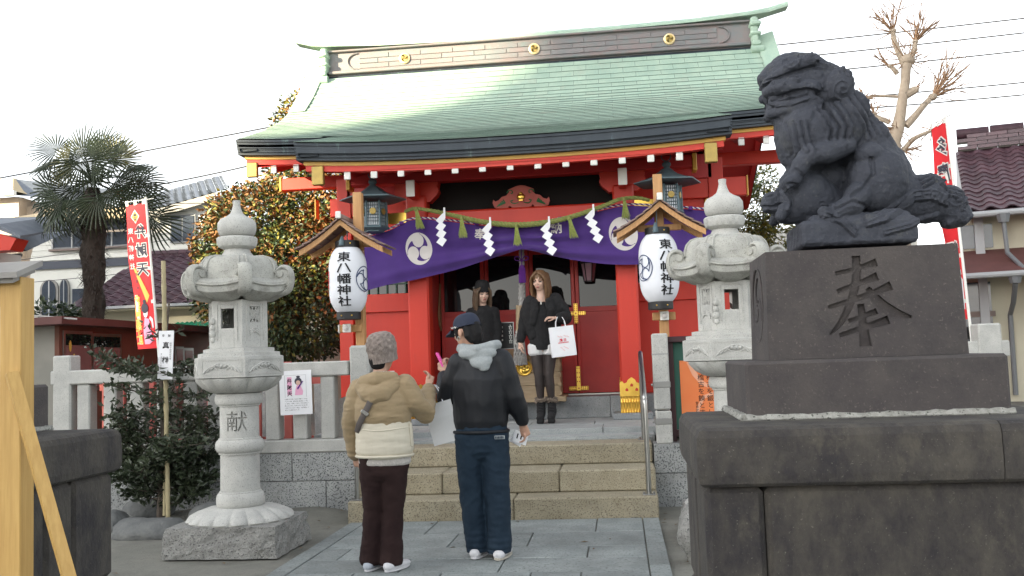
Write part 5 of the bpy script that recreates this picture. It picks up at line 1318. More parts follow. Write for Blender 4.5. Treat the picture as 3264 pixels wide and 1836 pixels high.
def face_bits(root, P, r, f, up_, X, s=1., look_down=.4, lip='lips', brow='hair_dark_brown', body=None):
    lp_ = MB(); e2 = MB()
    for sx in (-1, 1):
        e = MB(); w_ = MB(); br = MB()
        w_.ell(P(sx*.032, .0775, .004), (.0155*s, .008*s, .0062*s), 12, 8, X)
        e.ell(P(sx*.032, .0825, .003), (.0075*s, .005*s, .0058*s), 10, 8, X)
        e.tube([P(sx*.014, .088, .006), P(sx*.030, .0885, .011), P(sx*.049, .0815, .009)], [.0022*s, .0040*s, .0022*s], 6)
        br.tube([P(sx*.012, .0925, .026), P(sx*.032, .0925, .033), P(sx*.052, .080, .027)], [.003*s, .0042*s, .002*s], 6)
        ew = w_.build('eye', MATS['eye_white'], body or root); e.build('lash_line', MATS['eye_dark'], ew); br.build('eyebrow', MATS[brow], body or root)
    lp_.ell(P(0, .0965, -.049), (.019*s, .0065*s, .0050*s), 12, 8, X); lp_.ell(P(0, .0955, -.0585), (.016*s, .0070*s, .0060*s), 12, 8, X)
    e2.ell(P(0, .0985, -.0535), (.015*s, .0045*s, .0018*s), 10, 6, X)
    lo_ = lp_.build('lips', MATS[lip], body or root); e2.build('mouth_line', MATS['eye_dark'], lo_ if body is None else body)
def folds(amp, fx, seed=0, st=(1, 1, 1)):
    o = V((seed*7.3, seed*3.1, 0))
    def fn(p, n_):
        q = V((p.x*st[0], p.y*st[1], p.z*st[2]))+o
        a = noise.noise(q*fx); b_ = 1-abs(noise.noise(q*fx*1.9+V((9, 0, 0))))*2
        return amp*(a*.9+b_*.45)
    return fn
def limb_body(b, J, s=1., leg=True):
    """bare limbs under the clothes so the body is one figure"""
    for sd in ('L', 'R'):
        b.capsule([J['sh'+sd], J['el'+sd], J['wr'+sd]], [.046*s, .038*s, .026*s], 12)
        if leg: b.capsule([J['hip'+sd], J['kn'+sd], J['an'+sd]], [.075*s, .052*s, .036*s], 12)
    b.capsule([J['pelvis'], J['waist'], J['chest']], [(.14*s, .10*s), (.115*s, .085*s), (.13*s, .10*s)], 16)
    b.capsule([J['chest'], J['neck'], J['head']], [.08*s, .052*s, .050*s], 14)
def shoe(root, heel, toe, h, wd, m, nm='shoe', sole='sole'):
    d = toe-heel; d.z = 0; L_ = d.length; d.normalize(); u = V((-d.y, d.x, 0)); b = MB()
    b.capsule([heel+V((0, 0, h*.55)), heel+d*L_*.35+V((0, 0, h*.55)), heel+d*L_*.70+V((0, 0, h*.42)), heel+d*L_*.93+V((0, 0, h*.36))], [(wd*.40, h*.5), (wd*.44, h*.52), (wd*.5, h*.40), (wd*.36, h*.30)], 14)
    b.capsule([heel+d*.03+V((0, 0, h*.5)), heel+d*.05+V((0, 0, h*1.0))], [wd*.40, wd*.34], 12)
    o = remesh(b, .006, 3).build(nm, MATS[m], root)
    q = MB(); out = []
    for i in range(20): a = 2*math.pi*i/20; c_, s_ = math.cos(a), math.sin(a); out.append((L_*(.47+.58*c_), wd*.53*s_*(1 if c_ < .2 else 1.06-.3*c_*c_)))
    q.prism(out, heel+V((0, 0, .002)), d, u, V((0, 0, h*.22))); q.build('shoe_sole', MATS[sole], o); return o
# ---- woman in the tan jacket, seen from behind
wm = thing('person', 'woman in a tan and cream hooded jacket and grey knit hat, seen from behind', 'person', (-1.63, 6.19, .018))
J = dict(head=V((-1.590, 6.16, 1.425)), neck=V((-1.598, 6.14, 1.31)), chest=V((-1.585, 6.14, 1.14)), waist=V((-1.59, 6.14, .95)), pelvis=V((-1.587, 6.15, .78)),
         shL=V((-1.735, 6.14, 1.215)), elL=V((-1.80, 6.16, .97)), wrL=V((-1.806, 6.22, .765)), shR=V((-1.435, 6.14, 1.225)), elR=V((-1.325, 6.22, 1.025)), wrR=V((-1.330, 6.43, 1.21)),
         hipL=V((-1.66, 6.15, .76)), knL=V((-1.672, 6.17, .40)), anL=V((-1.694, 6.17, .09)), hipR=V((-1.515, 6.15, .76)), knR=V((-1.545, 6.17, .40)), anR=V((-1.562, 6.15, .085)))
b = MB(); limb_body(b, J, .92); P, r_, f_, up_, X = head_shape(b, J['head'], V((.25, .95, -.05)), .97)
hand(b, J['wrL']+V((.002, .0, -.005)), V((.25, .12, -.95)), V((.7, .5, .1)), .88, .55, 1); hand(b, J['wrR'], V((.10, .42, .9)), V((-.9, .3, .2)), .88, .75, 1)
bd = remesh(b, .0065, 2).build('body', MATS['skin'], wm); face_bits(wm, P, r_, f_, up_, X, .97, body=bd)
# hat: pulled down, ribbed brim and cable relief
q = MB(); hc = J['head']+V((.006, -.012, .035)); nA, nB = 64, 26; vs = []; TX = Matrix.Rotation(R(-6), 3, 'Y') @ Matrix.Rotation(R(10), 3, 'X')
for i in range(nB+1):
    t = i/nB; ph = lerp(-.62, math.pi/2, t); 
    for j in range(nA):
        a = 2*math.pi*j/nA; rr = (.098+.006*math.sin(ph*2))*math.cos(ph)**.55 if ph < 1.56 else 0
        if t < .2: rr = .098*math.cos(lerp(-.62, math.pi/2, .2))**.55*(.955+.03*t)+.004*math.sin(a*26)
        else: rr += .0048*math.sin(a*9+math.sin(ph*16)*1.3)+.0028*math.sin(a*27+ph*30)
        vs.append(hc+TX @ V((rr*math.cos(a), rr*1.08*math.sin(a), .122*math.sin(ph)+(.008 if t > .2 else 0))))
fs = [(i*nA+j, i*nA+(j+1) % nA, (i+1)*nA+(j+1) % nA, (i+1)*nA+j) for i in range(nB) for j in range(nA)]
q.ang = 80; q.add(vs, fs, sm=True); q.build('knit_hat', MATS['knit_grey'], wm)
q = MB(); q.capsule([P(0, -.06, -.03), P(0, -.055, -.07)], [(.062, .03), (.05, .025)], 12); remesh(q, .006, 2).build('hair', MATS['hair_black'], wm)
# jacket torso and sleeves
b = MB()
b.capsule([V((-1.587, 6.145, 1.03)), V((-1.588, 6.14, 1.12)), V((-1.590, 6.13, 1.19))], [(.196, .150), (.194, .142), (.168, .115)], 20)
b.capsule([V((-1.73, 6.14, 1.205)), V((-1.59, 6.14, 1.235)), V((-1.44, 6.14, 1.215))], [.066, .085, .070], 14)
b.capsule([J['shL']+V((-.01, 0, -.01)), V((-1.785, 6.14, 1.08)), J['elL']+V((-.012, 0, 0)), J['wrL']+V((0, 0, .015))], [.074, .072, .064, .052], 16)
b.capsule([J['shR'], V((-1.385, 6.155, 1.12)), J['elR']+V((.004, 0, .01)), J['wrR']+V((.002, -.02, -.03))], [.078, .082, .078, .050], 16)
jt = remesh(b, .008, 3, folds(.0075, 7, 1, (.6, 1, 3.6))); jt.v = [V((p.x, p.y, max(p.z, .955-.010*math.sin(p.x*16)))) if abs(p.x+1.585) < .165 and p.z < 1.0 else p for p in jt.v]; jt.build('jacket', MATS['jacket_tan'], wm)
b = MB(); b.capsule([V((-1.583, 6.15, .80)), V((-1.583, 6.145, .92)), V((-1.585, 6.143, 1.02))], [(.196, .150), (.190, .142), (.180, .13)], 24, 2)
low = remesh(b, .008, 3, folds(.005, 6, 2, (.5, 1, 4.0))); low.v = [V((p.x, p.y, max(p.z, .748))) for p in low.v]
lw = low.build('jacket_skirt', MATS['jacket_cream'], wm)
q = MB(); q.tube([V((-1.583+.190*math.cos(a), 6.148+.146*math.sin(a), .768)) for a in [2*math.pi*i/32 for i in range(32)]], .010, 6, close=True); q.tube([V((-1.583+.187*math.cos(a), 6.146+.140*math.sin(a), .945-.006*math.sin(a*3))) for a in [2*math.pi*i/32 for i in range(32)]], .006, 6, close=True); q.build('hem_seam', MATS['jacket_cream'], lw)
q = MB(); q.capsule([V((-1.392, 6.13, .83)), V((-1.398, 6.13, .97))], [(.012, .03), (.010, .025)], 8); q.build('side_tab', MATS['jacket_cream'], lw)
b = MB(); b.capsule([V((-1.583, 6.15, .715)), V((-1.583, 6.15, .77))], [(.176, .13), (.178, .13)], 24, 1); kn = remesh(b, .008, 2); kn.v = [V((p.x, p.y, max(p.z, .695+.005*math.sin(p.x*60)))) for p in kn.v]; kn.build('knit_hem', MATS['knit_white'], wm)
# hood lying on the back
b = MB(); b.capsule([V((-1.725, 6.09, 1.225)), V((-1.665, 6.045, 1.185)), V((-1.615, 6.025, 1.165)), V((-1.555, 6.03, 1.18)), V((-1.475, 6.085, 1.25))], [(.035, .050), (.05, .06), (.056, .066), (.056, .064), (.035, .045)], 14)
b.capsule([V((-1.69, 6.08, 1.26)), V((-1.60, 6.06, 1.275)), V((-1.50, 6.09, 1.28))], [.045, .055, .04], 14)
remesh(b, .007, 4, folds(.006, 10, 3, (.8, 1, 2.4))).build('hood', MATS['jacket_tan'], wm)
q = MB()
for i in range(12): a = R(-60+14*i); q.tube([V((-1.575+.068*math.cos(a-1.2), 6.135+.072*math.sin(a-1.2), z)) for z in (1.285, 1.325)], .006, 5)
q.build('striped_collar', MATS['paper'], wm)
q = MB(); pts = [V((-1.615, 5.985, 1.155)), V((-1.66, 5.990, 1.075)), V((-1.712, 6.015, .99)), V((-1.745, 6.06, .93))]; q.tube(smoothpath(pts, 5), [(.020, .005)]*16, 8, up=(0, 1, 0)); sp_ = q.build('bag_strap', MATS['strap_grey'], wm)
q = MB(); q.box((-1.668, 5.985, 1.06), (.055, .012, .022), .003, 0, 0, Matrix.Rotation(R(35), 3, 'Y')); q.build('strap_buckle', MATS['steel'], sp_)
# trousers with corduroy, flared at the hem
b = MB()
for hip, kn_, an, dx in ((J['hipL'], J['knL'], J['anL'], -.004), (J['hipR'], J['knR'], J['anR'], .004)): b.capsule([hip+V((0, 0, .02)), hip.lerp(kn_, .5), kn_, kn_.lerp(an, .55), an+V((dx, .005, -.012))], [(.098, .115), (.088, .10), (.070, .076), (.070, .076), (.078, .092)], 18, 2)
b.capsule([V((-1.585, 6.15, .70)), V((-1.585, 6.15, .78))], [(.165, .125), (.155, .12)], 18)
tr = remesh(b, .008, 3, folds(.007, 9, 4, (1, 1, 1.5))); tr.v = [V((p.x, p.y, max(p.z, .052))) for p in tr.v]; tr.build('trousers', MATS['cord_brown'], wm)
shoe(wm, V((-1.702, 6.10, .02)), V((-1.665, 6.325, .02)), .062, .088, 'shoe_grey', 'shoe', 'shoe_white'); shoe(wm, V((-1.562, 6.075, .02)), V((-1.475, 6.285, .02)), .062, .088, 'shoe_white', 'shoe', 'shoe_white')
# ---- man in the dark jacket, seen from behind, looking left
mn = thing('person', 'man in a navy cap and dark jacket with grey hood holding a pink phone', 'person', (-.95, 6.5, .018))
J = dict(head=V((-1.050, 6.44, 1.575)), neck=V((-1.005, 6.45, 1.44)), chest=V((-.97, 6.45, 1.27)), waist=V((-.975, 6.46, 1.02)), pelvis=V((-.975, 6.47, .86)),
         shL=V((-1.115, 6.45, 1.37)), elL=V((-1.215, 6.52, 1.115)), wrL=V((-1.272, 6.72, 1.285)), shR=V((-.820, 6.45, 1.375)), elR=V((-.742, 6.46, 1.12)), wrR=V((-.695, 6.53, .925)),
         hipL=V((-1.06, 6.47, .83)), knL=V((-1.058, 6.50, .45)), anL=V((-1.035, 6.54, .10)), hipR=V((-.888, 6.47, .83)), knR=V((-.882, 6.48, .45)), anR=V((-.878, 6.49, .10)))
b = MB(); limb_body(b, J, 1.0); P, r_, f_, up_, X = head_shape(b, J['head'], V((-.80, .60, -.22)), 1.0)
hand(b, J['wrL']+V((-.004, .012, .012)), V((-.25, .25, .93)), V((.6, .7, -.1)), .98, 1.0, -1); hand(b, J['wrR']+V((.002, .01, -.012)), V((.22, .3, -.93)), V((-.85, .2, -.2)), 1.0, .75, -1)
bd = remesh(b, .0065, 2).build('body', MATS['skin'], mn); face_bits(mn, P, r_, f_, up_, X, 1.0, body=bd, brow='hair_black')
q = MB(); q.tube([P(-.088, .004+.013*math.cos(a), -.048+.014*math.sin(a)) for a in [2*math.pi*i/16 for i in range(16)]], .003, 6, close=True); q.build('earring', MATS['steel'], bd)
# cap
q = MB(); nA, nB = 40, 12; vs = []
for i in range(nB+1):
    ph = math.pi/2*i/nB
    for j in range(nA):
        a = 2*math.pi*j/nA; rr = math.cos(ph)**.62; vs.append(P(.0855*rr*math.cos(a), -.008+.108*rr*math.sin(a), .030+.098*math.sin(ph)**.9+.012*math.sin(a)*0))
q.ang = 80; q.add(vs, [(i*nA+j, i*nA+(j+1) % nA, (i+1)*nA+(j+1) % nA, (i+1)*nA+j) for i in range(nB) for j in range(nA)], sm=True)
cap_ = q.build('cap', MATS['cap_navy'], mn)
q = MB(); n = 14; vs = []
for k, dz in ((0, 0), (1, -.006)):
    for i in range(n+1):
        a = math.pi*i/n; vs.append(P(.082*math.cos(a), .07+.04*math.sin(a)*.6, .034+dz)); vs.append(P(.080*math.cos(a), .085+.098*math.sin(a)**.75, .026+dz-.012*math.sin(a)-.010*abs(math.cos(a))))
fs = []; o_ = 2*(n+1)
for i in range(n): a = 2*i; fs += [(a, a+1, a+3, a+2), (o_+a, o_+a+2, o_+a+3, o_+a+1), (a+1, o_+a+1, o_+a+3, a+3)]
q.add(vs, fs, sm=True); q.build('cap_brim', MATS['cap_navy'], cap_)
q = MB(); q.tube([P(.078*math.cos(a), -.03-.082*math.sin(a)*1.0, .028) for a in [math.pi*i/12 for i in range(13)]], [(.010, .003)]*13, 6, up=(0, 0, 1)); q.ell(P(0, -.008, .129), (.008, .008, .005), 8, 6); q.build('cap_strap', MATS['cap_navy'], cap_)
q = MB(); q.tube([P(-.0885+.010*t*t, .058-.062*t, .040-.005*t+.0055*math.sin(t*26)*(1 if t < .4 or t > .5 else .2)) for t in [i/44 for i in range(45)]], .0019, 4); q.build('cap_script', MATS['white_paint'], cap_)
b = MB(); b.capsule([P(-.05, -.055, .01), P(-.052, -.06, -.045), P(-.04, -.065, -.075)], [.030, .030, .022], 10); b.capsule([P(.05, -.055, .01), P(.052, -.06, -.045), P(.04, -.065, -.075)], [.030, .030, .022], 10); b.capsule([P(0, -.08, .02), P(0, -.085, -.04), P(0, -.075, -.085)], [.045, .042, .03], 10); b.capsule([P(-.072, .035, .02), P(-.074, .03, -.035)], [.012, .009], 8); b.ell(P(0, -.01, .03), (.077, .09, .05), 14, 10, X); b.capsule([P(-.02, .085, .03), P(.03, .085, .03)], [.014, .014], 8)
remesh(b, .0055, 2, folds(.003, 40, 9)).build('hair', MATS['hair_black'], mn)
b = MB()
b.capsule([V((-.975, 6.465, .96)), V((-.975, 6.46, 1.10)), V((-.970, 6.455, 1.25)), V((-.968, 6.45, 1.33))], [(.190, .135), (.193, .14), (.196, .138), (.165, .11)], 22)
b.capsule([V((-1.115, 6.45, 1.36)), V((-.985, 6.45, 1.42)), V((-.825, 6.45, 1.37))], [.066, .078, .068], 14)
b.capsule([J['shL']+V((0, 0, -.012)), V((-1.168, 6.475, 1.23)), J['elL']+V((-.004, 0, .0)), V((-1.255, 6.64, 1.20)), J['wrL']+V((0, -.02, -.025))], [.076, .080, .078, .062, .046], 16)
b.capsule([J['shR']+V((.004, 0, -.01)), V((-.778, 6.45, 1.25)), J['elR'], V((-.715, 6.49, 1.03)), J['wrR']+V((0, -.01, .025))], [.076, .078, .074, .068, .050], 16)
jk = remesh(b, .008, 3, folds(.010, 4.2, 5, (1.7, 1, .9))); jk.v = [V((p.x, p.y, max(p.z, .868+.008*math.sin(p.x*25)))) for p in jk.v]
jk.build('jacket', MATS['nylon_black'], mn)
q = MB(); q.tube([V((-.975+.188*math.cos(a), 6.463+.134*math.sin(a), .884)) for a in [2*math.pi*i/36 for i in range(36)]], .012, 8, close=True); q.build('jacket_hem', MATS['nylon_black'], mn)
# grey hood hanging at the neck
b = MB(); Rx = Matrix.Rotation(R(-28), 3, 'X'); b.ell((-.970, 6.375, 1.425), (.135, .052, .055), 20, 12, Rx); b.ell((-.945, 6.352, 1.372), (.082, .036, .062), 18, 12, Rx); b.ell((-.925, 6.345, 1.335), (.045, .028, .040), 14, 10, Rx)
b.capsule([V((-1.105, 6.46, 1.462)), V((-1.075, 6.39, 1.455)), V((-.97, 6.345, 1.450)), V((-.865, 6.385, 1.470)), V((-.835, 6.455, 1.480))], [(.024, .036), (.028, .038), (.030, .030), (.028, .036), (.024, .034)], 14)
b.capsule([V((-1.105, 6.46, 1.455)), V((-1.06, 6.52, 1.45)), V((-.97, 6.53, 1.46)), V((-.88, 6.51, 1.475)), V((-.835, 6.455, 1.475))], [.028, .028, .028, .028, .026], 12)
remesh(b, .0065, 7, folds(.0045, 6, 6, (.7, 1, 2.5))).build('hood', MATS['sweat_grey'], mn)
b = MB()
for hip, kn_, an in ((J['hipL'], J['knL'], J['anL']), (J['hipR'], J['knR'], J['anR'])): b.capsule([hip+V((0, 0, .04)), hip.lerp(kn_, .5), kn_, kn_.lerp(an, .6), an+V((0, 0, -.03))], [(.103, .125), (.098, .112), (.088, .098), (.084, .095), (.082, .10)], 18, 2)
b.capsule([V((-.975, 6.47, .80)), V((-.975, 6.465, .92))], [(.182, .135), (.178, .13)], 18)
tr = remesh(b, .008, 3, folds(.009, 7, 7, (1.2, 1, 1.6)))
def cuffs(p):
    k = max(0, min(1, (.25-p.z)/.2)); return V((p.x, p.y, max(p.z, .058))) + V((0, -.010*k*abs(math.sin(p.z*75)), 0))
tr.v = [cuffs(p) for p in tr.v]; trm = tr.build('trousers', MATS['trouser_navy'], mn)
q = MB(); q.span(-.865, -.795, 6.318, 6.324, .838, .862, .002); [q.span(-.860+.010*i, -.854+.010*i, 6.315, 6.318, .842, .858, 0, 1) for i in range(6)]; q.build('waist_label', [MATS['sweat_grey'], MATS['trouser_navy']], trm)
shoe(mn, V((-1.045, 6.445, .02)), V((-1.005, 6.73, .02)), .066, .100, 'shoe_white', 'shoe', 'shoe_white'); shoe(mn, V((-.874, 6.395, .02)), V((-.845, 6.68, .02)), .066, .102, 'shoe_white')
ph = MB(); ph.box((-1.305, 6.755, 1.385), (.016, .062, .12), .006, 0, 0, Matrix.Rotation(R(-24), 3, 'Y')); tag(ph.build('phone', MATS['pink_plastic']), 'bright pink phone in the raised left hand of the man with the cap', 'phone')
lf = MB()
lf.box((-.715, 6.56, .825), (.10, .004, .085), .001, 0, 0, Matrix.Rotation(R(18), 3, 'Y')); lf2 = MB()
lf.box((-.735, 6.575, .82), (.085, .003, .09), .001, R(10), 0, Matrix.Rotation(R(30), 3, 'Y'))
lft = lf.build('leaflet', MATS['paper']); tag(lft, 'small printed paper slips in the lowered right hand of the man with the cap', 'leaflet')
for dx in (-.022, .004, .03): lf2.box((-.713+dx, 6.556, .83-dx*.32), (.009, .003, .035), 0, 0, 0, Matrix.Rotation(R(18), 3, 'Y'))
lf2.build('printed_mark', MATS['ink'], lft)
# ---- paper bags
def paper_bag(name, label, c, rz, w_, d_, h_, tilt=0., strings=True, mat='bag_paper'):
    t = thing(name, label, 'paper bag', c); T = Matrix.Translation(V(c)) @ Matrix.Rotation(rz, 4, 'Z') @ Matrix.Rotation(tilt, 4, 'Y')
    q = MB(); n = 6; nz_ = 8; ring = [(-w_/2, -d_/2), (0, -d_/2-.004), (w_/2, -d_/2), (w_/2-.012, 0), (w_/2, d_/2), (0, d_/2+.004), (-w_/2, d_/2), (-w_/2+.012, 0)]
    vs = []
    for j in range(nz_+1):
        z = -h_*j/nz_; k = .82+.18*min(1, j/3)
        for x, y in ring: vs.append(T @ V((x+.004*noise.noise(V((x*9, z*7, 1))), y*k+.006*noise.noise(V((x*8, z*9, y*30))), z)))
    m_ = len(ring); fs = [(j*m_+i, j*m_+(i+1) % m_, (j+1)*m_+(i+1) % m_, (j+1)*m_+i)[::-1] for j in range(nz_) for i in range(m_)] + [tuple(range(nz_*m_, (nz_+1)*m_))]
    q.add(vs, fs); q.ang = 25; q.build('bag_body', MATS[mat], t)
    for s_ in (-1, 1):
        if strings: q = MB(); q.tube(smoothpath([T @ V((-w_*.2, s_*d_*.38, -.02)), T @ V((-w_*.17, s_*d_*.3, .06)), T @ V((0, s_*d_*.12, .125)), T @ V((w_*.17, s_*d_*.3, .06)), T @ V((w_*.2, s_*d_*.38, -.02))], 5), .0045, 6); q.build('handle', MATS['paper'], t)
    return t, T
paper_bag('paper_bag', 'plain white paper bag on the right arm of the woman in the tan jacket', (-1.275, 6.50, 1.09), R(-6), .20, .10, .285, R(-14))
# ---- woman in black on the platform, facing the camera
ld = thing('person', 'woman in black jacket, white shorts and dark tights on the platform', 'person', (-.83, 10.35, .66))
J = dict(head=V((-.847, 10.32, 2.225)), neck=V((-.838, 10.34, 2.09)), chest=V((-.835, 10.36, 1.93)), waist=V((-.845, 10.36, 1.69)), pelvis=V((-.842, 10.36, 1.50)),
         shL=V((-.975, 10.36, 2.005)), elL=V((-1.045, 10.38, 1.765)), wrL=V((-1.085, 10.33, 1.56)), shR=V((-.675, 10.36, 2.01)), elR=V((-.585, 10.32, 1.79)), wrR=V((-.665, 10.16, 1.80)),
         hipL=V((-.915, 10.36, 1.47)), knL=V((-.895, 10.33, 1.175)), anL=V((-.888, 10.37, .90)), hipR=V((-.765, 10.36, 1.47)), knR=V((-.785, 10.33, 1.172)), anR=V((-.768, 10.37, .90)))
b = MB(); limb_body(b, J, .92); P, r_, f_, up_, X = head_shape(b, J['head'], V((-.22, -.95, -.24)), .98)
hand(b, J['wrL']+V((0, 0, -.01)), V((.02, -.1, -.98)), V((.9, .2, 0)), .88, .45, -1); hand(b, J['wrR']+V((-.01, 0, .0)), V((-.93, -.2, .12)), V((.1, .3, -.9)), .88, .55, -1)
bd = remesh(b, .006, 2).build('body', MATS['skin_pale'], ld); face_bits(ld, P, r_, f_, up_, X, .98, body=bd, brow='hair_dark_brown')
def long_hair(root, P, r, s, length, m, seed, cap_only=False, front=.5):
    rg = random.Random(seed); b = MB()
    b.ell(P(0, -.020, .036), (.084*s, .098*s, .088*s), 20, 14, X)
    # parted fringe sweeping down both sides of the face
    for sx in (-1, 1):
        for k in range(9):
            t = k/8; y0 = lerp(.074, -.085, t); x0 = .026+.030*math.sin(t*3.1)
            x1 = lerp(.078, .090, math.sin(t*3.1)); z1 = -.03
            pts = [P(sx*x0*.6, y0*.8, .112-.012*abs(t-.4)), P(sx*x1, y0*.95, .045), P(sx*(x1+.006), y0*.85-.004, z1), P(sx*(x1+.008+rg.uniform(-.012, .012)), y0*.7+rg.uniform(-.01, .012), -.11), P(sx*(x1*.96+rg.uniform(-.02, .02)), y0*.6+.006, -.11-length*.5), P(sx*(x1*.86+rg.uniform(-.025, .02)), y0*.5+.02+rg.uniform(-.01, .01), -.11-length*rg.uniform(.85, 1.05))]
            b.capsule(smoothpath(pts, 3), [.017*s*q_ for q_ in [interp([(0, .8), (.5, 1.05), (1, .45)], i/15) for i in range(16)]], 7, 2)
    for k in range(5): xx = lerp(-.06, .06, k/4); b.capsule([P(xx, -.095, .05), P(xx*1.1, -.105, -.06), P(xx*1.05, -.09, -.12-length*.6), P(xx, -.075, -.11-length)], [.03*s, .032*s, .028*s, .014*s], 8, 2)
    return remesh(b, .0055, 1, folds(.004, 45, seed, (2, 2, .25))).build('hair', MATS[m], root)
long_hair(ld, P, r_, .98, .17, 'hair_brown', 3)
# tights, shorts, top, jacket, boots
b = MB()
for s_ in 'LR': b.capsule([J['hip'+s_], J['hip'+s_].lerp(J['kn'+s_], .5), J['kn'+s_], J['kn'+s_].lerp(J['an'+s_], .35), J['an'+s_]], [(.080, .092), (.070, .078), (.052, .058), (.053, .060), (.034, .038)], 16)
remesh(b, .0065, 3).build('tights', MATS['tights'], ld)
b = MB(); b.capsule([J['hipL']+V((-.004, 0, -.05)), J['hipL']+V((0, 0, .04))], [(.092, .112), (.10, .118)], 16, 1); b.capsule([J['hipR']+V((.004, 0, -.05)), J['hipR']+V((0, 0, .04))], [(.092, .112), (.10, .118)], 16, 1); sh_ = remesh(b, .007, 2); sh_.v = [V((p.x, p.y, max(p.z, 1.398))) for p in sh_.v]; sh_.build('shorts', MATS['shorts_white'], ld)
b = MB(); b.capsule([V((-.842, 10.345, 1.50)), V((-.843, 10.345, 1.66)), V((-.838, 10.345, 1.84)), V((-.836, 10.355, 1.935))], [(.150, .115), (.135, .105), (.140, .112), (.115, .085)], 20); tp = remesh(b, .0075, 3, folds(.006, 9, 12, (1.4, 1, .8))); tp.v = [V((p.x, p.y, max(p.z, 1.472-.012*math.cos((p.x+.842)*14)))) for p in tp.v]; tp.build('top', MATS['wool_black'], ld)
b = MB()
for x0, x1 in ((-.985, -.93), (-.70, -.735)): b.capsule([V((x0+.02, 10.37, 1.985)), V((x0, 10.36, 1.85)), V((x1, 10.355, 1.62))], [(.075, .10), (.085, .115), (.075, .11)], 16)
b.capsule([V((-.96, 10.40, 1.99)), V((-.83, 10.43, 1.97)), V((-.70, 10.40, 1.99))], [.07, .075, .07], 14); b.capsule([V((-.95, 10.42, 1.75)), V((-.72, 10.42, 1.75))], [.09, .09], 14)
b.capsule([J['shL']+V((.01, 0, 0)), V((-1.02, 10.37, 1.88)), J['elL'], J['wrL']+V((.002, .005, .03))], [.070, .068, .060, .046], 14); b.capsule([J['shR']+V((-.01, 0, 0)), V((-.615, 10.35, 1.89)), J['elR']+V((.0, 0, .01)), J['wrR']+V((.03, .02, 0))], [.080, .088, .080, .050], 14)
b.capsule([V((-.91, 10.26, 2.0)), V((-.905, 10.24, 1.90)), V((-.93, 10.25, 1.75))], [(.04, .025), (.05, .03), (.03, .02)], 10); b.capsule([V((-.745, 10.27, 2.01)), V((-.735, 10.24, 1.90)), V((-.74, 10.25, 1.75))], [(.04, .025), (.055, .03), (.03, .02)], 10)
remesh(b, .0075, 3, folds(.009, 10, 13)).build('jacket', MATS['wool_black'], ld)
q = MB(); q.tube(smoothpath([V((-.875, 10.262, 2.06)), V((-.835, 10.235, 2.0)), V((-.80, 10.262, 2.06))], 6), .0018, 4); q.box((-.834, 10.228, 1.975), (.012, .006, .035), .002); q.build('pendant', MATS['steel'], ld)
for s_ in 'LR':
    a = J['an'+s_]; b = MB(); fx = a.x
    b.capsule([V((fx, 10.375, .90)), V((fx, 10.375, .83)), V((fx, 10.355, .775))], [.050, .048, .050], 14); b.capsule([V((fx, 10.36, .755)), V((fx-.004, 10.24, .715))], [(.046, .040), (.042, .034)], 14)
    b.box((fx-.002, 10.255, .68), (.078, .11, .045), .012); b.box((fx, 10.40, .705), (.052, .055, .095), .012)
    bt = remesh(b, .006, 2, folds(.003, 25, 15)); bt.v = [V((p.x, p.y, max(p.z, .6585))) for p in bt.v]; bo = bt.build('boot', MATS['wool_black'], ld)
    q = MB(); rg = random.Random(ord(s_))
    for i in range(90): an = rg.uniform(0, 6.283); z = rg.uniform(.885, .935); r0 = .046; p = V((fx+r0*math.cos(an), 10.375+r0*math.sin(an), z)); d = V((math.cos(an), math.sin(an), rg.uniform(-.9, .4))); q.tube([p, p+d*.028], [.010, .002], 4)
    q.tube([V((fx+.044*math.cos(t), 10.375+.044*math.sin(t), .91)) for t in [2*math.pi*i/16 for i in range(16)]], .017, 6, close=True); q.build('fur_cuff', MATS['fur'], bo)
    q = MB()
    for i in range(5): q.tube([V((fx-.025, 10.305-.012*i*0-.001, .87-.03*i)), V((fx+.025, 10.305, .86-.03*i))], .003, 4)
    q.build('boot_laces', MATS['black'], bo)
bg2, T2 = paper_bag('paper_bag', 'white paper shop bag with red print on the arm of the woman in black', (-.625, 10.16, 1.705), R(8), .265, .10, .325, R(-5), True, 'paper')
q = MB(); M('print_red', (.62, .04, .07), rough=.7); M('print_pink', (.75, .45, .45), rough=.7)
pt = lambda x, z: T2 @ V((x, -.0585, z)); ux = (T2.to_3x3() @ V((1, 0, 0))); uz = (T2.to_3x3() @ V((0, 0, 1)))
write(q, '縁日', pt(-.018, -.148), ux, uz, .034, bold=.03, gap=1.25); [q.prism([(-.005, -.006), (.005, -.005), (.004, .006), (-.005, .004)], pt(-.045+.0125*i, -.176), ux, uz, ux.cross(uz)*-.001) for i in range(9)]
q.build('red_print', MATS['print_red'], bg2)
q = MB()
for x, z in ((-.05, -.10), (-.02, -.105), (.02, -.10), (.05, -.11), (-.03, -.225), (.005, -.22), (.03, -.235), (-.01, -.25)):
    for k in range(3): c = pt(x+.008*k, z-.006*k); q.prism([(-.008, -.003), (.008, -.001), (.003, .006)], c, ux, uz, ux.cross(uz)*-.001)
q.build('pink_print', MATS['print_pink'], bg2)
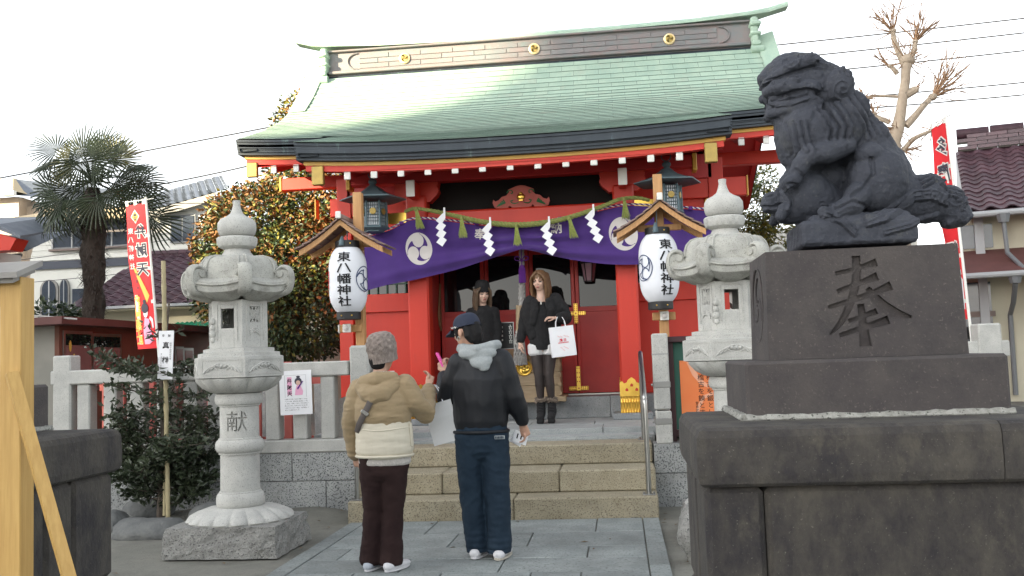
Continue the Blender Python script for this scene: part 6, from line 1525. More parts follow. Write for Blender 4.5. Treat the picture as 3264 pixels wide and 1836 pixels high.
# ---- second woman, behind the man, in a black knit cap
l2 = thing('person', 'woman with a black knit cap and very long hair standing behind the man', 'person', (-1.56, 10.75, .66))
J = dict(head=V((-1.553, 10.73, 2.135)), neck=V((-1.56, 10.75, 2.0)), chest=V((-1.56, 10.76, 1.84)), waist=V((-1.56, 10.76, 1.60)), pelvis=V((-1.56, 10.76, 1.42)),
         shL=V((-1.69, 10.76, 1.92)), elL=V((-1.73, 10.76, 1.68)), wrL=V((-1.71, 10.70, 1.46)), shR=V((-1.43, 10.76, 1.92)), elR=V((-1.40, 10.76, 1.68)), wrR=V((-1.42, 10.70, 1.46)),
         hipL=V((-1.63, 10.76, 1.40)), knL=V((-1.625, 10.74, 1.06)), anL=V((-1.62, 10.76, .76)), hipR=V((-1.49, 10.76, 1.40)), knR=V((-1.495, 10.74, 1.06)), anR=V((-1.50, 10.76, .76)))
b = MB(); limb_body(b, J, .9); P, r_, f_, up_, X = head_shape(b, J['head'], V((.42, -.90, -.16)), .95)
for s_, dx in (('L', 1), ('R', -1)): hand(b, J['wr'+s_]+V((0, 0, -.01)), V((0, -.1, -.98)), V((dx, .2, 0)), .86, .45, dx)
bd = remesh(b, .0065, 2).build('body', MATS['skin_pale'], l2); face_bits(l2, P, r_, f_, up_, X, .95, body=bd, brow='hair_black')
long_hair(l2, P, r_, .95, .42, 'hair_dark_brown', 5)
q = MB(); nA, nB = 40, 14; vs = []
for i in range(nB+1):
    ph = lerp(-.25, math.pi/2, i/nB)
    for j in range(nA): a = 2*math.pi*j/nA; rr = max(0, math.cos(ph))**.55+.02*math.sin(a*16)*(1 if i < 4 else .4); vs.append(P(.094*rr*math.cos(a), -.012+.106*rr*math.sin(a), .062+.115*math.sin(ph)))
q.ang = 80; q.add(vs, [(i*nA+j, i*nA+(j+1) % nA, (i+1)*nA+(j+1) % nA, (i+1)*nA+j) for i in range(nB) for j in range(nA)], sm=True); q.build('knit_cap', MATS['wool_black'], l2)
b = MB(); b.capsule([V((-1.56, 10.76, 1.45)), V((-1.56, 10.76, 1.7)), V((-1.56, 10.76, 1.90))], [(.16, .12), (.16, .12), (.15, .11)], 18); b.capsule([J['shL'], V((-1.56, 10.77, 1.95)), J['shR']], [.065, .07, .065], 12)
for s_ in 'LR': b.capsule([J['sh'+s_], J['el'+s_], J['wr'+s_]+V((0, 0, .02))], [.066, .06, .048], 14)
remesh(b, .008, 3, folds(.008, 9, 22)).build('jacket', MATS['wool_black'], l2)
b = MB()
for s_ in 'LR': b.capsule([J['hip'+s_], J['kn'+s_], J['an'+s_]], [.09, .068, .055], 14, 2)
remesh(b, .008, 3).build('trousers', MATS['wool_black'], l2)
for x in (-1.62, -1.50): shoe(l2, V((x, 10.80, .66)), V((x, 10.60, .66)), .07, .085, 'wool_black', 'shoe', 'black')
# ------------------------------------------------------------------ plants
def leafmat(n, a, b_, c=None, rough=.45): return M(n, a, b_, 3.0, lo=.3, hi=.7, rough=rough, spec=.4)
leafmat('leaf_dark', (.020, .040, .020), (.045, .075, .030)); leafmat('leaf_mid', (.045, .075, .025), (.085, .11, .035)); leafmat('leaf_orange', (.25, .115, .038), (.17, .09, .03), rough=.7); leafmat('leaf_yellow', (.19, .16, .018), (.12, .125, .018))
leafmat('palm_green', (.016, .028, .014), (.035, .048, .02), rough=.5); leafmat('palm_sunlit', (.09, .095, .025), (.13, .115, .03)); leafmat('sapling_leaf', (.022, .034, .020), (.060, .075, .040), rough=.35)
M('bark', (.07, .055, .045), (.12, .10, .08), 12, bump=.8, bsc=40, bdist=.01, rough=.95); M('bark_pale', (.30, .24, .18), (.40, .33, .25), 5, bump=.5, bsc=25, bdist=.01, rough=.9, stain=(.16, .13, .10), stain_sc=4, stain_lo=.55, stain_hi=.7)
M('twig_bark', (.33, .20, .115), (.26, .165, .10), 8, rough=.9)
M('palm_fibre', (.030, .024, .020), (.065, .052, .042), 40, st=(1, 1, .2), bump=1., bsc=60, bdist=.02, rough=1.); M('bamboo', (.42, .36, .21), (.34, .29, .17), 10, rough=.5); M('rock', (.10, .105, .105), (.16, .165, .16), 6, bump=.7, bsc=25, bdist=.02, rough=.9)
def leaves(mb, pts, rg, L_, w_, droop=.3, bias=None, mi=lambda p: 0, fold=.25):
    for p, n_ in pts:
        d = V((rg.gauss(0, 1), rg.gauss(0, 1), rg.gauss(0, .7)-droop))+n_*.9
        if d.length < .1: d = n_
        d.normalize(); u = d.orthogonal().normalized(); u.rotate(Matrix.Rotation(rg.uniform(0, 6.28), 3, d)); nn = d.cross(u); l = L_*rg.uniform(.7, 1.25); w2 = w_*rg.uniform(.7, 1.2)
        a = p; m_ = p+d*l*.5-nn*l*.04; e = p+d*l-nn*l*.18
        mb.add([a, m_+u*w2-nn*w2*fold*-1, e, m_-u*w2-nn*w2*fold*-1, m_], [(0, 1, 4), (1, 2, 4), (4, 2, 3), (0, 4, 3)], mi(p))
def blob_pts(rg, clumps, n):
    tot = sum(c[1][0]*c[1][1]+c[1][0]*c[1][2] for c in clumps); out = []
    for c, r_ in clumps:
        k = int(n*(r_[0]*r_[1]+r_[0]*r_[2])/tot)
        for _ in range(k):
            d = V((rg.gauss(0, 1), rg.gauss(0, 1), rg.gauss(0, 1))).normalized(); q = rg.uniform(.72, 1.06)+.12*noise.noise(d*3+V(c))
            out.append((V(c)+V((d.x*r_[0], d.y*r_[1], d.z*r_[2]))*q, d))
    return out
def limbs(b, rg, p, d, L_, r_, depth, ends, spread=.6, n=3):
    q = p; P = [p]; dd = d.normalized()
    for i in range(3): dd = (dd+V((rg.gauss(0, .12), rg.gauss(0, .12), rg.gauss(0, .08)))).normalized(); q = q+dd*L_/3; P.append(q)
    b.tube(P, [r_, r_*.88, r_*.76, r_*.62], 7)
    if depth == 0: ends.append(q); return
    for i in range(n): limbs(b, rg, q-dd*L_*.15*i, (dd+V((rg.gauss(0, spread), rg.gauss(0, spread), rg.gauss(.1, spread*.6)))), L_*rg.uniform(.55, .8), r_*.55, depth-1, ends, spread, n)
def tree(name, label, cat, base, trunk_h, r_, clumps, n, seed, L_, w_, mats, mi, group=None, extra=None):
    rg = random.Random(seed); t = thing(name, label, cat, base, group); b = MB(); ends = []
    limbs(b, rg, V(base)-V((0, 0, .1)), V((0, 0, 1)), trunk_h, r_, 2, ends); 
    for c, q in clumps: e = min(ends, key=lambda x: (x-V(c)).length); b.tube([V(base)+V((0, 0, trunk_h*.8)), (V(base)+V((0, 0, trunk_h)) + V(c))/2, V(c)], [r_*.5, r_*.3, r_*.1], 6)
    b.build('trunk', MATS['bark'], t); m = MB(); leaves(m, blob_pts(rg, clumps, n), rg, L_, w_, mi=mi)
    m.build('crown', [MATS[k] for k in mats], t); return t
rg0 = random.Random(77)
fc = []
def omi(p):
    if not fc:
        for _ in range(150):
            c, r_ = rg0.choice(cl); d = V((rg0.gauss(0, 1), -abs(rg0.gauss(0, 1))-.2, rg0.gauss(.35, .9))).normalized(); q = V(c)+V((d.x*r_[0], d.y*r_[1], d.z*r_[2]))
            if rg0.random() < max(.06, min(1, (q.z-2.2)/1.4)): fc.append((q, rg0.uniform(.13, .30)))
    if any(abs(p.x-c.x) < r_ and abs(p.z-c.z) < r_ and (p-c).length < r_ for c, r_ in fc) and rg0.random() < .58: return 1
    h = (p.z-2.3)/1.6; q = rg0.random(); return 3 if q < .14+.20*h else (2 if q < .45 else 0)
cl = [((-5.3, 14.2, 3.3), (1.15, 1.0, 1.0)), ((-4.7, 13.6, 2.6), (.95, .8, 1.0)), ((-5.9, 14.4, 2.7), (.85, .9, .9)), ((-5.2, 14.3, 2.1), (1.1, .9, .65)), ((-4.6, 14.2, 4.2), (.85, .9, .8)), ((-5.0, 15.0, 5.2), (.62, .7, .75)), ((-4.6, 15.0, 5.8), (.5, .5, .55)), ((-5.75, 14.2, 3.7), (.7, .8, .55)), ((-4.1, 13.9, 3.3), (.7, .8, .9)), ((-6.25, 14.2, 3.35), (.45, .5, .45))]
tree('evergreen_tree', 'large evergreen tree with orange blossom clusters beside the shrine roof', 'tree', (-5.2, 14.4, .5), 1.6, .13, cl, 42000, 11, .088, .023, ['leaf_dark', 'leaf_orange', 'leaf_mid', 'leaf_yellow'], omi)
tree('evergreen_bush', 'dark rounded bush behind the low shed roof at far left', 'bush', (-10.5, 16.2, .5), .9, .07, [((-10.45, 16.2, 2.25), (.75, .6, .45)), ((-10.0, 16.2, 2.15), (.5, .5, .38)), ((-10.6, 16.2, 1.6), (.7, .6, .6))], 3500, 12, .12, .028, ['leaf_dark', 'leaf_mid'], lambda p: 1 if rg0.random() < .3 else 0)
tree('conifer', 'small sunlit yellow green conifer between the shrine eave and the lion', 'tree', (2.55, 17.2, .5), 1.9, .08, [((2.55, 17.2, 3.9), (.42, .4, .55)), ((2.35, 17.2, 3.45), (.5, .4, .4)), ((2.75, 17.2, 4.35), (.25, .25, .35)), ((2.8, 17.2, 3.4), (.4, .4, .5))], 4200, 13, .13, .014, ['leaf_mid', 'leaf_yellow'], lambda p: 1 if rg0.random() < .6 else 0)
# palm
pt_ = thing('palm_tree', 'fan palm with a shaggy brown trunk beside the red banner', 'tree', (-8.28, 14, .5)); rg = random.Random(21)
b = MB(); vs = []; nA, nB = 20, 60
for i in range(nB+1):
    z = lerp(.5, 4.35, i/nB); r_ = interp([(.5, .135), (2.0, .14), (3.0, .165), (3.7, .185), (4.1, .17), (4.35, .09)], z)
    for j in range(nA): a = 2*math.pi*j/nA; q = r_*(1+.30*noise.noise(V((math.cos(a)*2.5, math.sin(a)*2.5, z*6)))); vs.append(V((-8.28+q*math.cos(a)-.03*(z-2.4)*.2, 14+q*math.sin(a), z)))
b.add(vs, [(i*nA+j, i*nA+(j+1) % nA, (i+1)*nA+(j+1) % nA, (i+1)*nA+j) for i in range(nB) for j in range(nA)], sm=True); b.build('trunk', MATS['palm_fibre'], pt_)
b = MB()
for k in range(1500):
    z = rg.uniform(.6, 4.3); a = rg.uniform(0, 6.28); r_ = interp([(.5, .15), (2.0, .155), (3.0, .20), (3.7, .22), (4.3, .10)], z); p = V((-8.28+r_*math.cos(a)*.96, 14+r_*math.sin(a)*.96, z)); d = V((math.cos(a)*.6, math.sin(a)*.6, rg.uniform(-1.0, .6))).normalized(); u = V((-math.sin(a), math.cos(a), 0))*rg.uniform(.005, .012); l = rg.uniform(.06, .17)
    b.add([p-u, p+u, p+d*l+u*.2, p+d*l-u*.2], [(0, 1, 2, 3)])
b.build('fibre_tufts', MATS['palm_fibre'], pt_, kind='stuff')
def fan(seed, droop):
    rg = random.Random(seed); m = MB(); n = 25
    for i in range(n):
        a = lerp(R(-105), R(105), i/(n-1)); L_ = .54*(.72+.28*math.cos(a*.62))*rg.uniform(.92, 1.05); d = V((math.cos(a), math.sin(a), 0)); s_ = V((-d.y, d.x, 0)); w_ = .0135
        p0 = V((0, 0, 0)); bend = rg.uniform(.5, 1.5)*droop; p1 = d*L_*.5+V((0, 0, -.015*droop)); p2 = d*L_*.80+V((0, 0, -.05*bend)); p3 = d*L_*.97+V((0, 0, -.13*bend)); f = V((0, 0, .010))
        m.add([p0, p1-s_*w_, p1+f, p1+s_*w_, p2-s_*w_*.7, p2+f*.7, p2+s_*w_*.7, p3], [(0, 1, 2), (0, 2, 3), (1, 4, 5, 2), (2, 5, 6, 3), (4, 7, 5), (5, 7, 6)])
    return m
fm = [fan(1, .7).mesh('palm_leaf', MATS['palm_green']), fan(2, 1.7).mesh('palm_leaf', MATS['palm_green']), fan(3, .3).mesh('palm_leaf', MATS['palm_sunlit'])]  # last fan: sunlit fronds, the sun's yellow put into the leaf colour
def PP(px, py, y=0.): return V((-8.31+(px-565)*.002437+(py-330)*.0001, 14+y, 4.494-(py-330)*.00244-(px-565)*.0001))
CC_ = PP(565, 345)
LV = [(345, 215, 195, 0, 0), (400, 165, 150, -.2, 0), (455, 175, 120, .25, 0), (545, 190, 92, -.1, 0), (610, 190, 70, .2, 0), (700, 205, 62, .1, 2), (730, 235, 25, -.2, 0), (650, 250, 15, -.35, 0), (500, 250, 200, -.35, 2), (590, 255, 280, -.4, 0), (420, 260, 190, .1, 0), (700, 300, 340, .3, 0), (790, 285, 5, 0, 0), (800, 330, 320, .25, 1),
      (345, 400, 215, -.1, 1), (395, 380, 240, .2, 1), (310, 450, 250, .1, 1), (450, 480, 245, -.35, 1), (400, 520, 225, -.2, 1), (500, 500, 270, -.40, 1), (740, 400, 320, -.25, 1), (800, 420, 335, .1, 1), (830, 520, 300, 0, 1), (880, 560, 285, .15, 1), (680, 470, 300, -.4, 1), (640, 380, 30, .4, 0), (480, 330, 160, .45, 0), (560, 130, 90, .3, 0)]
pet = MB()
for k, (px, py, ang, dy, t) in enumerate(LV):
    hub = PP(565+(px-565)*1.12, 335+(py-335)*1.08, dy); a = R(ang); d = V((math.cos(a), rg.uniform(-.25, .25), math.sin(a))).normalized(); nrm = V((rg.uniform(-.6, .6), -1, rg.uniform(.2, 1.8) if t != 2 else .2)); nrm = (nrm-d*nrm.dot(d)).normalized(); side = nrm.cross(d)
    Mx = Matrix((d, side, nrm)).transposed().to_4x4(); s_ = rg.uniform(.88, 1.1)*(1.15 if t == 1 else 1); o = link_mesh('palm_leaf', fm[t], pt_, hub, Mx.to_euler()); o.scale = (s_, s_, s_)
    mid_ = (CC_+hub)/2+V((0, 0, .07)); pet.tube(smoothpath([CC_, mid_, hub, hub+d*.06], 4), [.013]*5+[.010]*8, 5)
pet.build('petiole', MATS['palm_green'], pt_)
# sakaki sapling tied to a bamboo stake
st_ = thing('sapling', 'young glossy evergreen sapling in front of the pale stone fence', 'tree', (-4.16, 8.15, .05)); rg = random.Random(31)
b = MB(); b.tube(smoothpath([V((-4.20, 8.17, -.05)), V((-4.17, 8.15, .35)), V((-4.14, 8.13, .8)), V((-4.15, 8.12, 1.25)), V((-4.09, 8.10, 1.75)), V((-4.06, 8.10, 2.0))], 5), [.040-.032*i/25 for i in range(26)], 8); lf_ = []
def twig(p, d, L_, r_, dens):
    P = [p]; q = p; dd = d.normalized()
    for i in range(5): dd = (dd+V((rg.gauss(0, .13), rg.gauss(0, .13), rg.gauss(.03, .08)))).normalized(); q = q+dd*L_/5; P.append(q)
    b.tube(P, [r_*(1-.15*i) for i in range(6)], 5)
    for i in range(1, 6):
        for k in range(dens): lf_.append((P[i]+V((rg.gauss(0, .03), rg.gauss(0, .03), rg.gauss(0, .02))), (dd+V((rg.gauss(0, .6), rg.gauss(0, .6), .15))).normalized()))
        if i > 1 and L_ > .18:
            for sgn in (-1, 1): sd_ = dd.cross(V((0, 0, 1)))*sgn+dd*.6+V((0, 0, rg.uniform(-.1, .25))); twig(P[i], sd_, L_*rg.uniform(.30, .42), r_*.5, dens) if L_ > .3 else None
for z, nb_, L_, dens in ((1.36, 7, .56, 3), (1.10, 4, .36, 2), (.90, 5, .40, 2), (.70, 7, .46, 3), (.56, 8, .52, 4), (.44, 8, .44, 5), (.33, 7, .36, 5), (.25, 6, .30, 5), (1.65, 3, .22, 2)):
    for k in range(nb_):
        a = 2*math.pi*k/nb_+rg.uniform(-.3, .3); twig(V((-4.15, 8.13, z+rg.uniform(-.06, .06))), V((math.cos(a)*1.15, math.sin(a)*.55, rg.uniform(-.02, .30))), L_*rg.uniform(.75, 1.15), .010, dens)
b.build('trunk', MATS['bark'], st_); m = MB(); leaves(m, lf_, rg, .072, .015, .12, mi=lambda p: 0); m.build('foliage', MATS['sapling_leaf'], st_)
stk = thing('bamboo_stake', 'pale bamboo stake tied beside the sapling', 'stake', (-3.99, 7.93, 0)); b = MB(); P = [V((-3.985, 7.90, 0)).lerp(V((-3.935, 7.75, 2.34)), i/40) for i in range(41)]
b.tube(P, [.019 if i % 6 else .0225 for i in range(41)], 10); b.build('stake_pole', MATS['bamboo'], stk); b = MB(); b.tube([V((-4.07, 8.0, .1)), V((-4.05, 8.02, 1.30))], .017, 8); b.build('second_stake', MATS['bamboo'], stk)
sgn = thing('plant_sign', 'white vertical plaque with black brush lettering hung on the bamboo stake', 'sign', (-3.89, 7.70, 1.5)); b = MB(); TL = V((-3.955, 7.70, 1.725)); ux, uz = V((.999, 0, -.01)).normalized(), V((.045, 0, .999)).normalized()
b.prism([(0, 0), (.135, 0), (.135, -.42), (0, -.42)], TL, ux, uz, V((0, .008, 0))); b.build('plaque', MATS['paper'], sgn); q = MB(); sp = lambda a, c: TL+ux*a-uz*c+V((0, -.002, 0))
write(q, '奉献', sp(.042, .042), ux, uz, .026, gap=2.1); write(q, '真榊', sp(.068, .125), ux, uz, .062, True, bold=.015, gap=2.05); write(q, '結成十周年記念樹', sp(.112, .11), ux, uz, .018, True, gap=1.05); write(q, '東八幡神社氏子青年会', sp(.030, .20), ux, uz, .013, True, gap=1.1); write(q, '平成二十二年四月', sp(.010, .235), ux, uz, .010, True, gap=1.2); q.build('lettering', MATS['ink'], sgn)
b = MB(); b.tube([TL+ux*.067-uz*.012, TL+ux*.06+uz*.06+V((0, .04, 0))], .002, 4); b.build('hanging_wire', MATS['black'], sgn)
def rock(name, label, c, r_, seed, m='rock', cat='rock', group=None):
    b = MB(); b.ell(c, r_, 20, 14); b.v = [p+(p-V(c))*(.28*noise.noise((p-V(c))*4.5+V((seed, 0, 0)))+.10*noise.noise((p-V(c))*13)) for p in b.v]; return tag(b.build(name, MATS[m]), label, cat, group)
rock('garden_rock', 'large flat dark rock on the dirt in front of the sapling', (-4.05, 7.62, .03), (.34, .20, .13), 1, group='rocks around the sapling')
rock('garden_rock', 'smaller rounded rock left of the large flat rock near the dark pedestal', (-4.50, 7.85, .05), (.17, .16, .12), 2, group='rocks around the sapling')
rock('garden_rock', 'bluish rock wedged between the bamboo stake and the lantern base', (-3.62, 7.95, .06), (.20, .18, .16), 3, group='rocks around the sapling')
rock('garden_rock', 'low rock against the granite wall behind the sapling trunk', (-4.45, 8.42, .08), (.25, .14, .12), 4, group='rocks around the sapling')
b = MB(); b.ell((.43, 6.42, .17), (.10, .13, .21), 16, 12); b.v = [p+(p-V((.43, 6.42, .17)))*(.35*noise.noise(p*7)) for p in b.v]; tag(b.build('upright_stone', MATS['granite_rough']), 'rough pale upright stone on the dirt beside the lion pedestal', 'stone')
# bare pollarded tree on the right
bt = thing('bare_tree', 'bare pollarded tree with knobbly branch ends behind the lion', 'tree', (5.3, 18, .5)); rg = random.Random(41); b = MB(); tw = MB()
def BP(px, py, y=0.): return V((5.353+.00292*(px-1060)+.000174*(750-py), 18+y, 5.108+.00288*(750-py)-.0001*(px-1060)))
b.tube([V((5.30, 18, .4)), V((5.30, 18, 2.5)), V((5.30, 18, 4.2))]+[BP(1030, 740), BP(1060, 640), BP(1078, 540), BP(1092, 430), BP(1108, 330), BP(1112, 250), BP(1120, 190)], [.20, .175, .155, .135, .12, .10, .092, .088, .09, .11], 12)
def knob(c, r_): b.ell(c, (r_, r_, r_*.85), 12, 8); kn_.append((c, r_))
kn_ = []
for P, r_ in (([(1110, 625), (1160, 570), (1215, 500), (1270, 440)], .075), ([(1100, 215), (1065, 130), (1040, 60), (1030, -10)], .07), ([(1130, 200), (1165, 120), (1170, 70)], .06), ([(1090, 790), (1150, 715), (1210, 685), (1270, 660)], .05), ([(1060, 280), (1030, 240), (1010, 225)], .05), ([(1110, 420), (1165, 390)], .085), ([(1010, 600), (930, 560), (915, 540)], .05), ([(1060, 430), (920, 420), (850, 440)], .030)):
    b.tube([BP(*p) for p in P], [r_*(1-.12*i) for i in range(len(P))], 8); knob(BP(*P[-1]), r_*.95)
knob(BP(1120, 190), .14); knob(BP(1275, 440), .085)
def spray(c, n, L_, dirb, sp_):
    for i in range(n):
        d = (V(dirb)+V((rg.gauss(0, sp_), rg.gauss(0, sp_*.6), rg.gauss(0, sp_)))).normalized(); q = c; P = [c]; l = L_*rg.uniform(.4, 1.1)
        for k in range(4): d = (d+V((rg.gauss(0, .10), rg.gauss(0, .1), rg.gauss(.03, .10)))).normalized(); q = q+d*l/4; P.append(q)
        tw.tube(P, [.013, .011, .009, .007, .004], 4)
        if rg.random() < .7: e = P[2]; d2 = (d+V((rg.gauss(0, .5), 0, rg.gauss(0, .5)))).normalized(); tw.tube([e, e+d2*l*.3, e+d2*l*.5+V((0, 0, .03))], [.010, .008, .005], 4)
spray(BP(1275, 440), 34, 1.05, (.8, 0, .75), .30); spray(BP(1170, 70), 22, .8, (.35, 0, .9), .4); spray(BP(1030, 0), 22, .75, (-.2, 0, .9), .5); spray(BP(1120, 190), 26, .6, (0, 0, .5), .9); spray(BP(850, 440), 34, .26, (0, 0, .1), 1.1); spray(BP(1010, 225), 12, .45, (-.8, 0, .4), .5); spray(BP(1270, 660), 16, .4, (.6, 0, -.1), .6); spray(BP(915, 540), 16, .35, (-.4, 0, .5), .7); spray(BP(1165, 390), 6, .3, (.5, 0, .6), .5); spray(BP(1060, 640), 18, .5, (-.6, -.3, -.2), .6); spray(BP(1100, 790), 16, .45, (.6, 0, -.1), .6)
b.build('trunk', MATS['bark_pale'], bt); tw.build('twigs', MATS['twig_bark'], bt, kind='stuff')

fl2 = MB(); rg = random.Random(91); pts = []
for k in range(150):
    x, y = rg.uniform(-5, .6), rg.uniform(5.2, 8.6)
    if -2.4 < x < .3 and rg.random() < .8: continue
    pts.append((V((x, y, gz(x, y)+.012+(.02 if -2.4 < x < .3 else 0))), V((0, 0, 0))))
for p, _ in pts: a = rg.uniform(0, 6.28); d = V((math.cos(a), math.sin(a), 0))*rg.uniform(.015, .035); u = V((-d.y, d.x, 0))*.4; fl2.add([p, p+d+u+V((0, 0, .006)), p+d*2, p+d-u+V((0, 0, .004))], [(0, 1, 2, 3)])
fl2.build('fallen_leaves', M('dry_leaf', (.16, .11, .06), (.10, .075, .045), 9, rough=.9))['kind'] = 'stuff'
# ------------------------------------------------------------------ houses, shed, banners, boards, wires
M('plaster_cream', (.52, .49, .38), (.48, .45, .35), 2, rough=.9, stain=(.38, .36, .29), stain_sc=1.2, stain_lo=.6, stain_hi=.85); M('plaster_white', (.60, .60, .56), (.56, .56, .52), 2, rough=.9); M('siding_white', (.62, .62, .58), (.58, .58, .54), 3, rough=.8, rand=.04); M('plaster_beige', (.52, .42, .33), (.48, .39, .30), 2, rough=.9)
M('tile_maroon', (.040, .018, .027), (.060, .026, .035), 6, rough=.55, rand=.22, spec=.35); M('tile_wine', (.060, .034, .044), (.09, .045, .055), 6, rough=.38, rand=.25); M('tile_blue', (.085, .105, .14), (.12, .14, .18), 6, rough=.4, rand=.15); M('roof_grey', (.10, .12, .15), (.14, .16, .19), 6, rough=.6); M('roof_beige', (.50, .40, .25), (.46, .37, .23), 5, rough=.9)
M('shed_brown', (.115, .045, .028), (.15, .055, .035), 4, rough=.75); M('shed_roof', (.10, .038, .034), (.13, .05, .045), 3, rough=.7); M('shed_grey', (.22, .215, .19), (.26, .25, .22), 3, rough=.95); M('window_blue', (.035, .045, .06), (.05, .06, .08), 4, rough=.12); M('shutter_brown', (.15, .11, .095), rough=.6); M('frame_wood', (.38, .24, .09), rough=.6)
M('pane_pink', (.20, .10, .10), (.24, .125, .12), 3, rough=.25); M('awning_green', (.0, .17, .08), (.0, .21, .10), 4, rough=.5); M('navy_trim', (.028, .036, .055), rough=.6); M('gutter', (.34, .35, .36), rough=.5); M('pipe_grey', (.16, .17, .18), rough=.5); M('banner_red', (.72, .022, .03), (.66, .02, .028), 4, rough=.7); M('banner_ink', (.05, .05, .07), rough=.8); M('banner_gold', (.72, .48, .10), rough=.7); M('banner_pink', (.75, .38, .55), rough=.7); M('poster_orange', (.80, .20, .055), (.80, .23, .07), 3, rough=.6); M('poster_pale', (.82, .40, .25), rough=.6)
M('board_green', (.02, .10, .07), rough=.6); M('board_grey', (.22, .21, .20), (.28, .27, .25), 6, rough=.8); M('cable', (.03, .03, .035), rough=.6); M('sun_blocker_grey', (.34, .33, .31), (.38, .37, .35), .2, rough=.9)
def frame_of(o, e1, e2): return lambda a, d, z: V(o)+V(e1)*a+V(e2)*d+V((0, 0, z))
def fbox(F, a0, a1, d0, d1, z0, z1, name, m, par, b=.0):
    q = MB(); c = [F(a, d, z) for a in (a0, a1) for d in (d0, d1) for z in (z0, z1)]
    q.add(c, [(0, 1, 3, 2), (4, 6, 7, 5), (0, 4, 5, 1), (2, 3, 7, 6), (0, 2, 6, 4), (1, 5, 7, 3)]); return q.build(name, MATS[m], par)
def tile_mesh(tw, th, m):
    q = MB(); n = 6; vs = []
    for j, (v_, lift) in enumerate(((0, .022), (th*1.18, .002))):
        for i in range(n+1): u_ = i/n; h = .030*math.sin(u_*2*math.pi*.98+.3)*(1 if u_ > .02 else .8); vs += [(u_*tw*1.03, v_, h+lift), (u_*tw*1.03, v_, h+lift-.018)]
    k = 2*(n+1); fs = []
    for i in range(n): a = 2*i; fs += [(a, a+2, k+a+2, k+a), (a+1, a, a+2, a+3)[::-1]]
    q.ang = 60; q.add(vs, fs, sm=True); return q.mesh('roof_tile', MATS[m])
def tile_roof(par, o, u, v, W_, Lh, tw, th, m, ok=lambda a, b: True, skew=0., cap=300):
    """pantiles over the plane o + a*u + b*v, every tile its own object sharing one mesh"""
    u, v = V(u).normalized(), V(v).normalized(); n = u.cross(v).normalized(); me = tile_mesh(tw, th, m); rot = Matrix((u, v, n)).transposed().to_euler(); c = 0; rg = random.Random(3)
    for j in range(int(Lh/th)):
        for i in range(int(W_/tw)+1):
            a, b_ = i*tw, j*th
            if ok(a, b_) and c < cap:
                link_mesh('roof_tile', me, par, V(o)+u*a+v*b_+n*rg.uniform(-.003, .003), rot); c += 1
# shed with windows
sh_ = thing('shed', 'low brown and grey shed with a maroon flat roof and pinkish windows', 'shed', (-7.5, 12, .5))
def sb(n, x0, x1, y0, y1, z0, z1, m, par=None, b=0): q = MB(); q.span(x0, x1, y0, y1, z0, z1, b); return q.build(n, MATS[m], par or sh_)
sb('wall', -9.8, -6.74, 10.55, 16.0, .45, 2.0, 'shed_grey'); sb('side_wall', -6.74, -6.68, 10.55, 16.0, .45, 1.99, 'shed_brown')
q = MB(); q.prism([(-10.2, 1.93), (-6.46, 1.97), (-6.46, 2.06), (-10.2, 2.02)], (0, 10.25, 0), (1, 0, 0), (0, 0, 1), (0, 6, 0)); q.build('roof', MATS['shed_roof'], sh_)
for k, (y0, y1, z0, z1) in enumerate(((10.66, 11.20, 1.20, 1.87), (11.27, 11.90, 1.20, 1.85), (13.52, 13.72, 1.2, 1.70), (13.80, 14.05, 1.2, 1.68))):
    f = sb('window', -6.69, -6.665, y0-.04, y1+.04, z0-.04, z1+.04, 'steel_dull'); sb('pane', -6.668, -6.66, y0, y1, z0, z1-.14 if k < 2 else z1, 'pane_pink', f)
    if k < 2: sb('upper_pane', -6.668, -6.66, y0, y1, z1-.137, z1, 'glass_dark', f)
q = MB(); q.ell((-6.655, 10.74, 1.72), (.004, .03, .07), 10, 8); q.ell((-6.655, 10.82, 1.60), (.004, .02, .03), 8, 6); q.build('yellow_paper_lamp', M('lamp_yellow', (.6, .40, .08), rough=.5), sh_)
q = MB(); q.tube([(-6.3, 10.3, 2.02), (-6.9, 10.3, 2.09), (-7.2, 10.35, 2.05), (-7.6, 10.2, 1.98)], .012, 6); q.build('rope_end', MATS['rope_grey'], sh_)
# pink fence boards behind the stone fence
pf = thing('pink_fence', 'faded red wooden board fence behind the pale stone fence', 'fence', (-4.5, 9.9, .5))
for i in range(15):
    x = -5.75+.175*i
    if i % 3 != 2 : sb('board', x, x+.085, 9.88, 9.92, .55, 1.33 + (.10 if i % 4 == 0 else 0), 'pink_red', pf, .004)
sb('fence_rail', -5.8, -3.1, 9.92, 9.96, .55, .62, 'pink_red', pf); sb('fence_rail', -5.8, -3.1, 9.92, 9.96, 1.18, 1.25, 'pink_red', pf)
gf = thing('inner_stone_fence', 'grey stone posts standing behind the faded red board fence', 'fence', (-4.5, 10.6, .5))
for i in range(7): sb('stone_post', -5.8+.38*i, -5.62+.38*i, 10.5, 10.62, .5, 1.2, 'granite', gf, .006)
# long low wall under the tree
lw_ = thing('garden_wall', 'low beige wall in the shade below the evergreen tree', 'wall', (-5, 17.5, .5)); sb('wall_panel', -8.4, -2.2, 17.4, 17.55, .45, 1.75, 'plaster_beige', lw_); sb('wall_coping', -8.4, -2.2, 17.35, 17.6, 1.75, 1.82, 'granite', lw_)
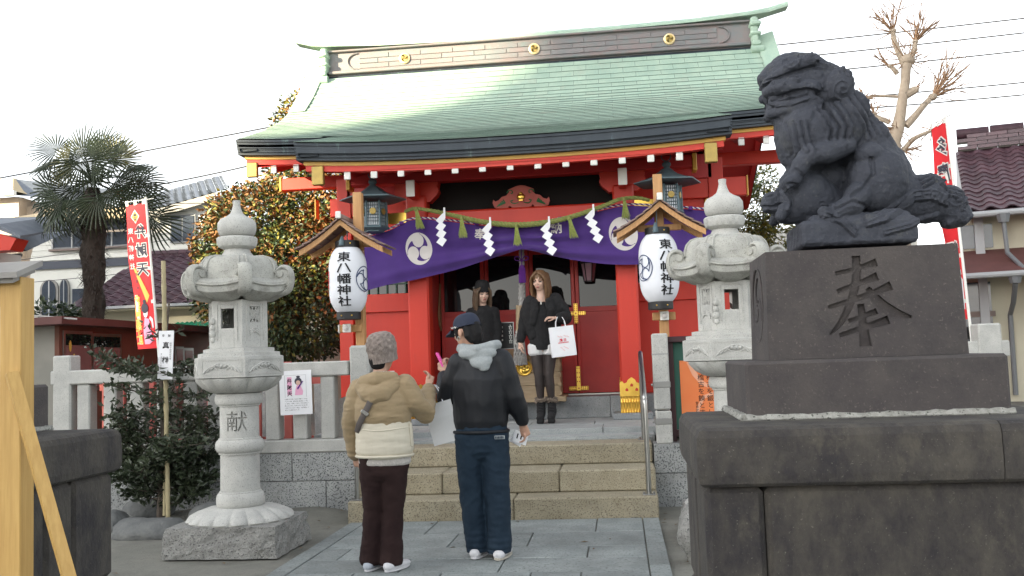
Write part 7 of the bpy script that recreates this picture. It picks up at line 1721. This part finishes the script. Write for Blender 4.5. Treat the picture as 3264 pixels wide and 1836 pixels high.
# maroon tiled house
mh = thing('tiled_house', 'low cream house with a maroon tiled hip roof behind the red banner', 'house', (-10, 21, .5))
sb('wall', -12.1, -5.5, 20.45, 25, .4, 2.85, 'plaster_cream', mh); sb('eave_soffit', -12.45, -5.3, 20.0, 20.6, 2.78, 2.85, 'plaster_cream', mh); sb('gutter', -12.55, -5.3, 19.93, 20.02, 2.82, 2.88, 'gutter', mh); sb('window', -11.4, -10.6, 20.42, 20.46, 1.3, 2.2, 'window_blue', mh)
q = MB(); q.add([(-12.55, 20, 2.86), (-5.3, 20, 2.86), (-5.3, 22.9, 4.34), (-12.14, 22.9, 4.34), (-12.55, 25.8, 2.86)], [(0, 1, 2, 3), (0, 3, 4)]); rfm = q.build('roof', MATS['tile_maroon'], mh); sl = V((0, 2.9, 1.48)).normalized()
q = MB(); q.add([(-12.55, 19.98, 2.80), (-5.3, 19.98, 2.80), (-5.3, 25.8, 2.80), (-12.55, 25.8, 2.80)], [(0, 1, 2, 3)]); q.build('ceiling', MATS['plaster_cream'], mh)
tile_roof(rfm, (-12.55, 19.98, 2.88), (1, 0, 0), sl, 4.6, 3.25, .285, .25, 'tile_maroon', lambda a, b: a > b*.13)
for i in range(22): q = MB(); q.tube([(-12.14+.24*i, 22.9, 4.40), (-12.14+.24*i+.225, 22.9, 4.40)], [.095, .088], 10); q.build('ridge_tile', MATS['tile_maroon'], rfm)
for i in range(3): q = MB(); q.span(-12.1, -6.8, 22.80+.02*i, 23.0-.02*i, 4.30+.04*i, 4.34+.04*i, .004); q.build('ridge_course', MATS['tile_maroon'], rfm)
# green awning
ga = thing('awning', 'bright green corrugated awning under the eave of the tiled house', 'awning', (-9, 19.4, 2.3)); q = MB()
q.grid(lambda a, b_: V((lerp(-9.75, -7.4, a), lerp(19.0, 19.8, b_), lerp(2.18, 2.44, b_)+.015*math.sin(a*140))), 120, 2); q.v += []; q.build('corrugated_sheet', MATS['awning_green'], ga); sb('awning_bar', -9.75, -7.4, 18.98, 19.0, 2.14, 2.19, 'board_green', ga)
# white house with siding
wh = thing('white_house', 'white two storey house with a navy band and blue tiled roof behind the palm', 'house', (-17, 31, .4))
q = MB(); q.add([(-20.9, 30.05, .4), (-13, 30.05, .4), (-13, 30.05, 6.7), (-19.75, 30.05, 6.7), (-20.9, 36, .4), (-19.75, 36, 6.7), (-13, 36, 6.7), (-13, 36, .4)], [(0, 1, 2, 3), (4, 0, 3, 5), (1, 7, 6, 2), (3, 2, 6, 5)]); q.build('wall', MATS['plaster_white'], wh)
for i in range(8):
    z0 = 5.30+.178*i; xl = -20.12+.40*(z0-5.2)/1.45
    q = MB(); q.add([(xl, 30.0, z0), (-13, 30.0, z0), (-13, 30.012, z0+.172), (xl+.05, 30.012, z0+.172), (xl, 30.05, z0), (-13, 30.05, z0), (-13, 30.05, z0+.172), (xl+.05, 30.05, z0+.172)], [(0, 1, 2, 3), (0, 4, 5, 1), (3, 2, 6, 7), (0, 3, 7, 4)]); q.build('siding_plank', MATS['siding_white'], wh)
q = MB(); q.prism([(-15.6, 6.7), (-13, 6.7), (-13, 7.25), (-13.3, 7.22), (-15.66, 6.72)], (0, 30.0, 0), (1, 0, 0), (0, 0, 1), (0, .1, 0)); q.build('gable_wall', MATS['siding_white'], wh)
sb('band', -20.16, -13, 29.97, 30.06, 5.0, 5.27, 'navy_trim', wh)
wf = sb('window', -19.22, -16.3, 29.96, 30.02, 5.68, 6.62, 'pipe_grey', wh)
for i in range(4): sb('pane', -19.18+.72*i, -18.52+.72*i, 29.95, 29.97, 5.73, 6.57, 'window_blue', wf); 
for i in range(5): sb('frame_bar', -19.22+.72*i-.02, -19.22+.72*i+.025, 29.93, 29.96, 5.68, 6.62, 'gutter', wf)
sb('balcony_rail', -17.8, -15.4, 29.6, 29.66, 6.12, 6.18, 'plaster_beige', wh); sb('window_sill', -19.3, -16.2, 29.85, 30.0, 5.60, 5.67, 'shutter_brown', wh)
for x0 in (-19.68, -18.98):
    w_ = .66 if x0 < -19.5 else .36; pl = [(0, 3.0), (w_, 3.0), (w_, 4.30)]+[(w_/2+w_/2*math.cos(a), 4.30+.34*math.sin(a)) for a in [math.pi*i/10 for i in range(1, 10)]]+[(0, 4.30)]
    q = MB(); q.prism(pl, (x0, 29.96, 0), (1, 0, 0), (0, 0, 1), (0, .09, 0)); aw = q.build('arched_window', MATS['board_grey'], wh); q = MB(); q.prism([(w_*.12+a*.76, z-.03) for a, z in pl], (x0, 29.94, 0), (1, 0, 0), (0, 0, 1), (0, .02, 0)); q.build('pane', MATS['window_blue'], aw); sb('frame_bar', x0+w_*.5, x0+w_*.56, 29.92, 29.95, 3.0, 4.6, 'gutter', aw); sb('frame_bar', x0, x0+w_, 29.92, 29.95, 3.75, 3.8, 'gutter', aw)
sb('window', -18.5, -17.4, 29.96, 30.02, 3.2, 4.28, 'window_blue', wh); rw = sb('window', -14.95, -14.05, 29.93, 30.0, 5.68, 6.62, 'pipe_grey', wh); sb('pane', -14.9, -14.55, 29.91, 29.94, 5.73, 6.57, 'window_blue', rw); sb('pane', -14.5, -14.1, 29.91, 29.94, 5.73, 6.57, 'window_blue', rw); sb('downpipe', -15.86, -15.78, 29.9, 29.98, 4.4, 6.7, 'navy_trim', wh)
A, B_, C_, D_ = V((-15.8, 29.7, 6.72)), V((-13.2, 29.7, 7.28)), V((-14.9, 33, 8.06)), V((-17.5, 33, 7.95))
q = MB(); q.add([A, B_, C_, D_, A-V((0, 0, .12)), B_-V((0, 0, .12))], [(0, 1, 2, 3), (4, 5, 1, 0)]); rfw = q.build('roof', MATS['tile_blue'], wh); tile_roof(rfw, A+V((0, 0, .02)), B_-A, D_-A, 2.75, 3.8, .30, .30, 'tile_blue')
q = MB(); q.add([(-15.75, 29.62, 6.42), (-13.2, 29.62, 7.02), (-13.2, 29.62, 7.26), (-15.85, 29.62, 6.68), (-15.75, 29.7, 6.42), (-13.2, 29.7, 7.02)], [(0, 1, 2, 3), (0, 4, 5, 1)]); q.build('barge_board', MATS['board_grey'], wh)
q = MB(); q.add([(-20.1, 29.2, 6.62), (-16.2, 29.2, 6.50), (-16.2, 31, 7.2), (-19.8, 31, 7.2), (-20.1, 29.2, 6.74), (-16.2, 29.2, 6.62)], [(0, 1, 5, 4), (4, 5, 2, 3)]); q.build('eave_roof', MATS['roof_beige'], wh)
# beige house, far left top
bh = thing('beige_house', 'beige house with a hipped roof at the far top left behind the palm', 'house', (-28, 40, .4)); 
q = MB(); q.span(-36, -26.0, 38.05, 46, .4, 9.25); q.build('wall', MATS['plaster_beige'], bh); sb('side_wing', -26.05, -22.4, 38.6, 46, .4, 8.9, 'plaster_beige', bh)
q = MB(); q.add([(-36, 37.5, 9.42), (-25.9, 37.5, 9.42), (-27.6, 40, 10.55), (-36, 40, 10.55), (-25.3, 46, 9.42), (-27.6, 44, 10.55)], [(0, 1, 2, 3), (1, 4, 5, 2)]); q.build('roof', MATS['roof_beige'], bh)
q = MB(); q.add([(-26.4, 37.9, 9.35), (-22.0, 38.1, 8.75), (-22.2, 42, 9.9), (-27.6, 40, 10.5)], [(0, 1, 2, 3)]); q.build('wing_roof', MATS['roof_grey'], bh); sb('eave', -36, -25.8, 37.4, 37.6, 9.22, 9.42, 'plaster_white', bh)
w2 = sb('window', -25.6, -24.4, 38.5, 38.6, 7.0, 8.3, 'gutter', bh); sb('pane', -25.5, -25.05, 38.45, 38.5, 7.08, 8.22, 'window_blue', w2); sb('pane', -24.98, -24.5, 38.45, 38.5, 7.08, 8.22, 'window_blue', w2)
# small red shrine annex at the left edge
an = thing('annex_building', 'small building with a dark roof and red eave panel at the left edge', 'building', (-10, 13.5, .5))
q = MB(); q.add([(-12.5, 12.9, 3.69), (-9.2, 12.95, 3.66), (-8.82, 12.95, 3.47), (-8.82, 12.95, 3.43), (-9.2, 12.95, 3.59), (-12.5, 12.9, 3.62), (-12.5, 15, 4.2), (-9.6, 15, 4.1), (-9.2, 15, 3.9)], [(0, 1, 7, 6), (1, 2, 8, 7), (0, 5, 4, 1), (1, 4, 3, 2), (2, 3, 8)]); q.build('roof', MATS['roof_grey'], an)
q = MB(); q.prism([(-12.4, 3.56), (-9.25, 3.54), (-8.92, 3.44), (-9.02, 3.27), (-9.2, 3.27), (-12.4, 3.29)], (0, 13.0, 0), (1, 0, 0), (0, 0, 1), (0, .3, 0)); q.build('eave_panel', MATS['vermilion'], an); sb('wall', -12.4, -9.45, 13.3, 13.9, .45, 3.3, 'plaster_white', an)
q = MB(); q.add([(-11.5, 14.4, 3.70), (-9.93, 14.4, 3.68), (-9.70, 14.4, 3.44), (-11.5, 14.4, 3.42), (-9.93, 16, 4.0)], [(0, 1, 4), (0, 3, 2, 1), (1, 2, 4)]); q.build('lower_roof', MATS['roof_grey'], an); q = MB(); q.tube([(-11.5, 14.3, 3.38), (-9.72, 14.3, 3.36), (-9.95, 14.35, 3.2), (-9.97, 14.35, .6)], .035, 8); q.build('gutter', MATS['gutter'], an)
# right house
F = frame_of((5.09, 14, 0), (.954, -.30, 0), (.30, .954, 0)); rh = thing('right_house', 'cream house with a wine red pantile roof at the right edge', 'house', F(2, 1, .5))
fbox(F, -.25, 5, .45, 4, .4, 3.3, 'wall', 'plaster_cream', rh); u_ = V((.954, -.30, 0)); v_ = (V((.30, .954, 0))*2.1+V((0, 0, 1.28)))
q = MB(); q.add([F(-.05, 0, 3.24), F(5, 0, 3.24), F(5, 2.1, 4.52), F(-.05, 2.1, 4.52), F(-.05, 4.2, 3.24), F(5, 4.2, 3.24), F(-.05, 0, 3.16), F(5, 0, 3.16)], [(0, 1, 2, 3), (3, 2, 5, 4), (0, 6, 7, 1), (0, 3, 4)]); rr_ = q.build('roof', MATS['tile_wine'], rh)
tile_roof(rr_, F(-.05, -.02, 3.26), u_, v_, 3.3, 2.44, .265, .165, 'tile_wine')
for j in range(4):
    for i in range(12): fbox(F, -.02+.3*i+(.15 if j % 2 else 0), .27+.3*i+(.15 if j % 2 else 0), 2.0, 2.2, 4.53+.062*j, 4.585+.062*j, 'ridge_course', 'tile_wine', rr_)
for i in range(8): q = MB(); q.tube([F(-.02+.5*i, 2.1, 4.80), F(.46+.5*i, 2.1, 4.80)], [.10, .09], 10); q.build('ridge_tile', MATS['tile_maroon'], rr_)
q = MB(); q.tube([F(-.1, -.06, 3.19), F(5, -.06, 3.19)], .045, 8); q.build('gutter', MATS['gutter'], rh)
q = MB(); q.tube([F(.42, -.05, 3.17), F(.42, -.05, 3.05)], [.10, .07], 8); q.tube([F(.42, -.05, 3.05), F(.44, -.02, 2.62), F(.60, -.35, 2.36), F(.48, -.42, 2.28)], .033, 8); q.tube([F(.48, -.42, 2.28), F(.48, -.42, 2.16)], [.10, .07], 8); q.tube([F(.48, -.42, 2.16), F(.46, -.1, 1.9), F(.44, .3, 1.75), F(.44, .38, .6)], .035, 8); q.build('downpipe', MATS['pipe_grey'], rh)
q = MB(); q.add([F(-.3, -.45, 2.34), F(5, -.45, 2.34), F(5, .45, 2.72), F(-.3, .45, 2.72), F(-.3, -.45, 2.28), F(5, -.45, 2.28)], [(0, 1, 2, 3), (0, 4, 5, 1), (0, 3, 4)]); q.build('porch_roof', MATS['shed_roof'], rh); q = MB(); q.tube([F(-.35, -.5, 2.29), F(5, -.5, 2.29)], .04, 8); q.build('porch_gutter', MATS['gutter'], rh)
fbox(F, -.28, .22, .40, .44, 1.3, 2.25, 'window', 'window_blue', rh); fbox(F, -.28, .26, .36, .43, 1.74, 1.82, 'window_hood', 'shutter_brown', rh); fbox(F, .06, .18, .30, .42, .5, 3.2, 'wall_post', 'gutter', rh); fbox(F, -.28, .26, .35, .43, 1.42, 1.6, 'dark_opening', 'interior', rh); fbox(F, -.3, .3, .42, .448, 2.75, 3.1, 'window', 'window_blue', rh)
sf_ = fbox(F, .78, 2.4, .38, .46, .6, 1.92, 'shutter', 'shutter_brown', rh)
for i in range(26): fbox(F, .82, 2.36, .36, .385, .62+.049*i, .657+.049*i, 'shutter_slat', 'shutter_brown', sf_)
for a in ((.74, .79, .6, 1.96), (.74, 2.42, 1.90, 1.96)): fbox(F, a[0], a[1], .34, .42, a[2], a[3], 'shutter_frame', 'frame_wood', sf_)
gh = thing('grey_house', 'pale grey house with a window glimpsed behind the right stone lantern', 'house', (2.6, 20, .5)); sb('wall', 2.0, 6.2, 20.05, 24, .4, 3.9, 'plaster_white', gh)
for i in range(6): sb('siding_plank', 2.0, 6.2, 20.0, 20.05, 2.6+.2*i, 2.79+.2*i, 'siding_white', gh)
gw = sb('window', 2.5, 3.5, 19.95, 20.0, 1.5, 2.6, 'pipe_grey', gh); sb('pane', 2.55, 2.98, 19.93, 19.95, 1.55, 2.55, 'window_blue', gw); sb('pane', 3.02, 3.45, 19.93, 19.95, 1.55, 2.55, 'window_blue', gw)
# right hand stone fence, mostly behind the pedestal
rf_ = thing('stone_fence', 'pale stone fence post and rail behind the right pedestal and banner', 'fence', (2.2, 8.9, .555)); sb('fence_post', 3.20, 3.40, 8.8, 9.0, .55, 1.54, 'granite_pale', rf_, .015); sb('top_rail', 1.4, 3.47, 8.82, 8.98, 1.24, 1.385, 'granite_pale', rf_, .012); sb('bottom_rail', .55, 3.5, 8.8, 9.0, .555, .66, 'granite_pale', rf_, .01)
for x in (1.5, 1.9, 2.3, 2.7): sb('fence_post', x, x+.14, 8.83, 8.97, .66, 1.24, 'granite_pale', rf_, .01)
# notice case with the orange poster
nc = thing('notice_case', 'dark maroon notice board with an orange calligraphy poster behind the right lantern', 'notice board', (.7, 8.95, .5))
sb('top_beam', .355, 1.25, 8.86, 9.02, 1.475, 1.53, 'maroon_board', nc, .005); sb('frame_post', .42, .50, 8.9, 8.98, .50, 1.475, 'maroon_board', nc, .005); sb('frame_post', 1.12, 1.2, 8.9, 8.98, .50, 1.475, 'maroon_board', nc, .005); sb('back_panel', .50, 1.12, 8.95, 8.97, .6, 1.475, 'board_green', nc); sb('frame_rail', .5, 1.12, 8.9, 8.98, .6, .66, 'maroon_board', nc)
po = sb('poster', .555, .86, 8.945, 8.95, .70, 1.30, 'poster_orange', nc); q = MB()
q.prism([(.0, .52), (.05, .40), (.12, .31), (.19, .28), (.19, .31), (.13, .36), (.075, .45), (.04, .55)], (.62, 8.943, .76), (1, 0, 0), (0, 0, 1), (0, -.001, 0)); q.prism([(.10, 0), (.12, .12), (.17, .22), (.25, .25), (.25, .28), (.16, .25), (.10, .15), (.07, 0)], (.60, 8.943, .72), (1, 0, 0), (0, 0, 1), (0, -.001, 0)); q.build('poster_swirl', MATS['poster_pale'], po)
q = MB(); X_, Z_ = (1, 0, 0), (0, 0, 1); write(q, '千日の稽古を鍛とし', (.825, 8.940, 1.335), X_, Z_, .062, True, gap=1.05); write(q, '万日の稽古を錬とす', (.745, 8.940, 1.335), X_, Z_, .062, True, gap=1.05); write(q, '宮本武蔵', (.70, 8.940, .90), X_, Z_, .030, True, gap=1.1); q.build('poster_lettering', MATS['ink'], po)
# banners seen from behind
def banner(name, label, base, top, uvec, wd, ht, n_sleeves, text, size, sub=None, extra=True):
    """pole base -> top; cloth hangs from a cross bar along uvec (from the pole outwards)"""
    t = thing(name, label, 'banner', base); b0, t0 = V(base), V(top); ax = (t0-b0).normalized(); u = V(uvec).normalized(); q = MB(); q.tube([b0, t0+ax*.03], .014, 8); q.build('pole', MATS['white_paint'], t); q = MB(); q.tube([t0-u*.12, t0+u*(wd+.02)], .006, 6); q.build('cross_bar', MATS['white_paint'], t)
    nrm = u.cross(ax)
    def S(a, d): return t0+u*(a*wd+.015)-ax*(d*ht+.04)+nrm*(.028*math.sin(a*3.3+d*5)+.02*math.sin(d*11+a))*(.3+.7*d)*a
    q = MB(); q.grid(lambda a, d: S(a, d), 10, 40); k = len(q.v); q.v += [p+nrm*.002 for p in q.v[:k]]; f0 = q.f[:]; q.f += [[i+k for i in f][::-1] for f in f0]; q.mi += q.mi[:]; q.sm += q.sm[:]; q.build('cloth', MATS['banner_red'], t)
    q = MB()
    for i in range(3): p = t0+u*(wd*(.08+.42*i)+.015); q.add([p-u*.022+ax*.012, p+u*.022+ax*.012, p+u*.022-ax*.05, p-u*.022-ax*.05], [(0, 1, 2, 3)])
    for i in range(n_sleeves): d = (i+1)/(n_sleeves+.4); c = S(0, d); p = t0-ax*(d*ht+.04); q.add([p-u*.02+ax*.02, p+u*.045+ax*.02, p+u*.045-ax*.02, p-u*.02-ax*.02], [(0, 1, 2, 3)])
    q.v = [p-nrm*.004*(1 if nrm.y > 0 else -1) for p in q.v]; q.build('tie_loop', MATS['white_paint'], t)
    sg = -1 if nrm.y > 0 else 1
    def glyph_on(chs, a0, d0, sz, step, m, bold, rot=0., lift=.004, nm='banner_lettering', mirror=True):
        for i, ch in enumerate(chs):
            if ch == ' ': continue
            qq = MB()
            g_ = glyphs(ch, bold, 1); V_ = []
            for p in g_.v:
                x, y = (p.x-.5)*sz, (p.y-.38)*sz; x, y = x*math.cos(rot)-y*math.sin(rot), x*math.sin(rot)+y*math.cos(rot)
                # the text reads from the far side: from here it is mirrored
                a = a0+(x)/wd+ (rot and i*step*math.sin(rot)*0); d = d0+i*step/ht-y/ht
                V_.append(S(a, d)+nrm*sg*lift)
            qq.add(V_, g_.f); qq.build(nm, MATS[m], t)
    return t, S, glyph_on, nrm*sg
tb, Sf, gl, nn_ = banner('festival_banner', 'red banner with mirrored lettering and a pink figure, on a leaning white pole', (-5.03, 9.95, .5), (-5.36, 10.15, 3.36), (-.94, .317, 0), .31, 1.70, 4, '', .2)
def both(chs, a0, d0, sz, step, ink='banner_ink', halo='white_paint', b1=.02, b2=.085): gl(chs, a0, d0, sz, step, halo, b2, lift=.004, nm='letter_outline'); gl(chs, a0, d0, sz, step, ink, b1, lift=.007)
both('弁財天', .36, .19, .165, .225); both('東八幡神社', .82, .185, .075, .105, 'white_paint', 'banner_ink', .02, .05)
def patch(pl, m, lift, nm): q = MB(); vs = [Sf(a, d)+nn_*lift for a, d in pl]; q.add(vs, [tuple(range(len(pl)))]); q.build(nm, MATS[m], tb)
patch([(.58, .035), (.36, .085), (.58, .135), (.80, .085)], 'white_paint', .004, 'crest_diamond'); patch([(.58, .045), (.41, .085), (.58, .125), (.75, .085)], 'banner_gold', .006, 'crest_diamond'); gl('弁天', .58, .076, .055, .05, 'banner_ink', .03, lift=.008)
patch([(.80, .44), (.70, .445), (.16, .64), (.30, .69)], 'banner_gold', .004, 'ribbon_print'); gl('東 幡 神 社', .68, .49, .045, .040, 'banner_ink', .0, lift=.007)
patch([(.92, .63), (.76, .63), (.70, .80), (.66, .97), (.86, .97), (.88, .80)], 'white_paint', .004, 'slogan_print'); gl('金運開運祈願', .80, .66, .10, .095, 'banner_gold', .05, lift=.007)
q = MB()
def pp(a, d): return Sf(a, d)+nn_*.006
q.add([pp(*p) for p in ((.46, .79), (.26, .80), (.14, .95), (.30, .97), (.55, .97), (.56, .88))], [(0, 1, 2, 3, 4, 5)]); q.build('robe_print', MATS['banner_pink'], tb)
q = MB(); q.add([Sf(.40+.11*math.cos(a), .755+.035*math.sin(a))+nn_*.008 for a in [2*math.pi*i/14 for i in range(14)]], [tuple(range(14))]); q.build('face_print', MATS['paper'], tb)
q = MB(); q.add([Sf(.42+.17*math.cos(a), .725+.036*math.sin(a))+nn_*.0095 for a in [2*math.pi*i/14 for i in range(14)]], [tuple(range(14))]); q.add([Sf(.42+.08*math.cos(a), .68+.015*math.sin(a))+nn_*.0095 for a in [2*math.pi*i/14 for i in range(14)]], [tuple(range(14))]); q.build('hair_print', MATS['banner_ink'], tb)
q = MB(); q.add([pp(*p) for p in ((.20, .78), (.08, .80), (.06, .86), (.12, .865), (.15, .82), (.24, .80))], [tuple(range(6))]); q.build('sash_print', MATS['paper'], tb)
tb, Sf, gl, nn_ = banner('festival_banner', 'red banner with mirrored lettering on a white pole behind the lion at right', (3.42, 9.5, .6), (3.335, 9.6, 3.62), (-.17, .985, 0), .30, 1.98, 4, '', .2)
for i, ch in enumerate('多摩二 福神'):
    if ch != ' ': both(ch, .45, .115+i*.135, .20, .2)
patch([(.05, .80), (.75, .79), (.78, .93), (.08, .95)], 'paper', .004, 'picture_print'); patch([(.2, .84), (.5, .83), (.55, .90), (.25, .91)], 'banner_pink', .006, 'picture_print'); patch([(.35, .82), (.5, .815), (.52, .84), (.37, .845)], 'banner_ink', .008, 'picture_print')
# laminated notice hung on the stone fence: title, robed figure, lines of text
nt_ = thing('paper_notice', 'white laminated notice with a robed figure drawing tied to the stone fence', 'notice', (-3.10, 8.66, 1.0)); TLn = V((-3.245, 8.665, 1.335)); ux, uz = V((1, 0, .02)).normalized(), V((-.02, 0, 1)).normalized()
sh2 = MB(); sh2.prism([(0, 0), (.315, 0), (.315, -.42), (0, -.42)], TLn, ux, uz, V((0, .006, 0))); sh2.build('sheet', MATS['paper'], nt_); np_ = lambda a, c, l=.002: TLn+ux*a-uz*c-V((0, l, 0))
q = MB(); write(q, '弁財天', np_(.098, .098), ux, uz, .050, True, bold=.02, gap=1.22); 
for i, s_ in enumerate(('七福神の中で唯一の女性の神様で、元々は', 'インドの水神。琵琶を弾く姿が美しく「美」', 'や「芸術」「音楽」の神として特に女性から', '親しまれてきた。日本では才の字が財と同', 'じ音をすることから「財宝」「商売繁盛」の', '神としても信仰されている。')): write(q, s_, np_(.052, .272+.0205*i), ux, uz, .0125, gap=.94)
q.build('notice_lettering', MATS['ink'], nt_)
q = MB()
for a in ((.052, .045, .262, .0015), (.052, .045, .0015, .21), (.262, .045, .0015, .21)): q.prism([(0, 0), (a[2]-(.052 if a[2] > .1 else 0), 0), (a[2]-(.052 if a[2] > .1 else 0), -a[3]), (0, -a[3])], np_(a[0], a[1]), ux, uz, V((0, -.0005, 0)))
q.build('notice_border', MATS['banner_ink'], nt_)
def npoly(pl, m, l, nm): qq = MB(); qq.add([np_(a, c, l) for a, c in pl], [tuple(range(len(pl)))]); qq.build(nm, MATS[m], nt_)
circ = lambda cx, cy, rx, ry: [(cx+rx*math.cos(a), cy+ry*math.sin(a)) for a in [2*math.pi*i/14 for i in range(14)]]
npoly([(.075, .062), (.121, .062), (.121, .232), (.075, .232)], 'banner_pink', .0012, 'title_panel'); npoly([(.170, .14), (.205, .14), (.232, .20), (.225, .235), (.15, .235), (.155, .19)], 'banner_pink', .003, 'robe_drawing'); npoly(circ(.186, .105, .036, .036), 'banner_ink', .003, 'hair_drawing'); npoly(circ(.186, .118, .022, .022), 'skin_pale', .004, 'face_drawing'); npoly(circ(.186, .062, .020, .010), 'banner_ink', .003, 'hair_drawing'); npoly([(.172, .17), (.23, .10), (.236, .106), (.182, .185)], 'purple', .005, 'lute_drawing')
# timber notice board frame at the left edge
tf = thing('timber_notice_frame', 'pale yellow timber notice board post with a diagonal brace at the left edge', 'notice board', (-2.1, 2.78, 0))
sb('post', -1.922, -1.850, 2.72, 2.79, -.02, 1.690, 'hinoki', tf, .003); sb('post', -3.05, -2.98, 2.72, 2.79, -.02, 1.69, 'hinoki', tf, .003); sb('rail', -2.98, -1.922, 2.735, 2.775, 1.085, 1.133, 'hinoki', tf, .003); sb('rail', -2.98, -1.922, 2.735, 2.775, 1.60, 1.69, 'hinoki', tf, .003); sb('white_panel', -2.98, -1.925, 2.75, 2.765, 1.133, 1.60, 'white_paint', tf)
q = MB(); d = V((-1.40, 2.70, 0))-V((-1.86, 2.70, 1.36)); q.tube([V((-1.87, 2.705, 1.39)), V((-1.40, 2.66, -.05))], [.0245, .0245], 4, sm=False); q.build('brace', MATS['hinoki'], tf)
q = MB(); q.prism([(2.672, 1.682), (2.802, 1.730), (2.802, 1.748), (2.672, 1.700)], (-3.2, 0, 0), (0, 1, 0), (0, 0, 1), (1.369, 0, 0)); q.build('board_roof', MATS['board_grey'], tf); q = MB(); q.prism([(2.69, 1.668), (2.80, 1.71), (2.80, 1.728), (2.69, 1.684)], (-3.2, 0, 0), (0, 1, 0), (0, 0, 1), (1.345, 0, 0)); q.build('roof_batten', MATS['board_grey'], tf)
# overhead wires
def wire(a, b_, sag, lab, r_=.012):
    a, b_ = V(a), V(b_); q = MB(); q.tube([a.lerp(b_, i/24)-V((0, 0, sag*4*(i/24)*(1-i/24))) for i in range(25)], r_, 5); tag(q.build('power_line', MATS['cable']), lab, 'power line', 'overhead power lines')
def ext(a, b_, s0, s1): a, b_ = V(a), V(b_); return a.lerp(b_, -s0), a.lerp(b_, 1+s1)
for (a, b_, s0, s1, lab) in (((4.39, 24, 9.15), (10.35, 24, 9.38), .6, .6, 'topmost overhead line in the sky right of the shrine roof'), ((5.36, 24, 8.82), (10.32, 24, 9.01), .8, .6, 'second overhead line from the top right of the shrine roof'), ((5.92, 24, 8.4), (10.29, 24, 8.56), .9, .6, 'third overhead line, passing just above the lion head'), ((6.27, 24, 7.66), (10.23, 24, 7.76), .8, .6, 'fourth overhead line behind the bare tree'), ((6.27, 24, 7.36), (10.21, 24, 7.45), .8, .6, 'lowest overhead line behind the bare tree'), ((-16.96, 24, 6.94), (-9.56, 24, 7.82), .8, .5, 'overhead line rising from the left edge past the top of the palm'), ((-12.64, 24, 6.43), (-10.25, 24, 6.77), .2, .5, 'short thin overhead line above the blue tiled roof')):
    p, q_ = ext(a, b_, s0, s1); wire(p, q_, .04, lab, .02)
for (x0, z0, x1, z1, lab) in ((-19, 6.05, -9, 5.35, 'thin line crossing the white siding above the navy band'), (-19, 4.75, -9, 5.2, 'thin line crossing the white house just below the navy band'), (-19, 4.15, -10, 4.25, 'thin line crossing the arched window of the white house')): wire((x0-3, 27, z0), (x1, 24, z1), .06, lab, .010)
wire((-14, 20, 5.55), (-3.4, 13, 3.75), .12, 'blue cable running from the palm towards the shrine eave', .007)
# unseen blocks added behind the camera, outlined to keep the low sun off the court
hx = V((SUN_H.x, SUN_H.y, 0)).normalized(); px_ = V((-hx.y, hx.x, 0))*-1
if px_.x < 0: px_ = -px_
def add_sun_blocker(name, lab, s0, s1, dist, dep, h, m):
    t = thing(name, lab, 'building', hx*dist+px_*((s0+s1)/2)); c = hx*(dist+dep/2)+px_*((s0+s1)/2); q = MB(); q.box(c+V((0, 0, h/2)), (s1-s0, dep, h), 0, math.atan2(px_.y, px_.x)); q.build('block', MATS[m], t)
    for fl in range(int(h/3)-1):
        for k in range(int((s1-s0)/4)):
            a = s0+2+4*k; q = MB(); q.box(hx*(dist-.02)+px_*a+V((0, 0, 2.2+3*fl)), (2.0, .1, 1.4), 0, math.atan2(px_.y, px_.x)); q.build('window', MATS['window_blue'], t)
add_sun_blocker('sun_blocker_tower', 'tall unseen block added behind the camera to shade the court', -11.4, 16, 60, 12, 34, 'sun_blocker_grey')
add_sun_blocker('sun_blocker', 'lowest unseen block added behind the camera to shape the shade beside the tall one', -14.9, -11.5, 62, 10, 18.1, 'sun_blocker_grey')
add_sun_blocker('sun_blocker', 'middle height unseen block added behind the camera to shade the palm', -22, -15, 62, 10, 19.9, 'sun_blocker_grey')
add_sun_blocker('sun_blocker', 'long unseen block added behind the camera at the far left to shade the houses', -52, -22.1, 62, 10, 22.3, 'sun_blocker_grey')
